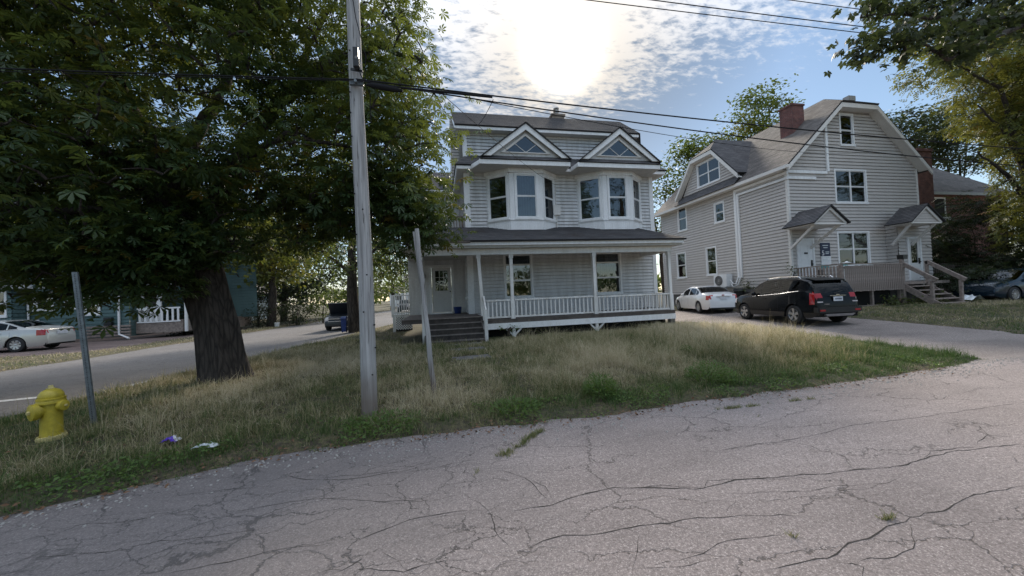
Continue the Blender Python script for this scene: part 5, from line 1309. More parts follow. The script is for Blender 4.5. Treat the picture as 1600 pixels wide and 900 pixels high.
    def surf(x, z, side, out=.004):
        r = ring(x)
        for a, b in zip(r[:-1], r[1:]):
            if a[1] <= z <= b[1] and b[1] > a[1]:
                k = (z-a[1])/(b[1]-a[1]); return (x, side*(a[0]+(b[0]-a[0])*k+out), z)
        return (x, side*(r[3][0]+out), z)
    sl_b = MB()
    for side in (1, -1):
        for xd in P['doors']:
            zz_ = np.linspace(zb+.12, smooth_curve(belt, xd), 7); g.tube([surf(xd, z, side, -.001) for z in zz_], .0045, 4)
        sl_b = MB(); sl_b.tube([surf(x, smooth_curve(belt, x)+.005, side, .0) for x in np.linspace(P['side'][0][0]-.05, P['side'][-1][1]+.05, 14)], .011, 4); sl_b.build('belt_moulding', 'chrome' if P.get('chrome') else 'black', t, local=True)
    g.build('door_seal', 'black', t, local=True)
    for side in (1, -1):
        for xd in P['handles']:
            z = smooth_curve(belt, xd)-.12; a = surf(xd-.09, z, side, .012); b = surf(xd+.09, z+.005, side, .012)
            h = MB(); h.beam(a, b, .025, .022); h.build('door_handle', paint if P.get('hp') is None else P['hp'], t, local=True)
        xm_ = P['side'][-1][1]-.12; z = smooth_curve(belt, xm_)+.09; a = surf(xm_, z-.03, side, .0)
        h = MB(); h.lathe([(.02, 0), (.075, .01), (.09, .05), (.07, .10), (.02, .12)], (a[0]+.06, a[1]+side*.10, z), 12, (-1, 0, 0)); h.beam((a[0], a[1], z-.04), (a[0]+.02, a[1]+side*.08, z-.03), .04, .03); h.build('wing_mirror', paint, t, smooth=True, local=True)
    # under body and seats seen through glass
    u = MB(); u.box(x0+.25, x1-.25, -hw*.84, hw*.84, zb+.02, .62); u.box(x0+.05, x1-.08, -hw*.8, hw*.8, zb+.03, .5)
    u.build('underbody', 'dark', t, local=True)
    for sx in P['seats']:
        for sy in (-.38, .38):
            s_ = MB(); zc_ = smooth_curve(belt, sx); s_.hexa([(sx-.1, sy-.24, .5), (sx+.1, sy-.24, .5), (sx+.1, sy+.24, .5), (sx-.1, sy+.24, .5)], [(sx-.2, sy-.2, zc_+.16), (sx-.1, sy-.2, zc_+.16), (sx-.1, sy+.2, zc_+.16), (sx-.2, sy+.2, zc_+.16)]); s_.box(sx-.22, sx-.13, sy-.13, sy+.13, zc_+.18, zc_+.34)
            s_.build('seat', 'interior', t, local=True)
    # wheels
    for xc in (xf, xr):
        for side in (1, -1):
            yo_ = side*(hw-.012)
            wt = MB(); wt.lathe([(rw*.66, -.0), (rw*.93, -.01), (rw, -.035), (rw, -.19), (rw*.92, -.215), (rw*.6, -.215)], (xc, yo_, rw), 28, (0, side, 0), cap=False)
            wo = wt.build('wheel', 'rubber', t, smooth=True, local=True)
            rm = MB(); R1 = rw*.67
            rm.lathe([(R1*.96, -.12), (R1, -.01), (R1*.93, -.004), (R1*.88, -.03), (R1*.86, -.12)], (xc, yo_, rw), 28, (0, side, 0), cap=False)
            ns = P['spokes']
            for k in range(ns):
                a = 2*math.pi*k/ns+.3; ca, sa = math.cos(a), math.sin(a); w1, w2 = P.get('spw', (.045, .06))
                px = lambda r, w: [(xc+r*ca-w*sa, yo_, rw+r*sa+w*ca), (xc+r*ca+w*sa, yo_, rw+r*sa-w*ca)]
                i1, i2 = px(R1*.12, w1); o1, o2 = px(R1*.95, w2)
                def sh_(p, dd): return (p[0], p[1]-side*dd, p[2])
                rm.hexa([sh_(i1, .06), sh_(i2, .06), sh_(o2, .05), sh_(o1, .05)], [sh_(i1, .018), sh_(i2, .018), sh_(o2, .006), sh_(o1, .006)])
            rm.lathe([(.05, -.05), (.055, -.012), (.03, -.006)], (xc, yo_, rw), 12, (0, side, 0))
            rm.build('rim', P.get('rimm', 'alloy'), wo, smooth=True, local=True)
            dk_ = MB(); dk_.lathe([(R1*.9, -.13), (R1*.9, -.09)], (xc, yo_, rw), 20, (0, side, 0)); dk_.build('brake_disc', 'dark', wo, local=True)
    return t, ring, surf
M['p_black'] = mat('black_car_paint', (0.004, 0.005, 0.007), 0.25, coat=0.2, var=0.05, spec=0.15)
M['p_white'] = mat('white_car_paint', (0.72, 0.73, 0.74), 0.25, coat=0.8, var=0.03)
M['p_silver'] = mat('champagne_car_paint', (0.52, 0.51, 0.48), 0.28, 0.35, coat=0.8, var=0.03)
M['p_teal'] = mat('dark_teal_car_paint', (0.003, 0.014, 0.026), 0.22, 0.0, coat=.35, var=0.03)
M['darkpaint'] = mat('dark_blue_paint', (0.010, 0.013, 0.02), 0.35, coat=.2)

SUVP = dict(L=4.25, W=1.78, wb=2.555, rw=.335, xf=1.30, x0=-2.10, zb=.24,
  top=[(-2.10, .58), (-2.08, .78), (-2.05, .93), (-2.00, 1.06), (-1.80, 1.44), (-1.70, 1.53), (-1.3, 1.625), (-.5, 1.66), (0.15, 1.64), (.45, 1.56), (1.12, 1.13), (1.25, 1.09), (1.7, 1.02), (2.0, .93), (2.10, .80), (2.15, .6)],
  belt=[(-2.1, 1.0), (-1.6, 1.16), (-.6, 1.07), (.8, .98), (1.2, .96), (1.9, .86), (2.15, .7)],
  ws=(.42, 1.10), rwn=(-1.99, -1.74), side=[(-1.42, -.62), (-.54, .33), (.40, .72)], doors=[-.58, .78, -1.32], handles=[-.95, .1], seats=[.1, -.85],
  tail=(-1.86, .80, 1.08, .55), clad=True, spokes=5, spw=(.03, .058), hatch=True, chrome=True, tumble=.33, head=(1.85, .72, .92, .5))
suv, r_, sf = car('black_suv', 'black compact four by four parked in the gravel drive, seen from its rear left corner', 'car', (13.46, 11.82, 0.20), R_(81.2), SUVP, 'p_black')
def cpart(nm, m, parent, f, smooth=False):
    q = MB(); f(q); return q.build(nm, m, parent, local=True, smooth=smooth)
cpart('number_plate', 'plate', suv, lambda q: q.box(-2.115, -2.095, -.16, .16, .80, .95))
cpart('plate_print', 'navy', suv, lambda q: [q.box(-2.119, -2.1155, -.12+i*.04, -.095+i*.04, .85, .90) for i in range(6)])
cpart('bumper', 'black', suv, lambda q: (q.box(-2.16, -2.0, -.72, .72, .42, .60), q.box(-2.14, -2.0, -.78, -.72, .44, .60), q.box(-2.14, -2.0, .72, .78, .44, .60)))
cpart('skid_plate', 'alloy', suv, lambda q: q.hexa([(-2.14, -.45, .30), (-2.0, -.45, .30), (-2.0, .45, .30), (-2.14, .45, .30)], [(-2.175, -.52, .38), (-2.0, -.52, .38), (-2.0, .52, .38), (-2.175, .52, .38)]))
for s in (1, -1):
    cpart('reflector', 'red', suv, lambda q: q.box(-2.10, -2.0, s*.60, s*.80, .56, .64) if False else q.box(-2.172, -2.15, s*.52, s*.70, .47, .53))
    cpart('roof_rail', 'chrome', suv, lambda q: q.tube([(-1.35, s*.60, 1.60), (-1.25, s*.60, 1.68), (-.4, s*.60, 1.71), (.15, s*.6, 1.68), (.25, s*.6, 1.62)], .016))
    cpart('reverse_lamp', 'lampw', suv, lambda q: q.box(-2.09, -2.0, s*.52, s*.70, .76, .80))
cpart('spoiler', 'p_black', suv, lambda q: q.hexa([(-1.86, -.52, 1.50), (-1.5, -.55, 1.57), (-1.5, .55, 1.57), (-1.86, .52, 1.50)], [(-1.88, -.52, 1.525), (-1.5, -.55, 1.61), (-1.5, .55, 1.61), (-1.88, .52, 1.525)]))
cpart('rear_wiper', 'black', suv, lambda q: q.beam((-2.02, .05, 1.06), (-1.97, -.30, 1.14), .02, .02))
cpart('tailgate_trim', 'chrome', suv, lambda q: q.box(-2.11, -2.07, -.28, .28, .975, .995))
cpart('badge', 'chrome', suv, lambda q: (q.box(-2.105, -2.08, -.06, .06, 1.0, 1.03), q.box(-2.10, -2.08, .3, .48, .70, .715)))

SEDP = dict(L=4.50, W=1.75, wb=2.70, rw=.31, xf=1.38, x0=-2.30, zb=.20,
  top=[(-2.30, .55), (-2.27, .80), (-2.2, .96), (-1.9, 1.03), (-1.72, 1.06), (-1.62, 1.08), (-.95, 1.36), (-.6, 1.42), (0.0, 1.435), (.35, 1.38), (1.25, .95), (1.35, .93), (1.8, .83), (2.1, .70), (2.2, .55)],
  belt=[(-2.3, .92), (-1.5, .95), (-.5, .93), (.8, .88), (1.3, .82), (2.2, .6)],
  ws=(.36, 1.22), rwn=(-1.60, -.88), side=[(-1.30, -.98), (-.95, -.15), (-.07, .68)], doors=[-.11, .82, -1.12], handles=[-.75, .12], seats=[.05, -.85],
  tail=(-2.05, .72, .92, .60), spokes=7, spw=(.035, .035), head=(1.9, .55, .72, .4), tumble=.42)
civ, r_, sf = car('white_sedan', 'white saloon car parked between the white porch and the beige house', 'car', (14.85, 18.2, .27), R_(75), SEDP, 'p_white')
cpart('tailgate_trim', 'chrome', civ, lambda q: q.box(-2.31, -2.27, -.35, .35, .86, .885))
cpart('plate_recess', 'plate', civ, lambda q: q.box(-2.315, -2.29, -.17, .17, .72, .84))
cpart('badge', 'red', civ, lambda q: q.box(-2.30, -2.25, -.05, .05, .91, .96))
cpart('bumper_lip', 'black', civ, lambda q: q.box(-2.31, -2.2, -.5, .5, .22, .30))
SED2 = dict(SEDP); SED2.update(L=4.6, W=1.80, wb=2.685, xf=1.36, rw=.325, x0=-2.35, top=[(-2.35, .55), (-2.33, .80), (-2.27, .98), (-2.0, 1.07), (-1.75, 1.10), (-1.65, 1.12), (-.85, 1.40), (-.5, 1.46), (0.0, 1.475), (.35, 1.42), (1.3, 1.0), (1.4, .97), (1.9, .86), (2.15, .72), (2.25, .55)],
  belt=[(-2.3, .98), (-1.5, 1.02), (-.5, .97), (.8, .92), (1.3, .86), (2.2, .6)], spokes=8, spw=(.03, .05), rwn=(-1.62, -.8), side=[(-1.35, -1.02), (-.97, -.1), (-.02, .72)], tail=(-2.02, .78, .95, .62))
cru, r_, sf = car('silver_sedan', 'pale silver saloon car parked at the left in front of the green house', 'car', (-20.3, 21.5, 0.0), R_(182), SED2, 'p_silver')
cpart('number_plate', 'plate', cru, lambda q: q.box(-2.37, -2.33, -.25, .25, .72, .88))
cpart('badge', 'chrome', cru, lambda q: q.box(-2.345, -2.3, -.07, .07, .93, .97))
HATP = dict(SEDP); HATP.update(L=4.4, x0=-2.2, xf=1.4, wb=2.64, top=[(-2.2, .55), (-2.15, .9), (-1.95, 1.12), (-1.6, 1.34), (-1.0, 1.45), (-.3, 1.47), (.2, 1.42), (1.15, 1.02), (1.3, .98), (1.75, .88), (2.1, .72), (2.2, .52)], rwn=(-1.95, -1.62), side=[(-1.35, -.75), (-.68, .02), (.1, .75)], doors=[-.3, .82], handles=[-.5, .2], spokes=10, spw=(.012, .022), tail=None, head=None, rw=.33)
haz, r_, sf = car('dark_teal_hatchback', 'dark teal hatchback at the right edge in front of the evergreen', 'car', (25.9, 11.8, .44), R_(180-3), HATP, 'p_teal')
VANP = dict(SUVP); VANP.update(tail=None)
van, r_, sf = car('dark_pickup', 'dark vehicle with its bonnet raised, parked on the side street behind the second tree', 'car', (-5.7, 24.4, 0), R_(-90-5), VANP, 'darkpaint')
cpart('raised_bonnet', 'darkpaint', van, lambda q: q.hexa([(1.0, -.75, 1.15), (1.05, -.75, 1.12), (1.05, .75, 1.12), (1.0, .75, 1.15)], [(1.45, -.72, 1.85), (1.5, -.72, 1.82), (1.5, .72, 1.82), (1.45, .72, 1.85)]))
cpart('grille', 'chrome', van, lambda q: (q.box(2.13, 2.17, -.5, .5, .62, .66), q.box(2.13, 2.17, -.5, .5, .78, .82)))
van.scale = (.88, .88, .88)
far, r_, sf = car('far_dark_car', 'small dark car parked far down the side street', 'car', (-4.6, 52, 0), R_(-90), VANP, 'darkpaint')

# ================================================================ STREET FURNITURE
HX, HY = -4.80, 5.62; HZ = hz(HX, HY)-.02
hy = thing('fire_hydrant', (HX, HY, HZ), 'yellow fire hydrant with chipped paint standing in the grass at the left', 'fire hydrant')
def hp_(nm, m, f, sm=True):
    q = MB(); f(q); return q.build(nm, m, hy, smooth=sm)
hp_('barrel', 'yellow', lambda q: q.lathe([(.125, .06), (.118, .10), (.115, .30), (.118, .40), (.12, .48)], (HX, HY, HZ), 32))
hp_('base_flange', 'yellowold', lambda q: q.lathe([(.10, .01), (.155, .015), (.16, .045), (.15, .065), (.12, .07)], (HX, HY, HZ), 32))
hp_('base_pipe', 'rust', lambda q: q.lathe([(.14, -.12), (.14, .0), (.11, .012)], (HX, HY, HZ), 24))
hp_('bonnet_flange', 'yellow', lambda q: q.lathe([(.118, .475), (.15, .48), (.152, .505), (.145, .52), (.15, .525), (.15, .545), (.13, .55)], (HX, HY, HZ), 32))
hp_('bonnet', 'yellow', lambda q: q.lathe([(.13, .55), (.135, .57), (.125, .60), (.10, .635), (.06, .655), (.045, .66)], (HX, HY, HZ), 32))
hp_('operating_nut', 'yellowold', lambda q: q.lathe([(.045, .655), (.05, .67), (.032, .675), (.028, .70), (.022, .705)], (HX, HY, HZ), 5), False)
def noz(ang, r, L, z):
    d = Vector((math.cos(ang), math.sin(ang), 0)); c = Vector((HX, HY, HZ+z))
    q = MB(); q.lathe([(r*.8, .08), (r*.85, L*.55), (r*1.0, L*.58), (r*1.0, L*.66), (r*1.15, L*.68), (r*1.15, L*.96), (r*.9, L)], c, 24, d); o = q.build('nozzle_cap', 'yellow', hy, smooth=True)
    q = MB(); q.lathe([(r*.32, L*.99), (r*.26, L*1.14)], c, 5, d); q.build('cap_nut', 'yellowold', o)
noz(R_(-118), .088, .215, .40)      # pumper nozzle towards the camera and left
noz(R_(-8), .058, .20, .44); noz(R_(168), .058, .20, .44)
for i in range(6):
    a = i*math.pi/3; hp_('flange_bolt', 'yellowold', lambda q: q.lathe([(.014, .06), (.012, .085)], (HX+.138*math.cos(a), HY+.138*math.sin(a), HZ), 6), False)

hy.scale = (.82, .82, .97)
# perforated sign post
PX, PY = -4.69, 6.05; PZ = hz(PX, PY)-.05
sp = thing('sign_post', (PX, PY, PZ), 'bare perforated galvanised steel sign post leaning left beside the hydrant', 'post')
q = MB(); tx, ty = PX-.22, PY+.04; zt = PZ+2.15
def lp(t, dx, dy): return (PX+(tx-PX)*t+dx, PY+(ty-PY)*t+dy, PZ+(zt-PZ)*t)
for (a, b) in (((-.032, -.012), (-.020, .012)), ((-.020, -.012), (.020, -.004)), ((.020, -.012), (.032, .012))):
    q.hexa([lp(0, a[0], a[1]), lp(0, b[0], a[1]), lp(0, b[0], b[1]), lp(0, a[0], b[1])], [lp(1, a[0], a[1]), lp(1, b[0], a[1]), lp(1, b[0], b[1]), lp(1, a[0], b[1])])
q.build('steel_channel', 'steel', sp)
q = MB()
for i in range(90):
    t = .02+i*.0108; c = lp(t, 0, -.0135); q.box(c[0]-.005, c[0]+.005, c[1]-.001, c[1], c[2]-.005, c[2]+.005)
tag(q.build('punched_hole', 'dark', sp), kind='stuff')

# utility pole
UX, UY = -1.01, 5.42; UZ = hz(UX, UY)-.05
up_ = thing('utility_pole', (UX, UY, UZ), 'weathered grey wooden utility pole standing in front of the chestnut tree', 'utility pole')
q = MB(); n = 40; pts = []; rr = []
for i in range(n+1):
    z = UZ+i*9.4/n; pts.append((UX+.015*math.sin(i*.21)-.001*i, UY, z)); rr.append(.108-.0008*i)
q.tube(pts, rr, 20); o = q.build('shaft', 'pole', up_, smooth=True)
me = o.data
for v in me.vertices:
    a = math.atan2(v.co.y, v.co.x); v.co.x += .006*math.cos(a)*mnoise.noise((a*2.5, v.co.z*.7, 1)); v.co.y += .006*math.sin(a)*mnoise.noise((a*2.5, v.co.z*.7, 4))
r5 = random.Random(5)
q = MB()
for i in range(16):
    z = UZ+.6+i*.33+r5.uniform(-.1, .1); a = R_(-90+r5.uniform(-70, 70)); q.lathe([(.012, 0), (.009, .018)], (UX+.125*math.cos(a), UY+.125*math.sin(a), z), 6, (math.cos(a), math.sin(a), 0))
q.build('old_bolt', 'dark', up_)
q = MB(); q.box(UX-.025, UX+.045, UY-.20, UY-.12, 4.98, 5.16); q.lathe([(.02, 0), (.045, .02), (.045, .12), (.025, .17)], (UX+.02, UY-.19, 4.86), 10); q.beam((UX-.07, UY-.14, 4.88), (UX+.09, UY-.14, 4.86), .02, .03); q.build('insulator_bracket', 'black', up_)
q = MB(); q.box(UX-.09, UX+.09, UY-.16, UY-.11, 4.66, 4.71); q.lathe([(.02, 0), (.02, .05)], (UX, UY-.17, 4.68), 8, (0, -1, 0)); q.build('cable_clamp', 'steel', up_)
q = MB()
q.tube([(UX-.06, UY-.135, 6.3), (UX+.02, UY-.14, 5.6), (UX+.12, UY-.06, 5.15), (UX+.10, UY-.10, 4.7)], .006, 5)
q.tube([(UX+.02, UY-.15, 4.98), (UX+.06, UY-.16, 4.8), (UX+.16, UY-.05, 4.6), (UX+.15, UY, 4.2)], .007, 5)
q.build('down_lead', 'cable', up_)

# leaning wooden post
q = MB(); a0 = Vector((-.12, 5.92, hz(-.12, 5.9)-.05)); a1 = Vector((-.31, 5.97, 2.78))
ns_ = 16; pts = [a0.lerp(a1, i/ns_)+Vector((.006*math.sin(i*1.3), 0, 0)) for i in range(ns_+1)]
q.tube(pts, [.045-.0006*i for i in range(ns_+1)], 7); lpst = thing('wooden_post', tuple(a0), 'thin grey leaning wooden post in front of the porch steps', 'post')
q.build('stake', 'pole', lpst, smooth=True)
q = MB(); q.beam((-.24, 6.0, 1.5), (-.355, 6.01, 2.74), .035, .03); q.build('batten', 'pole', lpst)

# ---------------- wires
def sagline(p0, p1, sag, n=40):
    p0 = Vector(p0); p1 = Vector(p1)
    return [p0.lerp(p1, i/n)-Vector((0, 0, 4*sag*(i/n)*(1-i/n))) for i in range(n+1)]
def wire(pts, r, label, group='overhead wires', name='overhead_wire'):
    q = MB(); q.tube(pts, r, 6, False); return tag(q.build(name, 'cable', smooth=True, fix=False), label, 'wire', group)
yw = UY-.18
wire(sagline((UX, yw, 4.72), (34, yw+.3, 4.95), .50), .0105, 'thick upper cable running right from the pole clamp across both houses')
wire(sagline((UX, yw-.01, 4.70), (34, yw, 4.70), .85), .0095, 'thick lower cable sagging right from the pole across the beige house')
wire(sagline((UX, yw, 4.715), (-30, yw-.2, 4.6), .38), .009, 'cable running left from the pole clamp across the chestnut leaves')
wire(sagline((UX, yw-.01, 4.69), (-30, yw-.2, 4.2), .30), .005, 'thin cable just below the one running left across the chestnut leaves')
wire(sagline((UX, yw, 6.25), (38, yw, 7.3), .25), .007, 'lowest of the three thin wires crossing the top of the sky')
wire(sagline((UX, yw+.1, 6.50), (38, yw, 7.6), .35), .008, 'middle of the three thin wires crossing the top of the sky')
wire(sagline((UX, yw+.1, 6.80), (38, yw, 7.9), .3), .007, 'highest of the three thin wires near the top right leaves')
wire(sagline((.9, yw, 4.56), (1.9, 15.85, 9.22), .10), .006, 'short service wire from the main cable up to the white house roof corner')
wire(sagline((.15, yw, 4.60), (5.42, 15.72, 6.62), .12), .005, 'thin service wire slanting down to the mast between the bay windows')
wire(sagline((.4, yw, 4.58), (22.2, 14.55, 8.3), .35), .006, 'thin service wire reaching the gable of the beige house')
q = MB(); q.tube(sagline((UX+.14, yw, 4.655), (UX+.62, yw, 4.60), .0, 6), [.018, .034, .038, .038, .038, .034, .018], 10); tag(q.build('cable_splice', 'cable', smooth=True), 'black cable splice case hanging just right of the pole', 'splice case')
q = MB(); q.tube(sagline((UX+.6, yw, 4.645), (UX+1.9, yw, 4.60), .0, 12), .017, 8); tag(q.build('cable_wrap', 'cable', smooth=True), 'bundle of wrapped cable right of the splice case', 'cable')

# blue bin by the second tree, litter
bin_('recycling_bin', -4.95, 20.5, .05, .85, 'blue', 'blue recycling bin beside the trunk of the second tree', s=.42)
def crumple(name, x, y, sx, sy, h, m, label, seed):
    r = random.Random(seed); n = 9; vs = []; z0 = hz(x, y)+.03
    for j in range(n):
        for i in range(n):
            vs.append((x+(i/(n-1)-.5)*sx+r.uniform(-.012, .012), y+(j/(n-1)-.5)*sy+r.uniform(-.012, .012), z0+h*(.4+.6*r.random())*math.sin(math.pi*(i+.5)/n)*1.0+.02))
    q = MB(); q.add(vs, [(j*n+i, j*n+i+1, j*n+n+i+1, j*n+n+i) for j in range(n-1) for i in range(n-1)])
    return tag(q.build(name, m, fix=False, smooth=True, angle=25), label, 'litter')
def wrapmat():
    m = bpy.data.materials.new('purple_white_wrapper'); m.use_nodes = True; nt = m.node_tree; nt.nodes.clear(); N = NT(nt)
    tc = N('ShaderNodeTexCoord').outputs['Object']; v = N('ShaderNodeTexNoise', {'Vector': tc, 'Scale': 9.0, 'Detail': 1.0}).outputs['Fac']
    c = mixc(N, mth(N, 'GREATER_THAN', v, .52), (0.11, 0.04, 0.5), (0.75, 0.75, 0.8))
    nt.links.new(N('ShaderNodeBsdfPrincipled', {'Base Color': c, 'Roughness': .3}).outputs[0], N('ShaderNodeOutputMaterial').inputs[0]); return m
M['wrap'] = wrapmat()
crumple('wrapper', -3.14, 4.99, .17, .12, .06, 'wrap', 'crumpled purple and white wrapper in the grass right of the hydrant', 1)
crumple('plastic_bag', -2.62, 4.68, .24, .10, .05, 'film', 'flattened clear plastic bag lying at the edge of the road', 2)
crumple('plastic_bag', 22.9, 11.6, .8, .5, .28, 'film', 'pale blue plastic bag of rubbish at the foot of the grey steps', 3)
bk = thing('white_bucket', (-11.9, 30, 0), 'small white bucket at the kerb of the far side of the street', 'bucket')
q = MB(); q.lathe([(.14, 0), (.18, .34), (.17, .35)], (-11.9, 30, 0), 14); q.build('pail', 'white', bk, smooth=True)

# ================================================================ VEGETATION
def palm_leaf(n=7, L=1.0, w=.15, spread=118, droop=.28, shape=.72):
    V = []; F = []
    for k in range(n):
        t = k/(n-1)*2-1; a = math.radians(spread*t); l = L*(1-.45*abs(t)**1.3); ca, sa = math.cos(a), math.sin(a)
        def P(r, s, z): return (r*ca-s*sa, r*sa+s*ca, z)
        ww = w*(l/L)**.5; b = len(V)
        V += [P(.02, 0, 0), P(l*shape, ww, -droop*.35*l+.03), P(l, 0, -droop*l), P(l*shape, -ww, -droop*.35*l+.03), P(l*.6, 0, -droop*.32*l-.02)]
        F += [(b, b+4, b+2, b+1), (b, b+3, b+2, b+4)]
    return np.array(V, float), np.array(F)
def simple_leaf(w=.3, fold=.06):
    V = [(0, 0, 0), (.45, w, fold), (1, 0, -.12), (.45, -w, fold), (.5, 0, -.02)]
    return np.array(V, float), np.array([(0, 4, 2, 1), (0, 3, 2, 4)])
def sprig(n=7, w=.10, L=.34):
    V = []; F = []
    for k in range(n):
        x = k/n; s = 1 if k % 2 else -1; a = math.radians(55*s) if k < n-1 else 0; ca, sa = math.cos(a), math.sin(a); b = len(V)
        def P(r, q, z): return (x+r*ca-q*sa, r*sa+q*ca, z)
        V += [P(0, 0, 0), P(L*.5, w, .02), P(L, 0, -.05), P(L*.5, -w, .02)]; F += [(b, b+3, b+2, b+1)]
    return np.array(V, float), np.array(F)
CH = palm_leaf(); MP = palm_leaf(5, 1.0, .27, 110, .22, .55); SL = simple_leaf(); SP = sprig()
def ell_pts(n, c, r, r0=.35, seed=0):
    g = np.random.default_rng(seed); d = g.normal(size=(n, 3)); d /= np.linalg.norm(d, axis=1)[:, None]
    rad = (r0**3+(1-r0**3)*g.random(n))**(1/3); return np.array(c)+d*rad[:, None]*np.array(r)
def tree(name, label, trunk, tr, ells, limbs, leaf, lsize, lm, nper, spread, seed, keep=None, flat=.5, bark='bark', twigs=True, nleafparts=0, group=None, pitch=(.15, .35), cat='tree', roots=False, twr=.012):
    """trunk: polyline; ells: [(centre, radii, clusters)]; limbs: [(polyline, r0, r1)]"""
    g = np.random.default_rng(seed); rr = random.Random(seed)
    t = thing(name, trunk[0], label, cat, group=group)
    T0 = Vector(trunk[0])
    mb = MB(); n = len(trunk)
    pts = []; rad = []
    for i in range(n-1):
        for k in range(6): pts.append(Vector(trunk[i]).lerp(Vector(trunk[i+1]), k/6)); rad.append(tr[i]+(tr[i+1]-tr[i])*k/6)
    pts.append(Vector(trunk[-1])); rad.append(tr[-1])
    mb.tube(pts, rad, 22 if tr[0] > .25 else 9)
    if roots:
        for i, v in enumerate(mb.v):
            v = Vector(v); k = min(range(len(pts)), key=lambda q_: (pts[q_]-v).length); d = v-pts[k]; a = math.atan2(d.y, d.x); h = (v.z-T0.z)
            f = 1+.13*math.sin(a*5+h*.5+.7*math.sin(h*1.7))+.06*math.sin(a*11+h*1.2)+.26*math.exp(-h*3.2)*(.6+.4*math.sin(a*4+1)); mb.v[i] = tuple(pts[k]+Vector((d.x*f, d.y*f, d.z)))
    to = mb.build('trunk', bark, t, smooth=True, angle=80)
    limbpts = [(p, r) for p, r in zip(pts[len(pts)//2:], rad[len(pts)//2:])]
    lb = MB()
    for (pl, r0, r1) in limbs:
        P = [Vector(p) for p in pl]; q = []
        for i in range(len(P)-1):
            for k in range(6): q.append(P[i].lerp(P[i+1], k/6)+Vector((rr.uniform(-1, 1), rr.uniform(-1, 1), rr.uniform(-1, 1)))*min(.05, r0*.35))
        q.append(P[-1]); R2 = [r0+(r1-r0)*(i/(len(q)-1))**.8 for i in range(len(q))]
        lb.tube(q, R2, 9); limbpts += list(zip(q, R2))
    cl = np.concatenate([ell_pts(k, c, r, .45, seed+i*7) for i, (c, r, k) in enumerate(ells)])
    if keep is not None: cl = cl[[keep(*c) for c in cl]]
    if twigs and limbpts:
        LP = np.array([tuple(p) for p, _ in limbpts])
        order = np.argsort(np.min(np.linalg.norm(cl[:, None]-LP[None], axis=2), axis=1))
        for ci in order:
            c = cl[ci]; d = np.linalg.norm(LP-c, axis=1)+np.maximum(0, LP[:, 2]-c[2])*.5; k = int(np.argmin(d)); p = Vector(LP[k]); e = Vector(c)
            if (e-p).length < .1: continue
            mid = p.lerp(e, .5)+Vector((rr.uniform(-.15, .15), rr.uniform(-.15, .15), rr.uniform(0, .25)))*min(1, (e-p).length*.5)
            r_ = min(.02+.012*(e-p).length, twr*3)
            lb.tube([p, p.lerp(mid, .5)+Vector((0, 0, .03)), mid, mid.lerp(e, .55), e], [r_, r_*.8, r_*.62, r_*.45, twr*.5], 5, False)
            LP = np.vstack([LP, [tuple(mid)], [tuple(e)]])
    if lb.v: lb.build('branches', bark, t, smooth=True, angle=80)
    # leaves
    m = len(cl)*nper; ci = np.repeat(np.arange(len(cl)), nper)
    off = g.normal(size=(m, 3))*np.array([spread, spread, spread*flat]); pos = cl[ci]+off
    if keep is not None:
        km = np.array([keep(*p) for p in pos]); pos = pos[km]; off = off[km]; m = len(pos)
    yaw = np.arctan2(off[:, 1], off[:, 0])+g.normal(0, .9, m); pit = g.normal(pitch[0], pitch[1], m); rol = g.normal(0, .4, m)
    sc = lsize*g.uniform(.6, 1.15, m); tint = g.random(m)
    off0 = np.array(tuple(T0))
    if nleafparts:
        d = pos[:, 0]*.199+pos[:, 1]*.98; idx = np.argsort(d)[:nleafparts]; mk = np.zeros(m, bool); mk[idx] = True
        me0 = None
        tv, tf = leaf
        bases = []
        for k in range(5):
            o = np_mesh('leaf', tv*lsize, tf, lm, t, tint=np.full(len(tv), [.1, .3, .5, .7, .9][k])); bases.append(o.data); bpy.data.objects.remove(o)
        Rm = rotmats(yaw[mk], pit[mk], rol[mk])
        for (p, Rr, s, tt) in zip(pos[mk]-off0, Rm, sc[mk]/lsize, tint[mk]):
            o = bpy.data.objects.new('leaf', bases[int(tt*4.999)]); COL.objects.link(o); o.parent = t
            M4 = Matrix(Rr.tolist()).to_4x4(); o.matrix_local = Matrix.Translation(tuple(p)) @ M4 @ Matrix.Scale(float(s), 4)
        pos, yaw, pit, rol, sc, tint = (a[~mk] for a in (pos, yaw, pit, rol, sc, tint))
    V, F = scatter(leaf[0], leaf[1], pos-off0, yaw, pit, rol, sc)
    o = np_mesh('crown', V, F, lm, t, tint=np.repeat(tint, len(leaf[0])))
    o['kind'] = 'stuff'
    return t

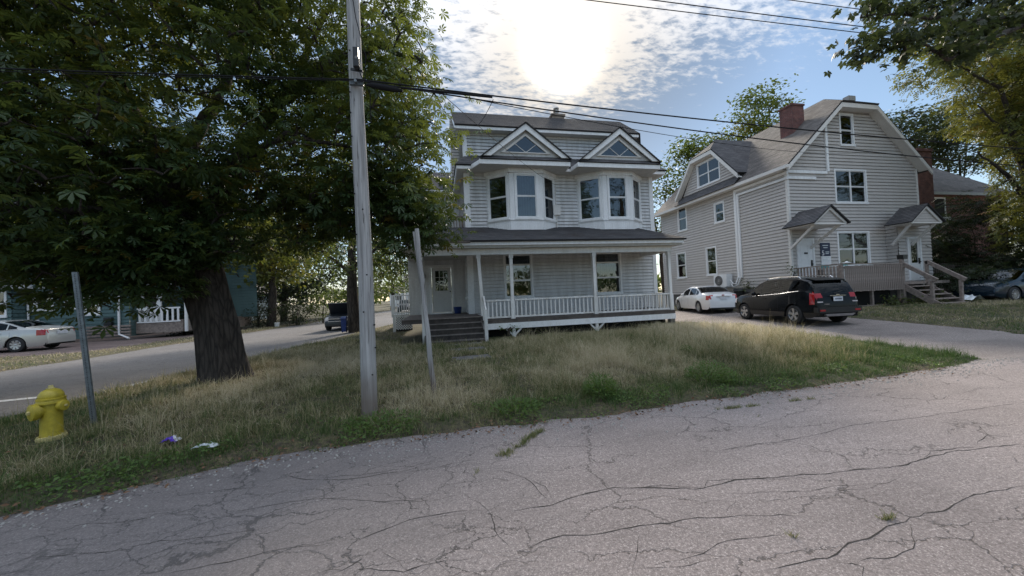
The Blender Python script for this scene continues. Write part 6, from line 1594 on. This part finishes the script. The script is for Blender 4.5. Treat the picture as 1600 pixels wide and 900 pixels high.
# the chestnut
def keep_ch(x, y, z):
    if y < 5.75 or (x > -2.3 and y < 6.6): return False
    if z < 1.35: return False
    if z < 2.35 and not (-7.3 < x < -4.2 and 7.3 < y < 8.5 and z > (1.35 if x < -5 else 1.85)): return False
    # open to the right below the crown's skirt
    if x > -3.6 and z < 2.75+((x+3.6)*.09+(.35 if -2.6 < x < -1.5 else 0) if x < -1.2 else -.1): return False
    if x > -4.3 and z < 2.6: return False
    return True
bz = hz(-4.45, 8.6)-.1
tree('chestnut_tree', 'huge dark leaved chestnut tree with a thick trunk leaning left on the corner lawn',
     [(-4.42, 8.65, bz), (-4.55, 8.65, 1.2), (-4.9, 8.7, 2.6), (-5.5, 8.75, 4.2), (-6.2, 8.8, 5.8), (-7.0, 9.0, 7.6)], [.40, .355, .36, .30, .22, .12],
     [((-4.8, 9.9, 7.2), (5.2, 4.0, 4.6), 900), ((-7.0, 8.0, 3.9), (3.6, 2.2, 1.7), 380), ((-2.0, 9.2, 5.4), (2.3, 2.2, 2.4), 200), ((-6.2, 8.0, 2.4), (1.3, .8, .9), 50), ((-4.9, 7.85, 2.6), (1.3, .4, .75), 100), ((-.45, 8.3, 3.25), (.5, .5, .6), 30), ((-.75, 8.7, 3.8), (.75, .8, .75), 24), ((-2.4, 9.0, 3.6), (1.3, 1.0, .7), 50), ((-9.5, 8.4, 5.5), (3.2, 2.6, 3.8), 300), ((-1.2, 8.9, 4.0), (.9, 1.3, 1.0), 34), ((-5.5, 7.2, 8.0), (3.8, 1.5, 2.8), 260)],
     [([(-4.95, 8.7, 2.6), (-4.3, 8.8, 4.6), (-3.4, 9, 6.2), (-2.4, 9.1, 7.3), (-1.2, 9.2, 7.9), (-.2, 9.2, 7.6)], .20, .04), ([(-5.5, 8.75, 4.2), (-6.6, 8.4, 5.0), (-8.2, 8.0, 5.4), (-10, 7.8, 5.2)], .16, .04),
      ([(-4.7, 8.8, 3.8), (-3.9, 8.4, 4.7), (-2.9, 8.0, 5.1), (-1.6, 8.2, 4.9)], .11, .03), ([(-5.5, 8.75, 4.2), (-5.0, 9.6, 6.4), (-4.6, 10.2, 8.6), (-4.2, 10.4, 10.6)], .18, .04), ([(-3.4, 9, 6.2), (-2.9, 9.6, 8), (-2.2, 9.8, 9.6)], .10, .03),
      ([(-5.2, 8.7, 3.2), (-6.0, 7.9, 3.5), (-7.0, 7.3, 3.4), (-8.2, 7.0, 3.1)], .10, .03), ([(-6.2, 8.8, 5.8), (-7.4, 8.8, 7.4), (-8.6, 8.9, 9.0)], .12, .03), ([(-4.5, 8.7, 1.9), (-5.3, 8.2, 2.3), (-6.2, 7.9, 2.5)], .045, .015)],
     CH, .205, 'chest', 13, .36, 21, keep=keep_ch, flat=.45, nleafparts=300, roots=True, pitch=(.3, .38))

# second tree and the growth beyond the street
tree('street_tree', 'second dark tree further along the side street, its trunk just left of the pole', [(-4.5, 21, 0), (-4.6, 21, 2), (-4.6, 21.2, 4.5), (-4.3, 21.4, 7)], [.36, .28, .2, .1],
     [((-4.6, 21.5, 6.4), (3.9, 3.4, 4.0), 230), ((-2.6, 21, 4.0), (1.5, 1.5, 1.4), 30)], [([(-4.6, 21.2, 3.5), (-3.2, 21, 4.6), (-1.8, 21, 4.8)], .12, .03), ([(-4.6, 21.2, 3.2), (-6.2, 21, 4.6), (-7.6, 21, 5.0)], .12, .03)],
     SL, .24, 'chest', 26, .42, 5, pitch=(.3, .5), keep=lambda x, y, z: z > 2.4)
def bush(name, label, c, r, ncl, nper, ls, lm, seed, leaf=SL, group=None, cat='shrub', spread=.3, keep=None, pitch=(.1, .6), trunk=True):
    c = Vector(c); z0 = max(0, c.z-r[2])
    return tree(name, label, [(c.x, c.y, z0-.15), (c.x, c.y, (z0+c.z)/2), (c.x+.1, c.y, c.z+r[2]*.2)], [.06+.01*r[0], .05, .02], [(tuple(c), r, ncl)], [], leaf, ls, lm, nper, spread, seed, keep=keep, group=group, cat=cat, pitch=pitch, twr=.008)
bg_ = [('broadleaf_tree', 'broad dark tree behind the blue cottage at the left', (-24, 52, 7), (7, 5, 6.5), 190, 'leafg'),
       ('broadleaf_tree', 'dense dark tree overhanging the middle of the side street', (-14.5, 38, 6), (4.6, 4, 5.2), 200, 'leafd'),
       ('broadleaf_tree', 'tall dark tree between the cottage and the raised bonnet', (-9.0, 46, 7), (4.5, 4, 6), 170, 'leafg'),
       ('broadleaf_tree', 'tree with leaves coloured yellow green as if sunlit, left of the pole', (-12.5, 30.5, 5.6), (3.2, 2.5, 2.6), 120, 'leafy'),  # sunlight on this crown is put into its leaf colour
       ('broadleaf_tree', 'far tree at the end of the side street right of the pole', (-7.5, 62, 6), (4.5, 4, 4.2), 120, 'leafg'),
       ('broadleaf_tree', 'far tree behind the distant white building', (1.5, 90, 6), (8, 5, 6), 120, 'leafg'),
       ('broadleaf_tree', 'dark tree behind the roof of the green house', (-33, 36, 8), (8, 5, 8), 170, 'leafd'),
       ('broadleaf_tree', 'dark tree between the green house and the cottage', (-22.5, 34, 7), (4, 3, 6.5), 130, 'leafd')]
for i, (nm, lab, c, r, k, lm) in enumerate(bg_):
    tree(nm, lab, [(c[0], c[1], -.1), (c[0]+.2, c[1], c[2]*.5), (c[0], c[1], c[2])], [.32, .25, .12], [(c, r, k)], [], SL, .42, lm, 30, .75, 40+i, pitch=(.2, .6), group='trees beyond the houses', twr=.02)
for i, (x, y, r, z, lm, lab) in enumerate(((-13.2, 30.2, (1.3, .9, .9), .8, 'leafd', 'low dark shrub by the white bucket across the street'), (-10.9, 31, (1.2, 1, 1.3), 1.1, 'leafd', 'rounded shrub at the far kerb left of the raised bonnet'),
      (-9.3, 32, (1.2, 1, 1.6), 1.5, 'leafg', 'taller green shrub at the far kerb behind the dark vehicle'), (-16.2, 27.2, (.9, .7, .9), .9, 'leafd', 'leafy shrub by the porch of the green house'), (-19.5, 40, (1.6, 1, 1.2), 1.0, 'leafd', 'shrub in front of the blue cottage'), (-15.8, 36, (2.2, 1.2, 1.6), 1.4, 'leafd', 'dark hedge-like shrub right of the blue cottage'),
      (-12.6, 35, (2, 1.2, 2.0), 1.8, 'leafd', 'large dark shrub under the trees across the street'))):
    bush('shrub', lab, (x, y, z), r, 46, 26, .17, lm, 70+i, group='shrubs across the street')

# behind and beside the beige house
def tw(c, r, k, nm, lab, lm, seed, nper=22, ls=.3, sp=.55, leaf=SL, keep=None, tr=.25):
    return tree(nm, lab, [(c[0], c[1], .2), (c[0]-.3, c[1], c[2]*.45), (c[0], c[1], c[2]*.9)], [tr, tr*.7, .08], [(c, r, k)], [([(c[0]-.3, c[1], c[2]*.5), (c[0]-r[0]*.5, c[1], c[2]), (c[0]-r[0]*.8, c[1], c[2]+r[2]*.2)], .1, .03), ([(c[0]-.2, c[1], c[2]*.55), (c[0]+r[0]*.3, c[1], c[2]+r[2]*.4), (c[0]+r[0]*.5, c[1], c[2]+r[2]*.8)], .09, .02)], leaf, ls, lm, nper, sp, seed, keep=keep, twr=.02)
tw((31.8, 29.5, 17.5), (3.2, 2.3, 3.6), 46, 'open_crowned_tree', 'airy tree rising behind the brick chimney of the beige house', 'leafg', 101, 60, .36, .6)
tw((25.6, 29.5, 13.6), (3.8, 2.2, 2.7), 60, 'open_crowned_tree', 'airy tree behind the side dormer of the beige house', 'leafg', 102, 60, .36, .6)
tw((30.0, 28.5, 15.4), (3.4, 1.6, 1.9), 60, 'broadleaf_tree', 'yellow green tree low behind the roof ridge of the beige house', 'leafy', 103, 40, .30, .5)
tw((20.6, 30, 9.2), (1.9, 2, 4.2), 60, 'broadleaf_tree', 'bushy tree in the gap between the two houses', 'leafg', 104, 44, .34, .5)
tw((18.2, 31, 5.4), (1.5, 2, 3.4), 44, 'broadleaf_tree', 'dark tree low in the gap behind the porch corner', 'leafd', 105, 26, .28, .5)
tw((50.5, 29.5, 16.6), (6.0, 3, 3.0), 130, 'broadleaf_tree', 'dark spreading tree behind the right slope of the beige roof', 'leafd', 106, 44, .42, .6)
tw((60.0, 30.5, 17.5), (6.0, 3, 4.5), 120, 'broadleaf_tree', 'dark tree rising above the brick house roof', 'leafd', 107, 40, .42, .6)
# the big honey-green tree at the right edge
tree('locust_tree', 'large yellow green fine leaved tree filling the right edge above the dark hatchback', [(30, 12.5, .3), (29.8, 12.5, 3), (29, 12.4, 6.5), (28, 12.4, 10)], [.4, .33, .25, .1],
     [((30.4, 13.0, 7.0), (5.2, 3.6, 4.6), 360), ((26.5, 12.0, 12.4), (4.8, 2.6, 1.8), 85), ((31.0, 12, 11.6), (4.8, 3, 3.5), 200), ((35.5, 14.5, 8.5), (4.5, 3, 7.5), 260)],
     [([(29.8, 12.5, 4.5), (27, 12.2, 6.5), (24.8, 12, 7.4)], .15, .03), ([(29, 12.4, 6.5), (26.5, 12, 10.5), (23.4, 12, 11.6)], .14, .03), ([(29.3, 12.4, 6), (27, 12.2, 8.6), (25, 12, 9.6)], .1, .03)],
     SP, .42, 'leafy', 28, .5, 121, flat=.5, pitch=(.35, .4), keep=lambda x, y, z: x > 21.6+max(0, 6.5-z)*.6 and not (x/y < 2.12 and z < 1.65+.53*y))
# dark evergreens by the steps
for i, (c, r, k, lab) in enumerate((((27.6, 15.6, 2.6), (2.6, 1.2, 2.6), 170, 'dark evergreen shrub right behind the grey steps'), ((31.8, 15.8, 3.4), (3.2, 1.6, 3.3), 200, 'tall dark evergreen between the brick house and the hatchback'),
        ((25.6, 12.6, 1.25), (1.9, .8, .85), 70, 'low dark evergreen spreading at the foot of the grey steps'), ((29.5, 12.6, 1.8), (2.6, 1.0, 1.6), 110, 'dark evergreen behind the bonnet of the hatchback'))):
    bush('evergreen_shrub', lab, c, r, k, 16, .36, 'leafd', 140+i, leaf=SP, group='dark evergreens', spread=.32, pitch=(.25, .3))
# overhanging maple branch top right
P3 = [((1345, 28), 6.2), ((1372, 12), 6.4), ((1338, 76), 6.0), ((1362, 84), 6.0), ((1392, 66), 6.1), ((1410, 20), 6.6), ((1430, 62), 6.2), ((1448, 24), 6.8), ((1455, 88), 6.2), ((1470, 60), 6.3), ((1490, 36), 6.8), ((1500, 84), 6.3), ((1482, 92), 6.2), ((1515, 55), 6.5), ((1540, 20), 6.9), ((1530, 75), 6.6), ((1560, 45), 6.9), ((1590, 15), 7.0), ((1585, 50), 7.0), ((1478, 8), 7.0), ((1440, 6), 6.8), ((1560, 8), 7.1), ((1620, 60), 7.0), ((1640, 20), 7.0), ((1508, 12), 7.0), ((1400, 84), 6.0)]
def ray3(u, v, dist):
    d = (cam.matrix_world.to_3x3() @ Vector(((u-800)/565., -(v-450)/565., -1.))); return Vector((0, 0, 1.65))+d*dist
cpos = [ray3(u, v, d*.98) for (u, v), d in P3]
mx = ray3(1660, 10, 7.2)
tree('maple_tree', 'overhanging maple branches with dark green leaves in the top right corner', [(16.5, 1.2, -.02), (16.3, 1.2, 4), (16.0, 1.4, 7.5), (15.8, 1.5, 10)], [.35, .3, .22, .1],
     [(tuple(p+Vector((.12, 0, .12))), (.16, .16, .10), 3) for p in cpos]+[((15.5, 1.6, 9.5), (3.2, 3.2, 2.6), 110)],
     [([(16.1, 1.3, 6.8), tuple(mx), tuple(cpos[12]), tuple(cpos[6])], .09, .012), ([(16.1, 1.3, 7.0), tuple(ray3(1600, 30, 7.1)), tuple(cpos[10]), tuple(cpos[5]), tuple(cpos[0])], .07, .01), ([tuple(cpos[6]), tuple(cpos[4]), tuple(cpos[2])], .018, .006)],
     MP, .12, 'maple', 20, .15, 151, flat=.8, pitch=(.5, .5), nleafparts=260, twr=.006, keep=lambda x, y, z: (x*.98-y*.199)/max(.1, x*.199+y*.98) > .86)
# vines and small shrubs round the beige house
for i, (c, r, k, lab) in enumerate((((16.75, 14.4, 2.0), (.35, .3, .5), 9, 'thin vine climbing at the corner of the deck rail'), ((16.7, 17.0, 1.35), (.5, .4, .7), 20, 'scraggly shrub under the hose of the heat pump'), ((20.3, 12.5, .6), (1.2, .3, .35), 26, 'dark weeds under the front of the grey deck'), ((21.8, 12.3, .8), (.6, .3, .4), 10, 'dark shrub growing through the grey steps'))):
    bush('shrub', lab, c, r, k, 14, .11, 'leafg', 160+i, spread=.14, group='small shrubs round the beige house')
bush('ivy_plant', 'small green creeper growing through the porch fascia', (2.55, 13.5, .42), (.42, .10, .13), 10, 8, .075, 'weed', 170, spread=.06, cat='plant')
bush('ivy_plant', 'creeper on the lattice of the side deck', (3.6, 13.9, .2), (.5, .2, .18), 10, 9, .07, 'leafg', 171, spread=.08, cat='plant')

# trees across the front road, behind the camera: they mirror in the windows
for i, (c, r, k) in enumerate((((-9, -26, 5), (6, 4, 4), 110), ((4, -32, 5.5), (5, 4, 4.5), 100), ((17, -28, 4), (5, 4, 3.5), 90), ((-22, -28, 5), (6, 4, 4), 90))):
    tree('roadside_tree', 'tree across the front road mirrored in the windows, '+('left of', 'right of', 'far right of', 'far left of')[i]+' the camera', [(c[0], c[1], -.1), (c[0]+.2, c[1], c[2]*.5), (c[0], c[1], c[2])], [.32, .25, .12], [(c, r, k)], [], SL, .5, 'leafg', 22, .8, 340+i, pitch=(.2, .6), group='trees across the front road', twr=.02)
# far belt of woods round the horizon
g = np.random.default_rng(91); n = 26000; a_ = g.uniform(-3.15, 3.15, n); d_ = 150+g.normal(0, 6, n); hh = 7.5+3.5*np.array([n2(q*9, 0, 1.0, 2)+.5*n2(q*31, 0, 1, 5) for q in a_]); z_ = hh*np.sqrt(g.random(n))
V, F = scatter(SL[0], SL[1], np.stack([d_*np.sin(a_), d_*np.cos(a_), z_], 1), g.uniform(0, 6.28, n), g.normal(.2, .7, n), g.normal(0, .7, n), g.uniform(1.0, 2.6, n))
tag(np_mesh('far_woods', V, F, 'leafg', tint=np.repeat(g.random(n), 5)), 'far belt of trees on the horizon', kind='stuff')

# ---------------------------------------------------------------- grass
def grassmat():
    m = bpy.data.materials.new('grass_blades'); m.use_nodes = True; nt = m.node_tree; nt.nodes.clear(); N = NT(nt)
    a = N('ShaderNodeAttribute', attribute_name='tint').outputs['Fac']
    c = ramp(N, a, [(0.0, (0.070, 0.125, 0.034)), (.30, (0.135, 0.170, 0.060)), (.52, (0.29, 0.265, 0.13)), (.75, (0.46, 0.39, 0.24)), (1.0, (0.66, 0.58, 0.41))])
    d = N('ShaderNodeBsdfPrincipled', {'Base Color': c, 'Roughness': .6, 'Specular IOR Level': .3}).outputs[0]
    t = N('ShaderNodeBsdfTranslucent', {'Color': c}).outputs[0]
    nt.links.new(N('ShaderNodeMixShader', {0: .35, 1: d, 2: t}).outputs[0], N('ShaderNodeOutputMaterial').inputs[0]); return m
M['grass'] = grassmat()
def vnoise(x, y, s, seed):
    g = np.random.default_rng(seed); G = g.random((256, 256)); X = x*s+100; Y = y*s+100
    xi = np.floor(X).astype(int); yi = np.floor(Y).astype(int); fx = X-xi; fy = Y-yi; fx = fx*fx*(3-2*fx); fy = fy*fy*(3-2*fy)
    g00 = G[xi % 256, yi % 256]; g10 = G[(xi+1) % 256, yi % 256]; g01 = G[xi % 256, (yi+1) % 256]; g11 = G[(xi+1) % 256, (yi+1) % 256]
    return (g00*(1-fx)+g10*fx)*(1-fy)+(g01*(1-fx)+g11*fx)*fy
def gpoints(n, x0, x1, y0, y1, seed, cond=None):
    g = np.random.default_rng(seed); x = g.uniform(x0, x1, n); y = g.uniform(y0, y1, n)
    sd = lawn_sd(x, y); n1 = vnoise(x, y, 3.0, 3)
    k = sd > (-.10+.22*n1)
    for (a, b, c, d) in ((X0-.1, X1+.4, YP+.25, 26), (-1.5, 1.7, YP-.9, 26), (-2.3, 0, 19, 24), (GX-.1, 26, 12.9, 26), (.14, 1.38, 11.6, 12.4), (.2, 1.26, 10.15, 10.8), (.25, 1.2, 8.8, 9.3)):
        k &= ~((x > a) & (x < b) & (y > c) & (y < d))
    k &= ~(((x+4.4)**2+(y-8.65)**2 < .2) | ((x-HX)**2+(y-HY)**2 < .03) | ((x-UX)**2+(y-UY)**2 < .018))
    u = (x*.98-y*.199)/np.maximum(.3, x*.199+y*.98); k &= (np.abs(u) < 1.6) & ((x*.199+y*.98) > 2.3)
    return x[k], y[k], sd[k]
def lawnz(x, y): return lawn_h(x, y)
def blades(name, x, y, sd, h, wd, tint, seed, lean=.35, cast=None):
    g = np.random.default_rng(seed); n = len(x); z = lawnz(x, y)-.015
    a = g.uniform(0, 2*np.pi, n); b = g.uniform(0, 2*np.pi, n); l = h*np.abs(g.normal(0, lean, n)); w2 = wd/2
    dx, dy = np.cos(a)*w2, np.sin(a)*w2; lx, ly = np.cos(b)*l, np.sin(b)*l
    V = np.empty((n, 6, 3))
    for i, (t, wf) in enumerate(((0, 1), (.5, .8), (1, .15))):
        for s, sg in ((0, -1), (1, 1)):
            V[:, 2*i+s, 0] = x+lx*t*t+sg*dx*wf; V[:, 2*i+s, 1] = y+ly*t*t+sg*dy*wf; V[:, 2*i+s, 2] = z+h*t*(1-.25*t*np.minimum(1, l/np.maximum(h, 1e-3)))
    F = np.array([(0, 1, 3, 2), (2, 3, 5, 4)])[None]+(np.arange(n)*6)[:, None, None]
    o = np_mesh(name, V.reshape(-1, 3), F.reshape(-1, 4), 'grass', tint=np.repeat(tint, 6)); o['kind'] = 'stuff'; o['label'] = 'long unmown lawn, part green and part straw coloured'; return o
def lawn_params(x, y, sd, g):
    n = len(x); a = vnoise(x, y, .55, 8); b = vnoise(x, y, 1.7, 9); c = vnoise(x, y, 5.0, 10); r = g.random(n)
    wild = sst(1.2, 3.5, x)*sst(5.6, 7.2, y)*(1-sst(11.6, 13.2, y)*(x < 8.5))*(1-.85*sst(8.0, 10.2, x))
    h = .05+.06*b+.05*c; h = h+wild*(.05+.12*c*b+.03*a); h = h*(1-.55*sst(10.8, 12.6, y)*(x < 10.5)*(x > 1.2)); cl_ = vnoise(x, y, 9.0, 14)*vnoise(x, y, 4.3, 15)*3.2; h = h*(.35+.75*cl_); h = h*(.45+.55*sst(0, .6, sd))*(.6+.8*g.random(n))
    h = np.where((y > 15) | (x > 12) | (x < -8), h*.6, h)
    # straw where it is dry, green along the road edge and at the far right
    straw = .40+.55*(a-.5)+.40*(b-.5)+.14*wild+.18*(c-.5)+.55*np.exp(-(((x-9.6)/2.4)**2+((y-11.5)/2.4)**2))+.30*np.exp(-(((x+2.6)/2.2)**2+((y-10.5)/2.0)**2))
    straw = straw+.22*np.exp(-(((x-2.5)/2.5)**2+((y-6.6)/.7)**2))
    straw = straw-.42*np.exp(-((sd-.25)/.45)**2)*(y < 7.5)-.34*np.exp(-(((x-9)/2.6)**2+((y-6.3)/1.2)**2))-.25*np.exp(-(((x+.6)/1.4)**2+((y-12.5)/1.8)**2))
    straw = np.where((x < 1) & (y < 14), straw+.16, straw); straw = np.where(x < -12, straw+.25, straw)  # paler tint painted in on the left to offset the chestnut's shade
    straw = straw+.7*(vnoise(x, y, 7.0, 16)-.5)*(vnoise(x, y, 2.2, 17)); tint = np.clip(straw+g.normal(0, .24, n), 0, 1)
    return h, tint
gg = np.random.default_rng(5)
for (nm, n, bx, wd, sd_) in (('grass', 190000, (-8.5, 12.5, 3.4, 7.6), .0070, 1), ('grass', 170000, (-8.5, 12.5, 7.6, 15.0), .0125, 2), ('grass', 60000, (-9, 16, 15, 32), .016, 3), ('grass', 70000, (14.5, 34, 6.5, 16), .015, 4), ('grass', 60000, (-34, -10, 9, 30), .018, 6)):
    x, y, sd = gpoints(n, *bx, sd_)
    h, ti = lawn_params(x, y, sd, gg); blades(nm, x, y, sd, h, wd*(.7+.6*gg.random(len(x))), ti, sd_+20, lean=.95)
# wispy seed stalks in the wild part
x, y, sd = gpoints(22000, 1.5, 8.6, 5.6, 12.6, 31); h, ti = lawn_params(x, y, sd, gg)
blades('seed_grass', x, y, sd, h*1.35+.03, np.full(len(x), .006), np.clip(ti*.5+.5, 0, 1), 55, lean=.5)
x, y, sd = gpoints(9000, -8, 1.5, 4.6, 12.5, 32); h, ti = lawn_params(x, y, sd, gg)
blades('seed_grass', x, y, sd, h*1.6+.03, np.full(len(x), .006), np.clip(ti*.5+.45, 0, 1), 56, lean=.3)
# broad leaved weeds along the verge, fallen leaves on the edge of the asphalt
x, y, sd = gpoints(60000, -8, 9, 3.3, 6.4, 33); k = (sd < .75) & (vnoise(x, y, 1.9, 12) > .45); x, y, sd = x[k][:5200], y[k][:5200], sd[k][:5200]
g = np.random.default_rng(77); n = len(x)
V, F = scatter(SL[0], SL[1], np.stack([x, y, lawnz(x, y)+g.uniform(.01, .09, n)], 1), g.uniform(0, 6.28, n), g.normal(-.3, .4, n), g.normal(0, .5, n), g.uniform(.02, .05, n))
tag(np_mesh('ground_weeds', V, F, 'weed', tint=np.repeat(g.random(n), 5)), 'small broad leaved weeds along the road edge', kind='stuff')
M['fallen'] = mat('fallen_leaf', (0.14, 0.075, 0.04), .85, var=.5, vscale=9)
xe = g.uniform(-6, 9, 900); ye = np.interp(xe, EX, EY)+g.normal(-.02, .09, 900); xl = g.uniform(-7, 2, 700); yl = g.uniform(4.2, 9, 700)
xx = np.concatenate([xe, xl]); yy_ = np.concatenate([ye, yl]); n = len(xx); zz_ = np.maximum(lawnz(xx, yy_), .0)+.015+(g.random(n)*.03*(lawn_sd(xx, yy_) > .1))
V, F = scatter(SL[0], SL[1], np.stack([xx, yy_, zz_], 1), g.uniform(0, 6.28, n), g.normal(0, .3, n), g.normal(0, .5, n), g.uniform(.018, .055, n))
tag(np_mesh('fallen_leaves', V, F, 'fallen'), 'dry brown leaves gathered along the road edge', kind='stuff')
# pebbles of the loose verge
g = np.random.default_rng(78); n = 1500; xe = g.uniform(-6, 12, n); ye = np.interp(xe, EX, EY)-np.abs(g.normal(0, .22, n)); s_ = g.uniform(.004, .012, n)
cv = np.array([(-1, -1, 0), (1, -1, 0), (1, 1, 0), (-1, 1, 0), (-.6, -.6, .9), (.6, -.6, .9), (.6, .6, .9), (-.6, .6, .9)], float); cf = np.array([(4, 5, 6, 7), (0, 1, 5, 4), (1, 2, 6, 5), (2, 3, 7, 6), (3, 0, 4, 7)])
V, F = scatter(cv, cf, np.stack([xe, ye, hbase(xe, ye)*.9-.003], 1), g.uniform(0, 6.28, n), g.normal(0, .2, n), g.normal(0, .2, n), s_)
tag(np_mesh('loose_stones', V, F, 'concrete'), 'loose stones at the edge of the asphalt', kind='stuff')
# weed clumps at the verge
def weedclump(x, y, r, h, n, lab, seed, name='weed_plant'):
    g = np.random.default_rng(seed); z = hz(x, y); t = thing(name, (x, y, z), lab, 'weed')
    q = MB()
    for i in range(34):
        a = g.uniform(0, 6.28); d = r*math.sqrt(g.random()); hh = h*(1-.5*(d/r)**2)*g.uniform(.7, 1.1); q.tube([(x+d*.5*math.cos(a), y+d*.5*math.sin(a), z), (x+d*.8*math.cos(a), y+d*.8*math.sin(a), z+hh*.6), (x+d*1.05*math.cos(a), y+d*1.05*math.sin(a), z+hh)], [.003, .0025, .001], 4, False)
    q.build('stems', 'weed', t, fix=False)
    a = g.uniform(0, 6.28, n); d = r*np.sqrt(g.random(n)); zz = h*(1-.55*(d/r)**2)*g.uniform(.1, 1.05, n)
    V, F = scatter(SL[0]*np.array([1, .55, 1]), SL[1], np.stack([d*np.cos(a), d*np.sin(a), zz], 1), a+g.normal(0, .7, n), g.normal(-.5, .4, n), g.normal(0, .4, n), g.uniform(.03, .075, n))
    o = np_mesh('leaves', V, F, 'weed', t, tint=np.repeat(g.random(n), 5)); o['kind'] = 'stuff'
weedclump(2.35, 5.15, .26, .36, 900, 'bright green bushy weed at the road edge below the white house steps', 1)
weedclump(4.42, 5.35, .38, .34, 1100, 'large dark green weed clump at the road edge further right', 2)
weedclump(1.0, 4.95, .35, .14, 500, 'low bright green weeds at the road edge right of the leaning post', 3)
weedclump(5.4, 7.2, .16, .22, 260, 'small lime green weed standing in the straw coloured grass', 4)
weedclump(-.75, 4.95, .45, .12, 450, 'flat leafy weeds in front of the foot of the pole', 5)
# grass growing in the wide crack in the road
g = np.random.default_rng(9); pa = np.array(pix(778, 716)); pb = np.array(pix(848, 672)); n = 1100; t_ = g.random(n); w_ = g.normal(0, .03, n)*(1.2-t_*.3)
d_ = pb-pa; nrm = np.array([-d_[1], d_[0]])/np.linalg.norm(d_); P_ = pa+d_*t_[:, None]+nrm*w_[:, None]
def flatblades(P_, seed, hs=(.015, .05)):
    g = np.random.default_rng(seed); n = len(P_); h = g.uniform(*hs, n); a = g.uniform(0, 6.28, n); l = h*g.uniform(.2, 1.2, n); b = g.uniform(0, 6.28, n); w2 = .003
    V = np.empty((n, 4, 3)); x, y = P_[:, 0], P_[:, 1]
    for i, (t, s) in enumerate(((0, -1), (0, 1), (1, .3), (1, -.3))):
        V[:, i, 0] = x+np.cos(b)*l*t+np.cos(a)*w2*s; V[:, i, 1] = y+np.sin(b)*l*t+np.sin(a)*w2*s; V[:, i, 2] = h*t-.004
    F = np.arange(4)[None]+(np.arange(n)*4)[:, None]
    return V.reshape(-1, 3), F, np.repeat(np.clip(g.normal(.38, .18, n), 0, 1), 4)
Ps = [P_]
for (a, b, k) in (((1120, 640), (1200, 632), 500), ((1185, 632), (1300, 620), 500), ((1228, 843), (1240, 836), 120), ((1300, 868), (1310, 850), 90), ((1380, 812), (1400, 806), 120), ((1520, 775), (1530, 772), 60), ((740, 742), (752, 728), 90), ((1165, 651), (1185, 651), 60), ((690, 700), (696, 716), 40)):
    pa = np.array(pix(*a)); pb = np.array(pix(*b)); Ps.append(pa+(pb-pa)*g.random(k)[:, None]+g.normal(0, .012, (k, 2)))
Pc = np.concatenate(Ps); Pc = Pc[(vnoise(Pc[:, 0], Pc[:, 1], 9.0, 4)*.6+vnoise(Pc[:, 0], Pc[:, 1], 2.6, 6)*.4+g.normal(0, .06, len(Pc))) > .50]
V, F, ti = flatblades(Pc, 3)
tag(np_mesh('crack_grass', V, F, 'grass', tint=ti), 'grass growing out of cracks in the asphalt', kind='stuff')
